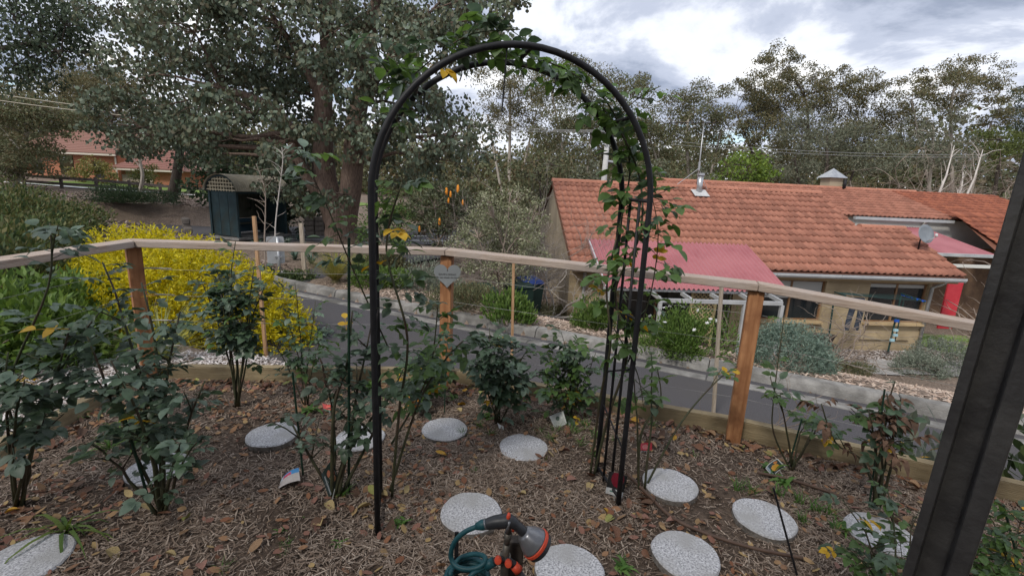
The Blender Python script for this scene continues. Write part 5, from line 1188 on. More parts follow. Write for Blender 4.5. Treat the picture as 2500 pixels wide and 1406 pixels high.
MB().add([wl_(22, 5.6, -2.9), wl_(22, 12.5, -2.9), wl_(22, 12.5, 1.0), wl_(22, 8.9, 2.2), wl_(22, 5.6, 1.0)], [(0, 1, 2, 3, 4)]).add([wl_(5.2, 5.6, -2.9), wl_(5.2, 12.5, -2.9), wl_(5.2, 12.5, 1.0), wl_(5.2, 8.9, 2.2), wl_(5.2, 5.6, 1.0)], [(0, 1, 2, 3, 4)]).build('end_wall', whitew, wing)
# lower front part of the wing, darker tiles, with its own posts and gutter
mb = MB().add([wl_(15.9, 2.9, 0.02), wl_(23, 2.9, 0.02), wl_(23, 5.5, 1.35), wl_(16.6, 5.5, 1.35)], [(0, 1, 2, 3)]); lr = mb.build('lower_roof', deck, wing); roof_plane(lr, WB, 16.3, 23, 2.9, 0.05, 5.5, 1.38, m=dkt)
MB().beam(wl_(13.4, 2.85, -0.02), wl_(23, 2.85, -0.02), 0.12, 0.10).build('gutter', steel, wing)
MB().beam(wl_(12.0, 2.3, -0.32), wl_(17, 2.3, -0.32), 0.08, 0.10).build('pergola_beam', whitef, wing)
for s_ in (12.4, 15.2): MB().beam(wl_(s_, 2.3, -0.37), wl_(s_, 2.3, -2.9), 0.10, 0.10, Vector((0, 1, 0))).build('pergola_post', barge, wing)
MB().add([wl_(13.6, 4.4, -2.9), wl_(23, 4.4, -2.9), wl_(23, 4.4, 0.1), wl_(13.6, 4.4, 0.1)], [(0, 1, 2, 3)]).build('lower_wall', mat('dark_timber_wall', (0.10, 0.06, 0.04), (0.16, 0.10, 0.06), scale=3, rough=0.9), wing)
vs = []; n_ = 60
for (t_, z_) in ((5.4, 0.75), (3.0, 0.0)):
    for i in range(n_ + 1): vs.append(wl_(13.0 + 2.3 * i / n_ + (0.6 if t_ < 4 else 0), t_, z_ + 0.012 * math.cos(i * 2.1)))
MB().add(vs, [(i, i + 1, n_ + 2 + i, n_ + 1 + i) for i in range(n_)]).build('red_sheet', pink, wing, smooth=True)
# roof vent on the ridge
vs_, vz = HS(2037, 467, w2r[0]); vent = MB().box((0, 0, 0.12), (0.62, 0.62, 0.6)).build('vent_box', mat('vent_cream', (0.40, 0.34, 0.24), (0.3, 0.25, 0.18), scale=1, stretch=(0.1, 0.1, 14), rough=0.8), wr, loc=wl_(vs_, w2r[0] + 0.3, w2r[1] + 0.05), rot=(0, 0, HA))
MB().add([(-0.44, -0.44, 0), (0.44, -0.44, 0), (0.44, 0.44, 0), (-0.44, 0.44, 0), (0, 0, 0.44)], [(0, 1, 4), (1, 2, 4), (2, 3, 4), (3, 0, 4), (3, 2, 1, 0)]).build('vent_cap', galv, vent, loc=(0, 0, 0.425))
MB().tube([Vector((0.28, -0.5, -0.1)), Vector((0.28, -0.5, 0.36))], 0.07, 10).build('vent_pipe', black, vent, smooth=True)
# red panel at the corner of the house
ra, _z = HS(2300, 750, 1.0); rb_, _z = HS(2336, 750, 1.0); redp = MB().box((0, 0, 0.75), (rb_ - ra, 0.05, 1.5)).build('red_screen', mat('red_panel', (0.48, 0.03, 0.045), (0.55, 0.05, 0.065), scale=3, rough=0.6), None, loc=H((ra + rb_) / 2, 1.0, HS(2316, 802, 1.0)[1]), rot=(0, 0, HA), bevel=0.004)
tag(redp, 'bright red upright panel beside the corner downpipe of the house', 'screen')
# paved strip, lawn, clothes line
paving = mat('path_concrete', (0.26, 0.25, 0.24), (0.38, 0.365, 0.35), scale=6, rough=0.9, bump=0.3)
def drape(name, poly, m, label, cat, lift=0.03, step=0.4, kind='structure'):
    xs = [p[0] for p in poly]; ys = [p[1] for p in poly]; X, Y = np.meshgrid(np.arange(min(xs), max(xs) + step, step), np.arange(min(ys), max(ys) + step, step))
    Z = smooth_h(X, Y) + lift; c1 = (X[:-1, :-1] + X[1:, 1:]) / 2; c2 = (Y[:-1, :-1] + Y[1:, 1:]) / 2; kp = in_poly(c1, c2, poly).ravel(); ii = np.arange(X.size).reshape(X.shape)
    ff = np.stack([ii[:-1, :-1], ii[:-1, 1:], ii[1:, 1:], ii[1:, :-1]], -1).reshape(-1, 4)[kp]; me = bpy.data.meshes.new(name); me.from_pydata(np.stack([X, Y, Z], -1).reshape(-1, 3).tolist(), [], ff.tolist())
    o = link(name, me, m); return tag(o, label, cat, kind=kind)
lawn_m = mat('lawn', (0.10, 0.16, 0.03), (0.17, 0.24, 0.06), scale=9, rough=0.95, bump=0.6)
h2 = lambda s, t: (H(s, t, 0).x, H(s, t, 0).y)
drape('path', [h2(7.2, -1.7), h2(12.5, -1.7), h2(12.5, -0.5), h2(7.6, -0.5)], paving, 'grey concrete path along the front of the tiled house', 'path', 0.03, 0.2)
drape('lawn', [h2(11.8, -0.6), h2(17, -0.6), h2(17, 2.2), h2(11.8, 2.2)], lawn_m, 'patch of green lawn beside the tiled house', 'lawn', 0.03, 0.3)
chips('gravel_strip', 9000, poly_sampler([h2(6.5, -0.45), h2(11.6, -0.45), h2(11.6, 0.45), h2(6.5, 0.45)], 6, 14, 11, 15), smooth_h, (0.03, 0.06), (0.02, 0.04), whitechip, 17, 'pale gravel strip along the foot of the house wall', 'gravel', lift=0.03)
cl = empty('clothes_line', 'folding clothes line with blue ends in front of the house window', 'clothes line', H(9, -0.4, -2.7)); CLO = cl.location.copy(); dkgreen = mat('line_green', (0.02, 0.05, 0.045), rough=0.5); bluep = mat('blue_plastic', (0.02, 0.09, 0.42), rough=0.4)
def HP(u, v, t): s_, z_ = HS(u, v, t); return H(s_, t, z_)
pL, pR = HP(2040, 664, -0.2), HP(2188, 680, -0.2)
eL, eR = HP(2044, 661, -0.2), HP(2216, 667, 0.0)
for k in range(5):
    f = k / 4; a = HP(2044 + 16 * f, 714 + 4 * f, 0.1 - 0.9 * f); b = HP(2205 + 50 * f, 720 + 15 * f, 0.1 - 0.9 * f)
    MB().tube([a - CLO, (a + b) / 2 - CLO - Vector((0, 0, 0.02)), b - CLO], 0.007, 5).build('line', dkgreen, cl)
    MB().box((0, 0, 0), (0.10, 0.05, 0.05)).build('line_clip', bluep, cl, loc=b - CLO, rot=(0, 0.2, 0.3))
for p0, p1 in (((2038, 713, 0.15), (2064, 722, -0.85)), ((2200, 716, 0.15), (2258, 737, -0.85))): MB().tube([HP(*p0) - CLO, HP(*p1) - CLO], 0.022, 6).build('arm', dkgreen, cl)
gL = HP(2026, 815, -0.2); MB().tube([HP(2038, 718, -0.2) - CLO, HP(2022, 830, -0.2) - CLO], 0.022, 6).build('pole', dkgreen, cl)
MB().tube([HP(2200, 722, -0.2) - CLO, HP(2168, 858, -0.2) - CLO], 0.024, 6).tube([HP(2206, 735, -0.2) - CLO, HP(2185, 832, -0.2) - CLO, HP(2172, 836, -0.2) - CLO], 0.015, 6).build('pole', dkgreen, cl)
for i_, (u, v) in enumerate(((2189, 783), (2187, 806), (2186, 818), (2178, 830))): MB().box((0, 0, 0), (0.11, 0.05, 0.07)).build('bracket', bluep if i_ == 0 else mat('pale_clip', (0.35, 0.55, 0.62), rough=0.5), cl, loc=HP(u, v, -0.26) - CLO)
# jeans hanging upside on the line
denim = mat('denim', (0.022, 0.028, 0.042), (0.065, 0.075, 0.095), scale=9, rough=0.9)
jt = HP(2090, 738, -0.3); mb = MB()
jn = empty('jeans', 'pair of dark blue jeans hanging on the clothes line', 'clothing', jt)
q0 = HP(2080, 726, -0.3) - jt; q1 = HP(2112, 728, -0.3) - jt
lg = [HP(2084, 745, -0.3) - jt, HP(2074, 775, -0.32) - jt, HP(2066, 806, -0.3) - jt]; lg2 = [HP(2104, 745, -0.3) - jt, HP(2098, 775, -0.27) - jt, HP(2089, 806, -0.3) - jt]
def flatleg(mb, pts, ws, th=0.035):
    vs = []
    for p, w in zip(pts, ws):
        for j in range(8): a = 2 * math.pi * j / 8; vs.append(p + HX * (w * math.cos(a)) + HN * (th * math.sin(a)))
    mb.add(vs, [(i * 8 + j, i * 8 + (j + 1) % 8, (i + 1) * 8 + (j + 1) % 8, (i + 1) * 8 + j) for i in range(len(pts) - 1) for j in range(8)])
flatleg(mb, [(q0 + q1) / 2, (lg[0] + lg2[0]) / 2 + Vector((0, 0, 0.05))], [0.2, 0.2]); flatleg(mb, [(q0 * 0.7 + q1 * 0.3) * 0.3 + lg[0] * 0.7] + lg, [0.11, 0.105, 0.09, 0.085]); flatleg(mb, [(q0 * 0.3 + q1 * 0.7) * 0.3 + lg2[0] * 0.7] + lg2, [0.11, 0.105, 0.09, 0.085])
mb.build('denim_legs', denim, jn, smooth=True)
# low slatted bench with a trough pot
bn = empty('garden_bench', 'small dark timber bench carrying a planter before the house wall', 'bench', H(7.3, -0.5, -2.66)); BNO = bn.location.copy(); bdk = mat('bench_wood', (0.09, 0.045, 0.032), (0.15, 0.08, 0.06), scale=6, rough=0.8)
c0, c1 = HP(1985, 838, -0.6), HP(2032, 838, -0.6)
for k in range(3): MB().beam(c0 - CLO + CLO - BNO + HN * (0.13 * k - 0.15), c1 - BNO + HN * (0.13 * k - 0.15), 0.11, 0.04).build('slat', bdk, bn)
for c in (c0.lerp(c1, 0.12), c0.lerp(c1, 0.85)): MB().beam(c - BNO - Vector((0, 0, 0.02)), Vector((c.x, c.y, -2.75)) - BNO, 0.06, 0.3, HN).build('leg', bdk, bn)
pc = c0.lerp(c1, 0.45) + Vector((0, 0, 0.025)); o = MB().lathe([(0.20, 0), (0.26, 0.20), (0.28, 0.22), (0.25, 0.22), (0.2, 0.15)], (0, 0, 0), 18, Matrix.Diagonal((1.3, 0.7, 1))).build('planter', mat('planter_dark', (0.05, 0.04, 0.035), (0.09, 0.075, 0.06), scale=12, rough=0.9), None, loc=pc, rot=(0, 0, HA)); tag(o, 'dark oval planter standing on the small timber bench', 'planter')
# wheelie bins by the gable
bin_m = mat('bin_green', (0.012, 0.030, 0.024), rough=0.5); lidb = mat('bin_lid_blue', (0.02, 0.05, 0.22), rough=0.45)
def bin_(p, lidm, label, s=1.0):
    o = empty('wheelie_bin', label, 'bin', p, R(20), 'bins beside the gable wall')
    mb = MB(); mb.add([(-.24 * s, -.25 * s, .08), (.24 * s, -.25 * s, .08), (.24 * s, .25 * s, .08), (-.24 * s, .25 * s, .08), (-.29 * s, -.33 * s, .95 * s), (.29 * s, -.33 * s, .95 * s), (.29 * s, .33 * s, .95 * s), (-.29 * s, .33 * s, .95 * s)], [(0, 1, 5, 4), (1, 2, 6, 5), (2, 3, 7, 6), (3, 0, 4, 7), (3, 2, 1, 0), (4, 5, 6, 7)]); mb.build('body', bin_m, o, bevel=0.02)
    MB().add([(-.3 * s, -.36 * s, .96 * s), (.3 * s, -.36 * s, .96 * s), (.3 * s, .36 * s, .96 * s), (-.3 * s, .36 * s, .96 * s), (-.26 * s, -.30 * s, 1.03 * s), (.26 * s, -.30 * s, 1.03 * s), (.26 * s, .34 * s, 1.06 * s), (-.26 * s, .34 * s, 1.06 * s)], [(0, 1, 5, 4), (1, 2, 6, 5), (2, 3, 7, 6), (3, 0, 4, 7), (3, 2, 1, 0), (4, 5, 6, 7)]).build('lid', lidm, o, bevel=0.01)
    for sx in (-1, 1): MB().tube([Vector((sx * .2 * s, .3 * s, .1)), Vector((sx * .26 * s, .3 * s, .1))], 0.1, 14).build('wheel', black, o)
    MB().tube([Vector((-.22 * s, .38 * s, .93 * s)), Vector((.22 * s, .38 * s, .93 * s))], 0.018, 6).build('handle', bin_m, o)
for (u, y_, zt, lm, lb) in ((1292, 11.6, 681, lidb, 'dark wheelie bin with blue lid beside the gable wall'), (1268, 11.2, 690, bin_m, 'dark green wheelie bin beside the blue-lidded bin'), (1178, 10.3, 700, bin_m, 'dark bin half hidden under the cream-leaved shrub')):
    p = pt(u, zt, y_); bin_(Vector((p.x, p.y, p.z - 1.03)), lm, lb)

# ================================================================== trees and shrubs
bark_b = mat('gum_bark', (0.085, 0.055, 0.042), (0.20, 0.145, 0.115), scale=5, rough=0.95, bump=1.0, bscale=9, stretch=(5, 5, 0.8), detail=9)
bark_g = mat('pale_bark', (0.22, 0.19, 0.16), (0.40, 0.36, 0.31), scale=3, rough=0.9, bump=0.4, stretch=(3, 3, 0.6))
bark_d = mat('dark_bark', (0.035, 0.028, 0.023), (0.085, 0.068, 0.055), scale=6, rough=0.95, bump=0.6, stretch=(4, 4, 0.8))
def foliage(name, cols, rough=0.6, leaf=0.22, spec=0.25): return mat(name, None, isl=cols, rough=rough, leaf=leaf, spec=spec)
GUM = foliage('gum_leaves', [(0.078, 0.108, 0.070), (0.118, 0.152, 0.102), (0.175, 0.208, 0.150), (0.070, 0.090, 0.055), (0.130, 0.145, 0.085), (0.090, 0.082, 0.048)], 0.55, 0.2, 0.3)
GUMD = foliage('dark_gum_leaves', [(0.039, 0.062, 0.039), (0.065, 0.091, 0.055), (0.091, 0.117, 0.072), (0.046, 0.058, 0.034)], 0.6, 0.18)
OLIVE = foliage('olive_gum_leaves', [(0.095, 0.111, 0.054), (0.128, 0.142, 0.074), (0.162, 0.162, 0.088), (0.074, 0.089, 0.046), (0.142, 0.115, 0.061)], 0.65, 0.2)
BROWNG = foliage('bronze_gum_leaves', [(0.128, 0.108, 0.051), (0.162, 0.142, 0.070), (0.108, 0.115, 0.061), (0.189, 0.149, 0.078), (0.088, 0.095, 0.049)], 0.65, 0.2)
GREYG = foliage('grey_gum_leaves', [(0.119, 0.131, 0.088), (0.156, 0.169, 0.119), (0.094, 0.106, 0.069), (0.144, 0.138, 0.094)], 0.65, 0.2)
LIME = foliage('lime_leaves', [(0.13, 0.20, 0.035), (0.18, 0.25, 0.05), (0.10, 0.16, 0.03)], 0.6, 0.3)
DKG = foliage('dark_hedge', [(0.018, 0.036, 0.016), (0.032, 0.056, 0.024), (0.045, 0.070, 0.030), (0.024, 0.040, 0.018)], 0.6, 0.15)

def crown(clumps, leaf_L, leaf_W, dens, seed, droop=0.6, sprays=11, shape='diamond', spread=0.34, shell=0.55):
    """Leaves in sprays through ellipsoid clumps. clumps: (centre, rx, ry, rz). Returns verts, k, spray centres."""
    r = np.random.default_rng(seed); Vs = []; kk = 4; centres = []
    for (c, rx, ry, rz) in clumps:
        n_s = max(4, int(sprays * r.uniform(0.8, 1.2))); d = rdir(r, n_s); rad = r.uniform(shell, 1.0, (n_s, 1)) ** 0.8
        sc = np.array(c)[None] + d * rad * np.array([rx, ry, rz])[None]; centres.append((c, sc))
        n_l = int(4.3 * dens * (rx * rz) / (leaf_L * leaf_W) / n_s) + 2
        for s_ in sc:
            n = int(n_l * r.uniform(0.6, 1.4)); e = r.normal(0, 1, (n, 3)); e *= np.minimum(1, 1.75 / np.maximum(np.linalg.norm(e, axis=1, keepdims=True), 1e-6)); e = e * np.array([rx, ry, rz * 0.8]) * spread * r.uniform(0.75, 1.2)
            P = s_ + e; D = unit(rdir(r, n) * (1 - droop) + np.array([0, 0, -1.0]) * droop + unit(e) * 0.25)
            v, kk = leaf_verts(P, D, leaf_L * r.uniform(0.6, 1.3, n), leaf_W * r.uniform(0.6, 1.3, n), r, shape); Vs.append(v)
    return np.concatenate(Vs), kk, centres
def limb(mb, a, b, r0, r1, rg, sag=0.12, n=5, sides=7):
    a, b = Vector(a), Vector(b); d = b - a; o1 = Vector((rg.uniform(-1, 1), rg.uniform(-1, 1), rg.uniform(-0.3, 1))) * d.length * sag
    pts_ = [a + d * (i / n) + o1 * math.sin(math.pi * i / n) + Vector((rg.uniform(-1, 1), rg.uniform(-1, 1), rg.uniform(-1, 1))) * d.length * 0.025 * (0 < i < n) for i in range(n + 1)]
    mb.tube(pts_, [r0 + (r1 - r0) * i / n for i in range(n + 1)], sides, caps=False); return pts_
def tree(name, label, base, stems, clumps, lm, bark, leaf=(0.3, 0.16), dens=2.0, seed=0, droop=0.5, sprays=11, cat='tree', group=None, r_trunk=0.2, twig=True, shape='diamond', spread=0.34, jitter=0.06):
    """stems: list of point lists (world). Each clump grows from the nearest stem point."""
    base = Vector(base); o = empty(name, label, cat, base, group=group); rg = random.Random(seed + 1); mb = MB(); nodes = []
    for st, r0, r1 in stems:
        P = spline([Vector(p) - base for p in st], 5); n = len(P); rr = [(r0 + (r1 - r0) * (i / (n - 1)) ** 0.8) * (1.28 if i == 0 else 1.1 if i == 1 else 1) for i in range(n)]
        mb.tube(P, rr, 12, caps=False, jitter=jitter, rng=rg); nodes += [(p, q) for p, q in zip(P, rr)]
    lc = [(tuple(Vector(c) - base), a, b_, c_) for c, a, b_, c_ in clumps]
    v, k, cen = crown(lc, leaf[0], leaf[1], dens, seed, droop, sprays, shape, spread)
    for (c, sc) in cen:
        c = Vector(c); p, q = min(nodes, key=lambda x: (x[0] - c).length + max(0, x[0].z - c.z) * 1.5)
        pl = limb(mb, p, c, min(q * 0.55, 0.02 + 0.025 * (c - p).length), 0.015, rg)
        if twig:
            for s_ in sc[:max(3, len(sc) // 2)]: limb(mb, pl[-2], Vector(s_), 0.02, 0.006, rg, 0.15, 3, 4)
    mb.build('trunk', bark, o, smooth=True); link('crown', fast_mesh('crown', v, k), lm, o); return o
def px_clumps(L, y, dyr, seed, flat=1.0, depth=1.0):
    rg = random.Random(seed); out = []
    for q in L:
        u, v, r_px = q[:3]; yy = y + rg.uniform(-dyr, dyr) + (q[3] if len(q) > 3 else 0); c = pt(u, v, yy); rr = r_px * yy / F_PX * 1.02; out.append((c, rr, rr * depth, rr * flat))
    return out

# --- the large silver-leaved gum
tb_ = G(832, 597, -0.72); by = tb_.y
st = [([tb_, pt(828, 540, by), pt(800, 470, by), pt(790, 400, by), pt(790, 250, by), pt(800, 100, by), pt(790, -80, by)], 0.62, 0.18),
      ([tb_, pt(845, 520, by), pt(860, 430, by - .2), pt(870, 300, by - .4), pt(890, 180, by - .6), pt(905, 60, by - .8), pt(950, -80, by - .8)], 0.50, 0.17),
      ([pt(812, 520, by), pt(745, 420, by - .4), pt(700, 300, by - .8), pt(640, 250, by - 1.2), pt(540, 215, by - 1.6)], 0.26, 0.09),
      ([pt(880, 260, by - .5), pt(960, 130, by - 1), pt(1050, 30, by - 1.5)], 0.17, 0.06),
      ([pt(790, 260, by), pt(720, 120, by), pt(650, 20, by - .5)], 0.15, 0.06)]
big = [(1190, 50, 75), (1225, -20, 70), (1120, 110, 70), (1110, 20, 85), (1020, 60, 95), (1035, 170, 70), (960, 120, 75), (905, 40, 95), (885, 190, 85), (800, 70, 95), (760, 170, 85), (680, 60, 100), (650, 160, 95), (570, 90, 95), (530, 185, 90), (455, 60, 100), (430, 150, 85), (340, 90, 75, 2), (340, 200, 70), (300, 265, 60), (470, 270, 90), (590, 270, 80), (410, 320, 75), (540, 330, 65), (250, 300, 50, 2), (670, 330, 75), (755, 290, 70), (840, 330, 55), (690, 420, 55), (665, 385, 45), (740, 490, 42), (690, 470, 30), (825, 480, 32), (780, 420, 50), (960, 230, 75), (1020, 270, 75), (1085, 250, 55), (930, 330, 65), (1040, 345, 65), (1120, 330, 55), (980, 400, 55), (1085, 400, 55), (1170, 350, 45), (960, 310, 50), (500, 365, 45), (330, 340, 45, 2),
       (400, -90, 130), (600, -90, 130), (800, -100, 140), (1000, -70, 130), (1160, -100, 100), (290, 20, 60, 2), (900, 110, 70), (720, 240, 70), (620, 220, 70)]
tree('gum_tree', 'large spreading gum with round silvery leaves and rough split trunk', tb_, st, [(c, a, a * 1.5, a * 0.95) for c, a, _, _ in px_clumps(big, by - 1.2, 2.4, 3)], GUM, bark_b, (0.13, 0.104), 2.5, 5, 0.62, 13, shape='hex', spread=0.205)
# --- dark gum over the brick house
b_ = on_ground(-140, 20.0); b_.z = 0.1
tree('gum_tree', 'dark gum hanging over the brick house with paler trees behind', b_, [([b_, b_ + Vector((0.3, 0, 3)), b_ + Vector((0.8, -0.3, 6)), b_ + Vector((1.6, -0.5, 9))], 0.4, 0.15), ([b_ + Vector((.6, -.2, 5)), pt(60, 110, 19), pt(150, 130, 18.5)], 0.16, 0.05)],
     [(c, a, a * 1.3, a * .9) for c, a, _, _ in px_clumps([(30, 30, 85), (100, 60, 75), (60, 110, 75), (150, 100, 55), (20, 170, 55), (110, 160, 50), (190, 110, 38), (165, 50, 40), (205, 130, 25), (100, -40, 90), (0, -50, 100), (-80, 60, 90), (70, 190, 35)], 19, 1.2, 8)], GUMD, bark_d, (0.16, 0.10), 1.9, 6, 0.5, 12)
# --- trees behind and beside the brick house
def simple_tree(label, u, y, px, lm, bark, seed, leaf=(0.20, 0.10), dens=2.7, vb=None, name='gum_tree', group='gum trees behind the houses', r_t=0.22, droop=0.4, sprays=11, dyr=2.0, flat=0.75, spread=0.24, two=False, big_=1.22):
    base = on_ground(u, y); cl_ = px_clumps([(q[0], q[1], q[2] * big_) for q in px], y, dyr, seed, flat, 1.1); top = max(cl_, key=lambda q: q[0].z); mid = sum((Vector(q[0]) for q in cl_), Vector()) / len(cl_)
    t1 = Vector((base.x * 0.5 + mid.x * 0.5, base.y, base.z + (mid.z - base.z) * 0.5))
    stems = [([base, t1, Vector((mid.x, mid.y, mid.z)), Vector(top[0]) * 0.75 + mid * 0.25], r_t, r_t * 0.3)]
    if two:
        hi = sorted(cl_, key=lambda q: q[0].x); stems.append(([base + Vector((.2, 0, 0)), (base + Vector(hi[-1][0])) / 2 + Vector((0, 0, -.5)), Vector(hi[-1][0])], r_t * 0.8, r_t * .3)); stems.append(([base - Vector((.2, 0, 0)), (base + Vector(hi[0][0])) / 2 + Vector((0, 0, -.5)), Vector(hi[0][0])], r_t * 0.8, r_t * .3))
    return tree(name, label, base, stems, cl_, lm, bark, leaf, dens, seed, droop, sprays, group=group, spread=spread)
simple_tree('olive leafy tree beside the brick house and dark rail fence', 60, 29, [(30, 260, 60), (90, 290, 60), (20, 330, 60), (120, 330, 45), (60, 370, 60), (130, 270, 40), (10, 400, 50), (100, 400, 35), (150, 310, 30), (30, 220, 40), (-30, 300, 70)], OLIVE, bark_g, 11, (0.17, 0.09))
simple_tree('bronze tree rising behind the brick house roof', 210, 52, [(180, 190, 40), (230, 180, 40), (150, 220, 45), (210, 230, 45), (270, 210, 40), (310, 240, 45), (160, 270, 40), (240, 270, 40), (330, 190, 35)], BROWNG, bark_d, 12, (0.2, 0.1), two=True)
simple_tree('yellow-green tree behind the bus shelter', 570, 34, [(545, 350, 30), (580, 370, 30), (560, 330, 24), (600, 345, 24), (530, 380, 28)], foliage('yellowish_leaves', [(0.17, 0.16, 0.06), (0.22, 0.20, 0.08), (0.13, 0.13, 0.045)]), bark_g, 13, (0.22, 0.12))
simple_tree('dark evergreen behind the bus shelter', 700, 21, [(640, 420, 50), (690, 400, 50), (740, 440, 55), (700, 470, 55), (650, 480, 45), (770, 500, 45), (720, 520, 45), (660, 530, 40), (800, 520, 40), (600, 430, 40), (500, 420, 45), (540, 400, 45), (490, 460, 40), (760, 380, 50)], DKG, bark_d, 14, (0.20, 0.12), dens=2.4, name='evergreen_tree', group=None, dyr=1.0)
simple_tree('small round bush in front of the brick garage', 348, 33, [(345, 425, 22), (352, 445, 22), (340, 445, 18), (356, 405, 14)], foliage('bush_olive', [(0.09, 0.10, 0.03), (0.13, 0.13, 0.04), (0.07, 0.08, 0.025)]), bark_d, 15, (0.16, 0.09), name='garden_shrub', group=None, r_t=0.06, dyr=0.4)
simple_tree('yellowish shrub against the brick house wall', 222, 36, [(205, 410, 20), (230, 405, 22), (245, 420, 22), (215, 425, 22), (262, 432, 18), (190, 428, 14)], foliage('shrub_yellow', [(0.20, 0.18, 0.06), (0.25, 0.22, 0.08), (0.14, 0.14, 0.04)]), bark_d, 16, (0.18, 0.10), name='garden_shrub', group=None, r_t=0.06, dyr=0.4)
# thin leaning trunks before the fence
tr = empty('young_gum', 'thin crooked pale trunk standing before the dark rail fence', 'tree', on_ground(338, 26)); TO = tr.location.copy(); rg = random.Random(2); mb = MB()
P = [TO, pt(340, 470, 26), pt(348, 430, 26), pt(342, 395, 26), pt(338, 350, 26), pt(350, 300, 26)]; mb.tube([p - TO for p in spline(P, 4)], [0.11 - 0.0035 * i for i in range(21)], 8); limb(mb, P[2] - TO, pt(300, 370, 26) - TO, .04, .01, rg); limb(mb, P[3] - TO, pt(385, 380, 26) - TO, .04, .01, rg); mb.build('trunk', bark_g, tr, smooth=True)
cl_ = [(Vector(c) - TO, a, b2, c2) for c, a, b2, c2 in px_clumps([(340, 330, 40), (380, 345, 35), (310, 350, 30)], 26, .5, 4)]; v, k, _ = crown([(tuple(c), a, b2, c2) for c, a, b2, c2 in cl_], 0.16, 0.1, 1.2, 3); link('crown', fast_mesh('crown', v, k), GUM, tr)
tr = empty('gum_tree', 'dark leaning trunk between the brick garage and the bus shelter', 'tree', on_ground(425, 25)); TO = tr.location.copy(); mb = MB(); P = [TO, pt(425, 460, 25), pt(435, 400, 25), pt(445, 320, 25), pt(460, 250, 25)]; mb.tube([p - TO for p in spline(P, 4)], [0.30 - 0.011 * i for i in range(17)], 9); mb.build('trunk', bark_d, tr, smooth=True)
v, k, _ = crown([(tuple(Vector(c) - TO), a, b2, c2) for c, a, b2, c2 in px_clumps([(450, 280, 60), (500, 330, 55), (470, 380, 45), (520, 390, 40), (400, 300, 45)], 25, 1, 4)], 0.17, 0.11, 1.8, 8); link('crown', fast_mesh('crown', v, k), GUMD, tr)

# --- the gums behind the tiled house
simple_tree('pale bronze gum seen under the crown of the arch', 1240, 46, [(1200, 195, 38), (1245, 180, 42), (1295, 200, 42), (1215, 240, 42), (1270, 240, 45), (1190, 280, 36), (1240, 300, 40), (1310, 270, 42)], BROWNG, bark_g, 21, dens=1.86, two=True)
simple_tree('tall grey-green gum behind the power pole', 1420, 42, [(1345, 215, 50), (1400, 185, 50), (1460, 205, 55), (1530, 225, 50), (1560, 280, 35), (1350, 290, 55), (1420, 270, 60), (1500, 290, 60), (1360, 360, 55), (1440, 350, 60), (1520, 360, 55), (1400, 420, 50), (1480, 420, 50)], OLIVE, bark_g, 22, dens=2.79, two=True)
simple_tree('broad low gum behind the television aerial', 1690, 44, [(1620, 290, 40), (1660, 255, 38), (1700, 245, 40), (1750, 255, 40), (1640, 340, 45), (1700, 310, 50), (1760, 320, 45), (1610, 380, 45), (1680, 380, 50), (1750, 390, 45), (1580, 320, 35)], OLIVE, bark_g, 23, dens=2.63, two=True)
simple_tree('tallest gum with a ragged bronze crown behind the roof flue', 1950, 48, [(1905, 132, 26), (1925, 150, 24), (1870, 165, 28), (1895, 185, 34), (1845, 205, 36), (1810, 225, 32), (1940, 215, 42), (1990, 190, 34), (1975, 225, 42), (2045, 195, 32), (2085, 215, 32), (2125, 205, 30), (2135, 240, 32), (2050, 245, 42), (1850, 265, 46), (1910, 275, 50), (1800, 280, 36), (1985, 290, 50), (2060, 300, 46), (2125, 290, 40), (1870, 330, 50), (1950, 345, 54), (2035, 360, 52), (2110, 350, 46), (1880, 400, 48), (1980, 410, 50), (2060, 420, 48)], BROWNG, bark_d, 24, dens=2.71, two=True, spread=0.22)
simple_tree('grey-green drooping gum in front of the ragged bronze gum', 2010, 38, [(1960, 330, 50), (2020, 310, 50), (2080, 340, 50), (1940, 390, 45), (2010, 390, 50), (2090, 400, 50), (2140, 380, 40), (1920, 430, 35)], GREYG, bark_d, 25, dens=2.33, two=True)
simple_tree('spreading gum with open branches above the bare birches', 2330, 46, [(2230, 210, 30), (2225, 245, 34), (2290, 180, 36), (2340, 170, 34), (2310, 215, 40), (2380, 175, 36), (2420, 195, 34), (2455, 225, 28), (2440, 265, 28), (2380, 225, 38), (2260, 270, 36), (2200, 280, 32), (2420, 300, 26), (2330, 265, 34), (2190, 320, 34)], BROWNG, bark_g, 26, dens=2.33, two=True, spread=0.22)
simple_tree('grey gum with soft foliage beside the bare birches', 2260, 40, [(2230, 320, 40), (2280, 300, 40), (2320, 330, 40), (2250, 370, 42), (2310, 380, 42), (2200, 380, 40), (2350, 400, 34)], GREYG, bark_g, 27, dens=1.6)
simple_tree('dark gum on the far side of the veranda post', 2560, 50, [(2500, 265, 28), (2540, 240, 40), (2560, 290, 40), (2490, 310, 20), (2530, 330, 40)], GUMD, bark_d, 28)
simple_tree('bushy green tree below the spreading gum', 2420, 42, [(2390, 345, 30), (2430, 335, 32), (2470, 350, 30), (2410, 375, 30), (2460, 385, 34), (2500, 360, 30)], foliage('bushy_green', [(0.09, 0.115, 0.03), (0.12, 0.145, 0.04), (0.07, 0.09, 0.025)]), bark_d, 29, dens=2.0)
simple_tree('bright lime-green tree behind the tiled ridge', 1822, 27, [(1820, 385, 30), (1850, 400, 30), (1790, 405, 28), (1830, 425, 34), (1780, 430, 26), (1862, 428, 26), (1805, 440, 28), (1850, 445, 24)], LIME, bark_d, 30, (0.20, 0.12), dens=2.0, name='lime_tree', group=None, r_t=0.1, dyr=0.7)
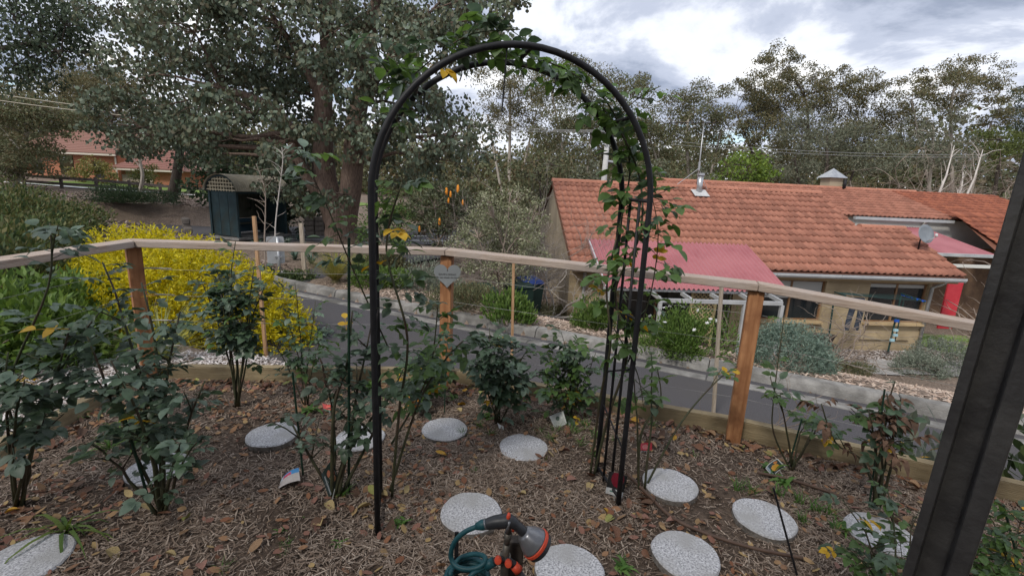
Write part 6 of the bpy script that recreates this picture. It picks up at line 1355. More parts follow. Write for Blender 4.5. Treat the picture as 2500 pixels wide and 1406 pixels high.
under = [(1340, 420, 36), (1390, 430, 36), (1440, 425, 34), (1560, 420, 40), (1610, 430, 36), (1660, 440, 32), (1720, 440, 30)]
for i, (u, v, r_px) in enumerate(under):
    simple_tree(['rounded grey-green bush beside the feathery shrub behind the ridge', 'grey-green bush touching the foot of the power pole', 'low bush between the power pole and the arch leg', 'olive bush rising over the ridge beside the arch', 'olive bush behind the ridge next to the flue', 'small bush beneath the aerial mast', 'low bush between aerial and lime tree'][i], u, 31, [(u, v, r_px), (u - 18, v + 20, r_px * .9), (u + 18, v + 22, r_px * .9), (u, v + 40, r_px)], [GREYG, OLIVE][i % 2], bark_d, 40 + i, (0.2, 0.11), name='bush', group=None, r_t=0.08, dyr=0.8)
simple_tree('rounded yellow-green bush behind the feathery grey shrub', 1330, 26, [(1300, 395, 36), (1350, 400, 36), (1320, 430, 40), (1280, 430, 36)], OLIVE, bark_d, 50, (0.2, 0.11), name='bush', group=None, r_t=0.08, dyr=0.8)
# distant wooded rise closing the view (reads as one mass)
r_ = np.random.default_rng(91); cl_ = []
for i in range(150):
    a = R(-62 + 124 * (i + r_.random()) / 150); dd = r_.uniform(75, 130); h_ = r_.uniform(6, 10.5); c = Vector((math.sin(a) * dd, math.cos(a) * dd, -2 + h_ * r_.uniform(0.35, 0.9))); cl_.append((tuple(c), h_ * r_.uniform(.8, 1.3), h_ * .9, h_ * .8))
v, k, _ = crown(cl_, 0.75, 0.45, 1.5, 92, 0.3, 12); o = link('distant_wood', fast_mesh('distant_wood', v, k), OLIVE); tag(o, 'far-off wooded rise closing the view behind the gums', 'wood', kind='stuff')

# --- bare winter shrubs and birches behind the wing
twig_m = mat('bare_twigs', (0.20, 0.155, 0.125), (0.33, 0.27, 0.225), scale=3, rough=0.9)
twig_g = mat('grey_twigs', (0.28, 0.25, 0.22), (0.44, 0.40, 0.36), scale=5, rough=0.9)
def bare(name, label, base, n, L, r0, seed, m, arch_=0.8, levels=2, cat='shrub', group=None, up=1.0):
    rg = random.Random(seed); base = Vector(base); o = empty(name, label, cat, base, group=group); mb = MB()
    def grow(p, d, l, r, lev):
        k = 5; pts_ = [p]; q = Vector(d)
        for i in range(k):
            q = (q + Vector((rg.gauss(0, .28), rg.gauss(0, .28), rg.gauss(0, .2) - arch_ * 0.12))).normalized(); pts_.append(pts_[-1] + q * (l / k))
        mb.tube(pts_, [r * (1 - .7 * i / k) for i in range(k + 1)], 4 if lev else 6, caps=False)
        if lev < levels:
            for i in range(rg.randint(3, 5)):
                s = pts_[rg.randint(1, k)]; dd = (q + Vector((rg.gauss(0, .7), rg.gauss(0, .7), rg.gauss(0.15, .5)))).normalized(); grow(s, dd, l * rg.uniform(.45, .75), r * .5, lev + 1)
    for i in range(n):
        az = rg.uniform(0, 6.28); e = rg.uniform(0.5, 1.4) * up; grow(Vector((rg.gauss(0, .05), rg.gauss(0, .05), -0.05)), Vector((math.cos(az) * math.cos(e), math.sin(az) * math.cos(e), math.sin(e))), L * rg.uniform(.7, 1.1), r0, 0)
    mb.build('branches', m, o, smooth=True); return o
for i, (u, y_, L) in enumerate([(1960, 26, 3.4), (2080, 26, 3.8), (2150, 27, 3.8), (2220, 26, 3.9), (2300, 26, 4.0), (2380, 27, 4.2), (2440, 26, 4.2), (2490, 25, 4.0)]):
    b_ = on_ground(u, y_); b_.z = max(b_.z, -1.2 if i < 3 else -0.9)
    bare('bare_shrub', ['tangled leafless shrub beside the lime-green tree', 'arching leafless shrub behind the roof vent', 'leafless shrub between roof vent and birches', 'leafless shrub in front of the soft grey gum', 'leafless shrub around the leaning birch', 'reddish leafless shrub between the two birches', 'leafless shrub behind the satellite dish side of the wing', 'leafless shrub showing beside the veranda post'][i], b_, 22, L, 0.04, 60 + i, twig_m, 1.0, 3 if i > 2 else 2, group='leafless shrubs behind the rear wing')
for i, (u0, v0, u1, v1) in enumerate([(2285, 490, 2330, 355), (2335, 492, 2352, 420), (2352, 495, 2400, 365)]):
    a = pt(u0, v0, 24); b = pt(u1, v1, 24); a2 = a + (a - b) * 0.8
    t = empty('birch', ['tall leaning white birch trunk behind the wing', 'short thin birch stem beside the leaning birch', 'slim pale birch leaning over the wing ridge'][i], 'tree', a2, group='bare birches'); mb = MB(); rg = random.Random(i)
    mb.tube([Vector(), (a - a2), (b - a2) * .7 + Vector((.1, 0, 0)), b - a2], [.07, .06, .04, .012], 7)
    for k in range(9):
        f = rg.uniform(.45, .95); s = (b - a2) * f; limb(mb, s, s + Vector((rg.uniform(-.9, .9), rg.uniform(-.3, .3), rg.uniform(.3, 1.0))), .018, .005, rg, .15, 4, 4)
    mb.build('trunk', mat('birch_bark', (0.45, 0.41, 0.37), (0.62, 0.58, 0.54), scale=4, rough=0.85), t, smooth=True)

# --- shrubs and plants between
def shrub(name, label, base, rx, ry, h, n, L, W, lm, seed, up=0.4, shape='diamond', inner=0.55, group=None, cat='shrub', lumps=9, stem=twig_m):
    r = np.random.default_rng(seed); base = Vector(base); o = empty(name, label, cat, base, group=group)
    ld = rdir(r, lumps); ld[:, 2] = np.abs(ld[:, 2]); lump = ld * r.uniform(.35, .72, (lumps, 1)); lr = r.uniform(.32, .55, lumps)
    i = r.integers(0, lumps, n); d = rdir(r, n); P = lump[i] + d * lr[i][:, None] * (r.uniform(inner, 1, (n, 1)))
    P[:, 2] = np.abs(P[:, 2]); nrm = unit(P * np.array([1, 1, 1.2])); P = P * np.array([rx, ry, h])
    D = unit(nrm * 0.7 + rdir(r, n) * 0.6 + np.array([0, 0, up]))
    v, k = leaf_verts(P, D, L * r.uniform(.6, 1.3, n), W * r.uniform(.7, 1.2, n), r, shape); link('foliage', fast_mesh('foliage', v, k), lm, o)
    mb = MB(); rg = random.Random(seed)
    for q in range(9): t = lump[q % lumps] * np.array([rx, ry, h]); limb(mb, Vector((rg.gauss(0, .04), rg.gauss(0, .04), -0.05)), Vector(t), .02, .006, rg, .1, 4, 5)
    mb.build('stems', stem, o, smooth=True); return o
YEL = foliage('golden_sprays', [(0.42, 0.36, 0.012), (0.55, 0.47, 0.02), (0.34, 0.31, 0.015), (0.26, 0.26, 0.018), (0.62, 0.55, 0.04)], 0.55, 0.35, 0.2)
# golden shrub built of upright sprays
def sprays(name, label, base, lobes, n, L, m, seed, leaf_L, leaf_W, per=9, cat='shrub', up=0.5, group=None):
    r = np.random.default_rng(seed); base = Vector(base); o = empty(name, label, cat, base, group=group); Vs = []; k = 4
    tot = sum(a * b for _, a, b, _ in lobes)
    for (c, a, b, h) in lobes:
        q = int(n * a * b / tot); d = rdir(r, q); d[:, 2] = np.abs(d[:, 2]) * 1.0 - 0.12; d = unit(d); P = np.array(Vector(c) - base) + d * np.array([a, b, h]) * r.uniform(.72, 1.0, (q, 1))
        S = unit(d * 0.8 + rdir(r, q) * 0.35 + np.array([0, 0, up])); Ls = L * r.uniform(.5, 1.3, q)
        for j in range(per):
            f = j / per; pp = P + S * (Ls * (f - 0.3))[:, None]; D = unit(S * 0.55 + rdir(r, q) * 0.75)
            v, k = leaf_verts(pp, D, leaf_L * r.uniform(.7, 1.3, q), leaf_W, r); Vs.append(v)
    link('foliage', fast_mesh('foliage', np.concatenate(Vs), k), m, o); mb = MB(); rg = random.Random(seed)
    for (c, a, b, h) in lobes:
        for q in range(5): limb(mb, Vector((rg.gauss(0, .1), rg.gauss(0, .1), -.1)), Vector(c) - base + Vector((rg.uniform(-a, a) * .6, rg.uniform(-b, b) * .6, h * .6)), .02, .006, rg, .1, 4, 5)
    mb.build('stems', twig_m, o, smooth=True); return o
gb = Vector((-4.75, 6.2, -0.5))
ylobes = [(Vector((-5.15, 6.5, -0.5)), 1.1, .95, 1.28), (Vector((-4.3, 6.2, -0.55)), 1.0, .9, 1.28), (Vector((-5.8, 6.9, -0.45)), .9, .8, 1.25), (Vector((-3.65, 6.2, -0.62)), .72, .65, 1.0), (Vector((-4.85, 5.8, -0.5)), .95, .6, .95), (Vector((-3.2, 6.2, -0.65)), .42, .4, .62)]
sprays('golden_shrub', 'bright golden-yellow feathery shrub behind the corner railing post', gb, ylobes, 7000, 0.15, YEL, 5, 0.055, 0.020, 9)
# cream variegated shrub and feathery grey shrub
CREAM = foliage('variegated_leaves', [(0.30, 0.30, 0.20), (0.40, 0.39, 0.28), (0.17, 0.19, 0.10), (0.12, 0.14, 0.075), (0.24, 0.25, 0.15)], 0.6, 0.25)
def clump_shrub(name, label, u, y, px, lm, seed, leaf, dens=2.2, sprays=16, spread=0.26, droop=0.1, dyr=0.5, bark=None, cat='shrub'):
    base = on_ground(u, y); cl_ = px_clumps(px, y, dyr, seed, 0.9, 1.1)
    return tree(name, label, base, [([base, base + Vector((0.02, 0, 0.3)), base + Vector((0, 0, 0.6))], 0.05, 0.03)], cl_, lm, bark or twig_m, leaf, dens, seed, droop, sprays, cat, None, spread=spread)
clump_shrub('variegated_shrub', 'large cream and grey-green variegated shrub beside the gable', 1225, 11.0, [(1160, 560, 42), (1215, 545, 48), (1275, 560, 45), (1180, 610, 45), (1245, 620, 48), (1310, 520, 34), (1250, 490, 42), (1190, 500, 36), (1125, 590, 32), (1300, 630, 38), (1215, 665, 40), (1290, 580, 36), (1150, 640, 34), (1265, 670, 30), (1235, 575, 45)], CREAM, 71, (0.06, 0.036))
b_ = Vector((0.05, 12.6, -1.5)); o = bare('feathery_shrub', 'feathery grey-brown twiggy shrub rising above the variegated shrub', b_, 34, 2.2, 0.02, 72, mat('feathery_twig', (0.20, 0.17, 0.145), (0.30, 0.265, 0.235), scale=5, rough=0.9), 0.1, 3, up=1.15)
# banksia with orange candles
BANK = foliage('banksia_leaves', [(0.070, 0.085, 0.042), (0.105, 0.12, 0.068), (0.14, 0.155, 0.10), (0.055, 0.066, 0.032)], 0.6, .15)
bk = clump_shrub('banksia', 'dark banksia shrub with orange flower candles behind the arch', 1085, 13.5, [(1060, 490, 40), (1105, 480, 40), (1140, 500, 36), (1045, 535, 42), (1105, 540, 42), (1010, 505, 34), (1150, 545, 32), (1070, 580, 36), (1125, 590, 30), (1075, 450, 34), (1020, 560, 30)], BANK, 73, (0.11, 0.04))
b_ = bk.location.copy()
candle = mat('orange_candle', (0.62, 0.20, 0.02), (0.72, 0.30, 0.04), scale=30, rough=0.8)
for (u, v, s) in [(1090, 468, 1), (1118, 462, 1), (1100, 475, .8), (1073, 542, .9), (1095, 490, .7), (1130, 495, .7), (1024, 560, .8)]:
    p = pt(u, v, 12.95) - b_; MB().lathe([(.01, -.10 * s), (.035 * s, -.08 * s), (.04 * s, 0), (.03 * s, .09 * s), (.008, .12 * s)], (0, 0, 0), 9).build('flower', candle, bk, loc=p, smooth=True)
clump_shrub('evergreen_shrub', 'mid-green leafy shrub beside the base of the large gum', 935, 13.0, [(905, 560, 34), (950, 550, 34), (975, 580, 30), (925, 520, 32), (960, 500, 30), (900, 600, 28), (940, 600, 34), (985, 530, 26), (920, 470, 26)], foliage('mid_green', [(0.06, 0.115, 0.03), (0.095, 0.16, 0.045), (0.13, 0.19, 0.06), (0.05, 0.085, 0.028)]), 74, (0.09, 0.04))
shrub('evergreen_shrub', 'olive shrub at the street edge behind the banksia', Vector((0.3, 17.6, -0.9)), 0.9, 0.8, 2.0, 4000, .14, .07, OLIVE, 75, lumps=12)
shrub('evergreen_shrub', 'dense green shrub across the street from the banksia', Vector((-4, 30, -0.9)), 6, 2, 3.0, 9000, .25, .14, OLIVE, 76, lumps=16)
# grasses and low plants on the island
FLAX = foliage('grass_gold', [(0.20, 0.21, 0.045), (0.28, 0.27, 0.07), (0.15, 0.18, 0.045), (0.34, 0.30, 0.12)], 0.6, .3)
def tussock(p, label, n, L, W, m, seed, name='grass_tussock', group=None, spread=0.55, cat='grass'):
    me = tuft_mesh(n, L, W, spread, seed, m, 5, 'blades'); o = empty(name, label, cat, p, group=group); link('blades', me, None, o); 
    MB().lathe([(0.02, -0.05), (0.05 + L * .06, 0), (0.03, L * .12)], (0, 0, 0), 10).build('crown', mat('tussock_base', (0.12, 0.10, 0.05), rough=.9), o); return o
p = GT(820, 690); tussock(p, 'golden fine-bladed tussock grass on the kerbed island', 520, 0.95, 0.013, FLAX, 81)
p = GT(880, 680); tussock(p, 'green tussock grass behind the golden tussock', 260, 0.75, 0.012, strap_m, 82)
p = on_ground(255, 4.6); tussock(Vector((-3.45, 4.35, -0.28)), 'pale green strappy grass beside the corner post outside the railing', 170, 0.75, 0.012, foliage('pale_strap', [(0.22, 0.25, 0.09), (0.30, 0.32, 0.14), (0.16, 0.19, 0.06)]), 83)
SILV = foliage('silver_rosette', [(0.10, 0.155, 0.125), (0.15, 0.21, 0.17), (0.075, 0.12, 0.09)], .55, .15)
ros = tuft_mesh(46, 0.42, 0.045, 0.75, 84, SILV, 4, 'leaves')
for (u, v) in [(700, 600), (655, 590), (742, 615), (690, 575), (720, 635), (770, 625), (630, 605), (680, 640), (730, 590), (640, 575), (800, 610), (760, 650)]:
    p = GT(u, v); o = bpy.data.objects.new('silver_rosette', ros); col.objects.link(o); o.location = p; o.rotation_euler = (0, 0, u); tag(o, 'blue-silver rosette plant behind the street sign', 'plant', 'silver rosette plants before the bus shelter')
GC = foliage('ground_cover', [(0.05, 0.085, 0.03), (0.08, 0.12, 0.045), (0.11, 0.14, 0.055), (0.04, 0.06, 0.022)], .65, .2)
GREY = foliage('grey_shrub', [(0.13, 0.155, 0.115), (0.18, 0.205, 0.16), (0.095, 0.12, 0.085), (0.22, 0.24, 0.19)], .65, .15)
LAV = foliage('lavender', [(0.10, 0.15, 0.12), (0.15, 0.21, 0.17), (0.075, 0.115, 0.085), (0.19, 0.25, 0.20)], .6, .15)
GRN = foliage('daisy_green', [(0.07, 0.13, 0.025), (0.11, 0.18, 0.04), (0.15, 0.22, 0.06), (0.05, 0.09, 0.02)], .6, .25)
def at(u, v): return GT(u, v)
shrub('low_shrub', 'low green shrub in front of the street sign', at(690, 690), .75, .5, .42, 3500, .07, .035, GC, 101)
shrub('low_shrub', 'low green shrub with white flecks beside the golden tussock', at(930, 700), .8, .55, .5, 3500, .07, .035, GRN, 102)
shrub('low_shrub', 'brownish low shrub behind the golden tussock', at(940, 660), 1.0, .6, .6, 3500, .08, .035, OLIVE, 103)
shrub('low_shrub', 'grey-green low shrub below the heart sign', at(1045, 715), .95, .7, .75, 4500, .06, .022, GREY, 104)
shrub('low_shrub', 'olive low shrub along the kerb beside the heart post', at(1150, 758), .95, .6, .55, 4500, .055, .022, OLIVE, 105)
shrub('leafy_plant', 'bright green upright leafy plant by the brown stake on the bank', at(1240, 790), .42, .38, .62, 1500, .10, .035, GRN, 106, 1.2)
shrub('low_shrub', 'brown-green spreading shrub beneath the bare pale branches', at(1370, 772), 1.0, .6, .42, 4200, .05, .02, BROWNG, 107)
shrub('low_shrub', 'low rusty shrub in front of the gable foot', at(1300, 768), .7, .5, .45, 2600, .05, .02, OLIVE, 108)
shrub('green_shrub', 'rounded bright green shrub at the foot of the awning post', at(1452, 806), .55, .45, .55, 4200, .06, .022, GRN, 109, .8)
ds = shrub('daisy_bush', 'rounded green daisy bush dotted with white flowers by the kerb', at(1652, 858), .78, .55, .62, 7000, .055, .02, GRN, 110, .5)
petal = mat('daisy_white', (0.75, 0.74, 0.76), rough=.7); rg = random.Random(8); fm = MB()
for q in range(6): a = q * math.pi / 3; fm.add([(0, 0, 0), (.018 * math.cos(a - .3), .018 * math.sin(a - .3), .004), (.032 * math.cos(a), .032 * math.sin(a), .002), (.018 * math.cos(a + .3), .018 * math.sin(a + .3), .004)], [(0, 1, 2, 3)])
fme = fm.mesh('flower'); fme.materials.append(petal)
for q in range(26):
    a = rg.uniform(0, 6.28); e = rg.uniform(.35, 1.4); o = bpy.data.objects.new('flower', fme); o.parent = ds; o.location = (.74 * math.cos(a) * math.cos(e), .52 * math.sin(a) * math.cos(e), .60 * math.sin(e) + .06); o.rotation_euler = (rg.gauss(.4, .4), rg.gauss(0, .4), a); col.objects.link(o)
sprays('lavender_bush', 'rounded blue-grey lavender bush behind the third railing post', at(1925, 898), [(at(1925, 898) + Vector((0, .1, -.05)), .62, .5, .62)], 1500, .22, LAV, 111, .06, .012, 8, up=.9)
sprays('silver_bush', 'large grey silvery bush beside the veranda post', at(2290, 905), [(at(2300, 905) + Vector((0, .1, -.1)), .95, .7, .95), (at(2240, 915), .6, .5, .6)], 1700, .24, GREY, 112, .06, .018, 8, up=.7)
shrub('low_shrub', 'low olive creeping shrub between lavender and silver bush', at(2060, 905), .8, .5, .32, 3800, .05, .02, OLIVE, 113)
shrub('wattle_plant', 'broad-leaved grey-green sapling outside the sleepers by the veranda post', Vector((3.05, 2.95, -.66)), .55, .4, 1.25, 420, .13, .05, GREY, 114, .3, 'hex', lumps=8)
shrub('wattle_plant', 'broad-leaved sapling behind the brown stake past the veranda post', Vector((3.6, 2.6, -.66)), .5, .4, 1.3, 420, .13, .05, GC, 115, .3, 'hex', lumps=8)
shrub('climber_plant', 'wispy green climber growing through the lattice screen', H(4.0, -1.0, -2.1), .5, .3, 1.5, 700, .07, .02, GRN, 116, .6)
shrub('foxglove_plant', 'dusky plant with pale heads behind the rounded green shrub', at(1440, 780), .35, .3, .75, 700, .08, .03, BROWNG, 117, 1.0)
# deciduous pale branching shrub by the gable, twiggy shrub before the house window
bare('frangipani', 'bare pale branching small tree in front of the gable wall', at(1345, 775), 6, 1.5, 0.032, 118, twig_g, -0.5, 2, 'small tree')
bare('bare_shrub', 'twisted leafless shrub in front of the house window', H(7.2, -0.9, -2.6), 12, 1.5, .022, 119, twig_m, .5, 2)
bare('bare_shrub', 'leafless twiggy shrub beside the red panel and corner downpipe', H(12.6, -0.4, -2.7), 14, 2.4, .03, 120, twig_m, .4, 2)
bare('bare_sapling', 'thin leafless twigs growing by the pale square stake', Vector((2.3, 3.55, -.66)), 4, 1.0, .008, 121, twig_m, .2, 2)
# dichondra and weeds outside the bed
shrub('ground_plant', 'silvery creeping ground plant beside the orange timber stake', at(705, 830), .75, .4, .22, 3000, .05, .04, LAV, 122, .3, 'hex')
shrub('ground_plant', 'weedy grass at the driveway edge outside the sleepers', Vector((0.0, 4.05, -.6)), .5, .25, .3, 900, .09, .01, weed_m, 123, 1.2)
shrub('daisy_plant', 'small plant with yellow daisies outside the sleepers', Vector((2.62, 2.75, -.62)), .3, .2, .62, 500, .06, .02, GREY, 124, .6)
yd = mat('daisy_yellow', (0.65, 0.36, 0.02), rough=.6); fm2 = fm.mesh('flower'); fm2.materials.append(yd); dp_ = bpy.data.objects.get('daisy_plant')
for q in range(9): o = bpy.data.objects.new('flower', fm2); o.parent = dp_; o.location = (rg.uniform(-.25, .25), rg.uniform(-.2, .1), .62 + rg.uniform(0, .12)); o.rotation_euler = (rg.gauss(.7, .3), rg.gauss(0, .3), rg.uniform(0, 6)); col.objects.link(o)
# leafy bank on the left outside the railing and the dark ground shrub on the rise
LB = foliage('bank_leaves', [(0.055, 0.085, 0.03), (0.085, 0.115, 0.04), (0.12, 0.135, 0.05), (0.16, 0.14, 0.06), (0.04, 0.065, 0.025)], .65, .2)
for i, (u, y_, rx, h) in enumerate([(-40, 6.0, 1.3, 1.1), (60, 7.5, 1.4, 1.2), (30, 10.5, 1.8, 1.2), (130, 12.5, 1.9, 1.0), (-60, 9, 1.8, 1.4), (0, 15, 2.0, 1.1), (120, 5.6, .8, .65), (110, 4.2, .75, .6), (-60, 4.0, 1.0, .8), (60, 5.0, .9, .75)]):
    p = on_ground(u, y_); shrub('leafy_shrub', ['leafy mid-green shrub just outside the long side railing', 'green spreading shrub next to the golden shrub', 'olive leafy shrub on the slope above the golden shrub', 'shrub at the edge of the leaf litter slope', 'tall leafy shrub at the foot of the slope', 'leafy shrub high on the slope by the rail fence', 'low fresh green shrub beneath the side railing', 'low leafy shrub beside the pale strappy grass', 'bushy green shrub under the long side railing', 'green shrub between side railing and golden shrub'][i], p, rx, rx * .8, h, 6500 if i < 5 else 4000, .10, .045, GRN if i >= 6 else LB, 130 + i, .3, lumps=13)
p = GT(330, 528, 9); shrub('spreading_shrub', 'wide dark low shrub on the leaf-littered rise', p, 2.6, 1.5, .75, 9000, .10, .035, DKG, 140, .2, lumps=16)
def sapling(label, path, y, r0, m, seed):
    P = [pt(u, v, y) for u, v in path]; base = Vector((P[0].x, y, tz(P[0].x, y))); rg = random.Random(seed); o = empty('bare_sapling', label, 'tree', base); mb = MB(); Q = spline([Vector((0, 0, -.05))] + [p - base for p in P[1:]], 5); n = len(Q)
    mb.tube(Q, [r0 * (1 - .75 * i / (n - 1)) for i in range(n)], 7)
    for k in range(18): i = rg.randint(n // 4, n - 2); limb(mb, Q[i], Q[i] + Vector((rg.choice((-1, 1)) * rg.uniform(.10, .30), rg.uniform(-.2, .2), rg.uniform(.05, .30))), .006, .002, rg, .15, 4, 4)
    mb.build('trunk', m, o, smooth=True)
sapling('slender white leafless sapling in front of the bus shelter', [(690, 720), (676, 620), (672, 560), (680, 480), (690, 400), (688, 360)], 11.0, .022, mat('white_sapling', (0.42, 0.38, 0.34), (0.55, 0.5, 0.46), scale=6, rough=.85), 141)
sapling('slender brown sapling beside the orange timber stake', [(655, 720), (646, 600), (648, 520), (646, 460), (625, 400)], 10.0, .020, twig_m, 142)

# ================================================================== bus shelter
sb = Vector((-10.6, 18.6, -0.74)); shel = empty('bus_shelter', 'dark teal timber shelter with arched corrugated roof and lattice end', 'shelter', sb, R(70))
teal_w = mat('shelter_paint', (0.016, 0.034, 0.040), (0.030, 0.055, 0.062), scale=4, rough=0.7, c3=(0.022, 0.030, 0.028), scale3=2)
teal_b = mat('shelter_blue', (0.020, 0.050, 0.072), (0.030, 0.065, 0.09), scale=4, rough=0.65)
bare_w = mat('shelter_boards', (0.045, 0.048, 0.036), (0.075, 0.075, 0.055), scale=2, rough=0.85, stretch=(12, 12, 1))
roof_w = mat('shelter_roof', (0.36, 0.32, 0.23), (0.50, 0.45, 0.35), scale=3, rough=0.85, c3=(0.30, 0.27, 0.21), scale3=1.4)
SLn, SD, SH = 2.2, 1.35, 1.72
for k in range(4):      # back wall panels: boards above, blue panels below
    w = SLn / 4; x = -SLn / 2 + w * (k + .5)
    MB().box((0, 0, 0), (w - .02, .03, 1.05)).build('back_panel', bare_w, shel, loc=(x, SD / 2 - .03, 1.16)); MB().box((0, 0, 0), (w - .02, .03, .55)).build('lower_panel', teal_b, shel, loc=(x, SD / 2 - .033, .35))
for sx in (-1, 1):
    for k in range(3): w = SD / 3; MB().box((0, 0, 0), (.03, w - .015, SH - .06)).build('end_panel', teal_w, shel, loc=(sx * (SLn / 2 - .02), -SD / 2 + w * (k + .5), SH / 2 + .03))
    for y_ in (-SD / 2, SD / 2): MB().box((0, 0, SH / 2), (.09, .09, SH)).build('post', teal_w, shel, loc=(sx * SLn / 2, y_, 0))
    # arched end with lattice
    arc = [Vector((0, -(SD / 2 + .1) * math.cos(math.pi * i / 14), SH + .56 * math.sin(math.pi * i / 14))) for i in range(15)]
    MB().tube([p + Vector((sx * (SLn / 2 + .06), 0, 0)) for p in arc], .035, 6).build('end_arch', teal_w, shel)
    for k in range(-4, 5):
        y_ = k * .14; h_ = .56 * math.sqrt(max(0, 1 - (y_ / (SD / 2 + .1)) ** 2)); MB().box((0, 0, 0), (.012, .035, h_)).build('lattice_lath', mat('lattice_tan', (0.48, 0.42, 0.30), rough=.8), shel, loc=(sx * (SLn / 2 + .05), y_, SH + h_ / 2))
    for k in range(4):
        z_ = .05 + k * .13; w = (SD / 2 + .1) * math.sqrt(max(0, 1 - (z_ / .56) ** 2)) * 2; MB().box((0, 0, 0), (.012, w, .035)).build('lattice_lath', MATS['lattice_tan'], shel, loc=(sx * (SLn / 2 + .064), 0, SH + z_))
MB().box((0, 0, 0), (SLn, .09, .11)).build('front_beam', teal_w, shel, loc=(0, -SD / 2, SH - .01)); MB().box((0, 0, 0), (SLn, .09, .1)).build('back_beam', teal_w, shel, loc=(0, SD / 2 + .02, SH - .01))
vs = []; nl_ = 96
for i in range(17):
    a = math.pi * i / 16
    for j in range(nl_ + 1): x = (SLn + .3) * (j / nl_ - .5); q = 1 + .022 * math.cos(j / nl_ * 26 * 2 * math.pi); vs.append((x, -(SD / 2 + .14) * math.cos(a) * q, SH + .02 + .60 * math.sin(a) * q))
MB().add(vs, [(i * (nl_ + 1) + j, i * (nl_ + 1) + j + 1, (i + 1) * (nl_ + 1) + j + 1, (i + 1) * (nl_ + 1) + j) for i in range(16) for j in range(nl_)]).build('roof', roof_w, shel, smooth=True)
for k in range(3): MB().box((0, 0, 0), (SLn - .1, .13, .035)).build('bench_slat', bare_w, shel, loc=(0, .12 + .15 * k, .46))
for x in (-.9, .9): MB().box((0, 0, 0), (.06, .4, .42)).build('bench_leg', teal_w, shel, loc=(x, .27, .22))
MB().box((0, 0, 0), (SLn + .3, SD + .3, .08)).build('slab', conc, shel, loc=(0, 0, -.02))
# stepped block retaining wall beside it
blk = mat('split_block', (0.10, 0.085, 0.075), (0.20, 0.175, 0.155), scale=6, rough=.95, bump=.6)
rw = empty('block_wall', 'stepped dark block retaining wall beside the bus shelter', 'wall', sb + Vector((-1.6, -.9, 0))); rg = random.Random(1)
for i in range(9):
    for j in range(max(1, 3 - i // 3)): MB().box((0, 0, 0), (.38, .24, .19)).build('block', blk, rw, bevel=.02, loc=(.05 + .29 * i * .6 - 1.0, -.40 * i * .55 + .8, .08 + .2 * j - .08 * (i // 3)), rot=(0, 0, R(-55 + rg.uniform(-5, 5))))
rw2 = empty('block_wall', 'stepped block wall between the bus shelter and the large gum', 'wall', sb + Vector((2.0, .9, 0)))
for i in range(8):
    for j in range(max(1, 4 - i // 2)): MB().box((0, 0, 0), (.38, .24, .19)).build('block', blk, rw2, bevel=.02, loc=(.40 * i, .05 * i, .08 + .2 * j), rot=(0, 0, R(6 + rg.uniform(-4, 4))))

# ================================================================== dark post-and-rail fence
fence = empty('rail_fence', 'dark weathered post and rail fence on the rise before the brick house', 'fence', (-25, 30, 0)); FO = fence.location.copy()
fw_ = mat('dark_fence_wood', (0.055, 0.045, 0.040), (0.12, 0.10, 0.09), scale=2, rough=.9, stretch=(1, 8, 8), bump=.3)
fp = [(-60, 416, 29.5), (55, 424, 30), (147, 431, 30.5), (233, 436, 31), (315, 443, 31.5), (390, 450, 32), (462, 456, 32.5), (540, 462, 33)]
tops = [pt(*q) for q in fp]
for t in tops: MB().box((0, 0, 0), (.15, .13, 1.35)).build('post', fw_, fence, loc=t - FO - Vector((0, 0, .60)), rot=(0, 0, rg.uniform(-.1, .1)), bevel=.01)
for a, b in zip(tops[:-1], tops[1:]):
    for dz in (.10, .46, .84): MB().beam(a - FO - Vector((0, .09, dz)), b - FO - Vector((0, .09, dz)), .04, .17).build('rail', fw_, fence)
drape('verge_lawn', [(-34, 31.5), (-12, 34), (-12, 38.5), (-34, 38.5)], lawn_m, 'green lawn in front of the brick house', 'lawn', .06, .8)
drape('footpath', [(-34, 30.8), (-12, 33.3), (-12, 34), (-34, 31.5)], mat('pale_path', (0.5, 0.5, 0.5), (0.6, 0.6, 0.59), scale=3, rough=.9), 'pale footpath behind the dark rail fence', 'path', .08, .4)

# ================================================================== brick house
brick_m = mat('brick_dummy', (0.33, 0.12, 0.06), rough=.9)
def brick_mat():
    m = bpy.data.materials.new('orange_brick'); m.use_nodes = True; n, l = m.node_tree.nodes, m.node_tree.links; b = n['Principled BSDF']; b.inputs['Roughness'].default_value = .9
    t = n.new('ShaderNodeTexCoord'); mp = n.new('ShaderNodeMapping'); mp.inputs['Rotation'].default_value = (R(90), 0, 0); l.new(t.outputs['Object'], mp.inputs[0]); br = n.new('ShaderNodeTexBrick'); l.new(mp.outputs[0], br.inputs[0])
    br.inputs['Color1'].default_value = (0.42, 0.145, 0.065, 1); br.inputs['Color2'].default_value = (0.33, 0.10, 0.045, 1); br.inputs['Mortar'].default_value = (0.36, 0.25, 0.18, 1); br.inputs['Scale'].default_value = 1; br.inputs['Brick Width'].default_value = .24; br.inputs['Row Height'].default_value = .086; br.inputs['Mortar Size'].default_value = .008
    l.new(br.outputs[0], b.inputs['Base Color']); return m
bm_ = brick_mat(); gut = mat('cream_gutter', (0.55, 0.50, 0.42), rough=.7)
tile_g = mat('brown_pink_tiles', None, isl=[(0.17, 0.105, 0.085), (0.23, 0.13, 0.105), (0.28, 0.145, 0.115), (0.20, 0.125, 0.10)], rough=.85)
BY = 39.0
hA, hB = pt(95, 372, BY), pt(285, 372 + 4, BY); zt_ = hA.z; zb_ = zt_ - 2.6
bh = empty('brick_house', 'orange brick house with faded tiled roof beyond the rail fence', 'house', Vector((hA.x, BY, zb_))); BHO = bh.location.copy(); W_ = hB.x - hA.x
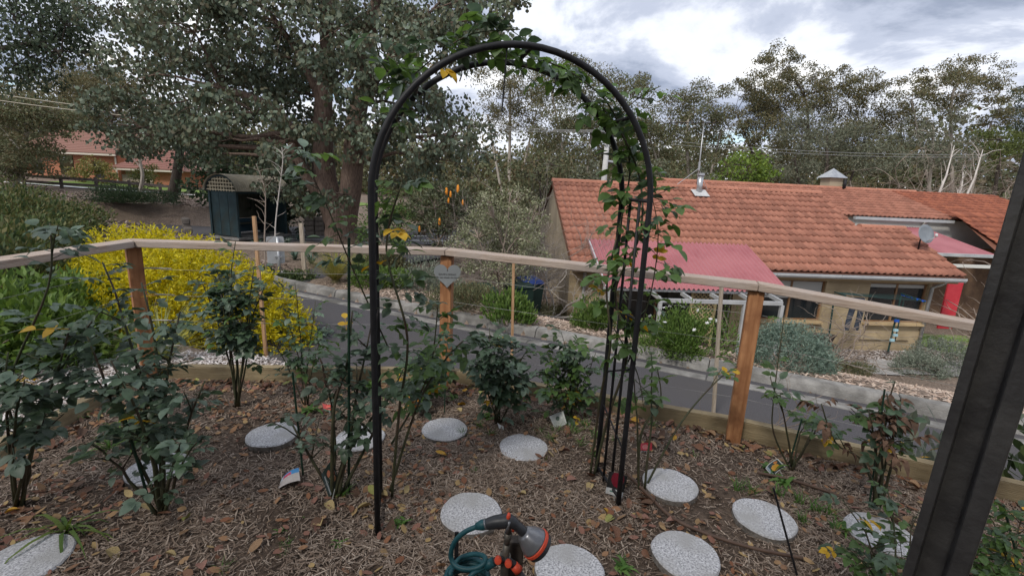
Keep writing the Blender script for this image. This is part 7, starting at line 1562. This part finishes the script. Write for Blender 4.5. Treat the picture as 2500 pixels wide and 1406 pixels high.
def bl2(x, y_, z_): return Vector((x, y_, z_))
ops = [(-.9, .15, .9, 2.0), (1.55, 2.75, .1, 2.5), (4.3, 5.2, .7, 2.1)]; cur = -1.2
mb = MB()
for (a, b, z0_, z1_) in ops + [(W_, W_, 0, 0)]:
    mb.add([bl2(cur, 0, 0), bl2(a, 0, 0), bl2(a, 0, 2.6), bl2(cur, 0, 2.6)], [(0, 1, 2, 3)])
    if b > a: mb.add([bl2(a, 0, 0), bl2(b, 0, 0), bl2(b, 0, z0_), bl2(a, 0, z0_)], [(0, 1, 2, 3)]); mb.add([bl2(a, 0, z1_), bl2(b, 0, z1_), bl2(b, 0, 2.6), bl2(a, 0, 2.6)], [(0, 1, 2, 3)])
    cur = b
mb.build('front_wall', bm_, bh); MB().add([bl2(W_, 0, 0), bl2(W_, 7, 0), bl2(W_, 7, 2.6), bl2(W_, 0, 2.6)], [(0, 1, 2, 3)]).build('side_wall', bm_, bh)
for (a, b, z0_, z1_) in ops:
    if b - a > 1.15 and z0_ < .2:
        MB().add([bl2(a, 1.2, 0), bl2(b, 1.2, 0), bl2(b, 1.2, 2.6), bl2(a, 1.2, 2.6)], [(0, 1, 2, 3)]).build('porch_recess', mat('porch_dark', (0.08, 0.035, 0.02), rough=.9), bh)
        MB().beam(bl2(a, -.02, 1.0), bl2(b, -.02, 1.0), .05, .05).build('balustrade_rail', barge, bh)
        for k in range(9): x = a + (b - a) * (k + .5) / 9; MB().box((0, 0, 0), (.03, .03, .9)).build('baluster', barge, bh, loc=(x, -.02, .54))
    else:
        w = MB(); 
        for p, q in (((a, z0_), (b, z0_)), ((a, z1_), (b, z1_)), ((a, z0_), (a, z1_)), ((b, z0_), (b, z1_))): w.beam(bl2(p[0], .06, p[1]), bl2(q[0], .06, q[1]), .08, .08)
        w = w.build('window', timber, bh); MB().box((0, 0, 0), (b - a, .02, z1_ - z0_)).build('pane', glass, w, loc=((a + b) / 2, .09, (z0_ + z1_) / 2))
MB().tube([bl2(W_ - .08, -.12, 0), bl2(W_ - .08, -.12, 2.5)], .06, 8).build('downpipe', gut, bh); MB().beam(bl2(-1.6, -.5, 2.62), bl2(W_ + .3, -.5, 2.62), .12, .14).build('gutter', gut, bh)
def courses(parent, x0, x1, y0, z0_, y1, z1_, n, m, skew=0.0):
    for k in range(n):
        f0, f1 = k / n, (k + 1.12) / n; MB().add([bl2(x0 + skew * f0, y0 + (y1 - y0) * f0, z0_ + (z1_ - z0_) * f0 + .09), bl2(x1 - skew * f0, y0 + (y1 - y0) * f0, z0_ + (z1_ - z0_) * f0 + .09), bl2(x1 - skew * f1, y0 + (y1 - y0) * f1, z0_ + (z1_ - z0_) * f1), bl2(x0 + skew * f1, y0 + (y1 - y0) * f1, z0_ + (z1_ - z0_) * f1),
            bl2(x0 + skew * f0, y0 + (y1 - y0) * f0, z0_ + (z1_ - z0_) * f0 - .01), bl2(x1 - skew * f0, y0 + (y1 - y0) * f0, z0_ + (z1_ - z0_) * f0 - .01)], [(0, 1, 2, 3), (4, 5, 1, 0)]).build('tile_course', m, parent)
rb = MB().add([bl2(-1.6, -.55, 2.66), bl2(W_ + .35, -.55, 2.66), bl2(W_ + .35, 3.6, 4.62), bl2(-1.6, 3.6, 4.62), bl2(W_ + .35, 7.8, 2.66), bl2(-1.6, 7.8, 2.66)], [(0, 1, 2, 3), (3, 2, 4, 5)]).build('roof', tile_g, bh); courses(rb, -1.6, W_ + .35, -.55, 2.72, 3.6, 4.7, 14, tile_g)
ac = MB().box((0, 0, 0), (.5, .25, .35)).build('air_conditioner', whitef, bh, loc=(-.35, -.15, .55))
gA, gB = pt(288, 413, BY - 1.5), pt(450, 416, BY - 1.5); zg = gA.z; gar = empty('brick_garage', 'lower brick garage with a red tiled hip roof next to the house', 'garage', Vector((gA.x, BY - 1.5, zg - 2.3))); W2 = gB.x - gA.x
MB().box((W2 / 2, 3, 1.15), (W2 - .4, 6, 2.3)).build('walls', bm_, gar); MB().box((0, 0, 0), (2.4, .06, 1.9)).build('roller_door', mat('door_cream', (0.40, 0.33, 0.27), (0.46, 0.38, 0.31), scale=2, rough=.7), gar, loc=(1.5, -.03, .96)); MB().beam(Vector((-.1, -.5, 2.3)), Vector((W2 + .2, -.5, 2.3)), .12, .13).build('gutter', gut, gar)
rr = MB().add([bl2(-.2, -.5, 2.34), bl2(W2 + .3, -.5, 2.34), bl2(W2 - 1.6, 2.6, 4.0), bl2(1.7, 2.6, 4.0), bl2(W2 + .3, 5.8, 2.34), bl2(-.2, 5.8, 2.34)], [(0, 1, 2, 3), (1, 4, 2), (0, 3, 5), (3, 2, 4, 5)]).build('roof', tile_g, gar); tile_r = mat('red_pink_tiles', None, isl=[(0.25, 0.12, 0.10), (0.32, 0.14, 0.115), (0.21, 0.11, 0.09)], rough=.85); courses(rr, -.2, W2 + .3, -.5, 2.40, 2.6, 4.06, 11, tile_r, 1.85)

# ================================================================== power pole, street light, wires
pole_c = mat('pole_concrete', (0.42, 0.42, 0.41), (0.52, 0.52, 0.51), scale=4, rough=.8); PY = 26.0
pb = pt(1474, 470, PY); pp = empty('power_pole', 'pale concrete power pole with crossarms and insulators behind the tiled ridge', 'power pole', Vector((pb.x, PY, -2.6))); PO = pp.location.copy()
MB().tube([Vector((0, 0, 0)), pt(1474, 445, PY) - PO, pt(1484, 330, PY) - PO], [.20, .16, .12], 12).build('shaft', pole_c, pp, smooth=True)
MB().beam(pt(1447, 346, PY - .15) - PO, pt(1505, 338, PY - .15) - PO, .10, .10).build('crossarm', pole_c, pp); MB().beam(pt(1452, 316, PY - .15) - PO, pt(1500, 314, PY - .15) - PO, .08, .08).build('crossarm', galv, pp)
for u, v in ((1439, 352), (1444, 351), (1450, 350), (1475, 346), (1479, 345)): MB().tube([pt(u, v, PY - .2) - PO, pt(u + 4, v + 8, PY - .2) - PO], .035, 7).build('insulator', whitef, pp)
for k in range(3): MB().tube([p - PO for p in spline([pt(1445 + 4 * k, 360, PY - .2), pt(1455, 372 + 3 * k, PY - .2), pt(1473, 374, PY - .2)], 5)], .014, 5).build('cable_loop', black, pp)
lp = empty('street_light', 'curved galvanised bracket arm beside the power pole', 'street light', Vector((pt(1509, 470, PY).x, PY, -2.6))); LO = lp.location.copy()
MB().tube([p - LO for p in spline([Vector((LO.x, PY, -2.6)), pt(1509, 450, PY), pt(1510, 415, PY), pt(1503, 399, PY), pt(1480, 394, PY)], 6)], .07, 8).build('arm', galv, lp, smooth=True)
wm = mat('power_cable', (0.30, 0.30, 0.30), rough=.6)
def wire(a, b, sag, label, r_=.014, m=wm):
    a, b = Vector(a), Vector(b); pts_ = [a.lerp(b, i / 14) - Vector((0, 0, sag * 4 * (i / 14) * (1 - i / 14))) for i in range(15)]; o = MB().tube([p - a for p in pts_], r_, 5).build('power_line', m, None, loc=a); tag(o, label, 'power line', 'overhead wires'); return o
for k in range(3): wire(pt(1452 + 20 * k, 318 + 2 * k, PY), pt(1130 - 10 * k, 296 + 6 * k, PY + 4), .15, ['topmost wire running from the power pole towards the large gum', 'middle wire between power pole and large gum', 'lowest wire between power pole and large gum'][k])
for k in range(2): wire(pt(1640, 345 + 8 * k, 30), pt(2400, 378 + 6 * k, 34), .25, ['upper thin cable behind the aerial in front of the gums', 'lower thin cable behind the aerial in front of the gums'][k], .012)
for k in range(2): wire(pt(-60, 222 + 15 * k, 24), pt(420, 280 + 12 * k, 27), .1, ['upper pale wire crossing above the brick house', 'lower pale wire crossing above the brick house'][k], .018, mat('pale_wire', (0.55, 0.5, 0.4), rough=.6))
for k in range(2): wire(pt(160, 40 + 28 * k, 24), pt(330, 85 + 28 * k, 26), .05, ['upper dark wire against the sky beside the large gum', 'lower dark wire against the sky beside the large gum'][k], .012, black)

# ================================================================== back of a street sign
sp_ = GT(678, 690); sg = empty('street_sign', 'pale grey back of a street sign on a short post', 'sign', sp_, R(28)); sy = sp_.y
tl = pt(665, 577, sy); hgt = tl.z - sp_.z
pl = [Vector((x, 0, z)) for x, z in rounded(.36, .62, .05)]
MB().prism([p + Vector((0, 0, hgt - .31)) for p in pl], (0, 0, 0), (0, .008, 0)).build('plate', mat('sign_back', (0.40, 0.41, 0.42), (0.48, 0.49, 0.5), scale=4, rough=.45, metal=.3), sg)
MB().tube([Vector((.05, -.04, -.1)), Vector((.05, -.04, hgt - .02))], .032, 10).build('post', galv, sg, smooth=True)
for z in (hgt - .16, hgt - .46): MB().box((0, 0, 0), (.14, .07, .04)).build('bracket', galv, sg, loc=(.05, -.035, z))
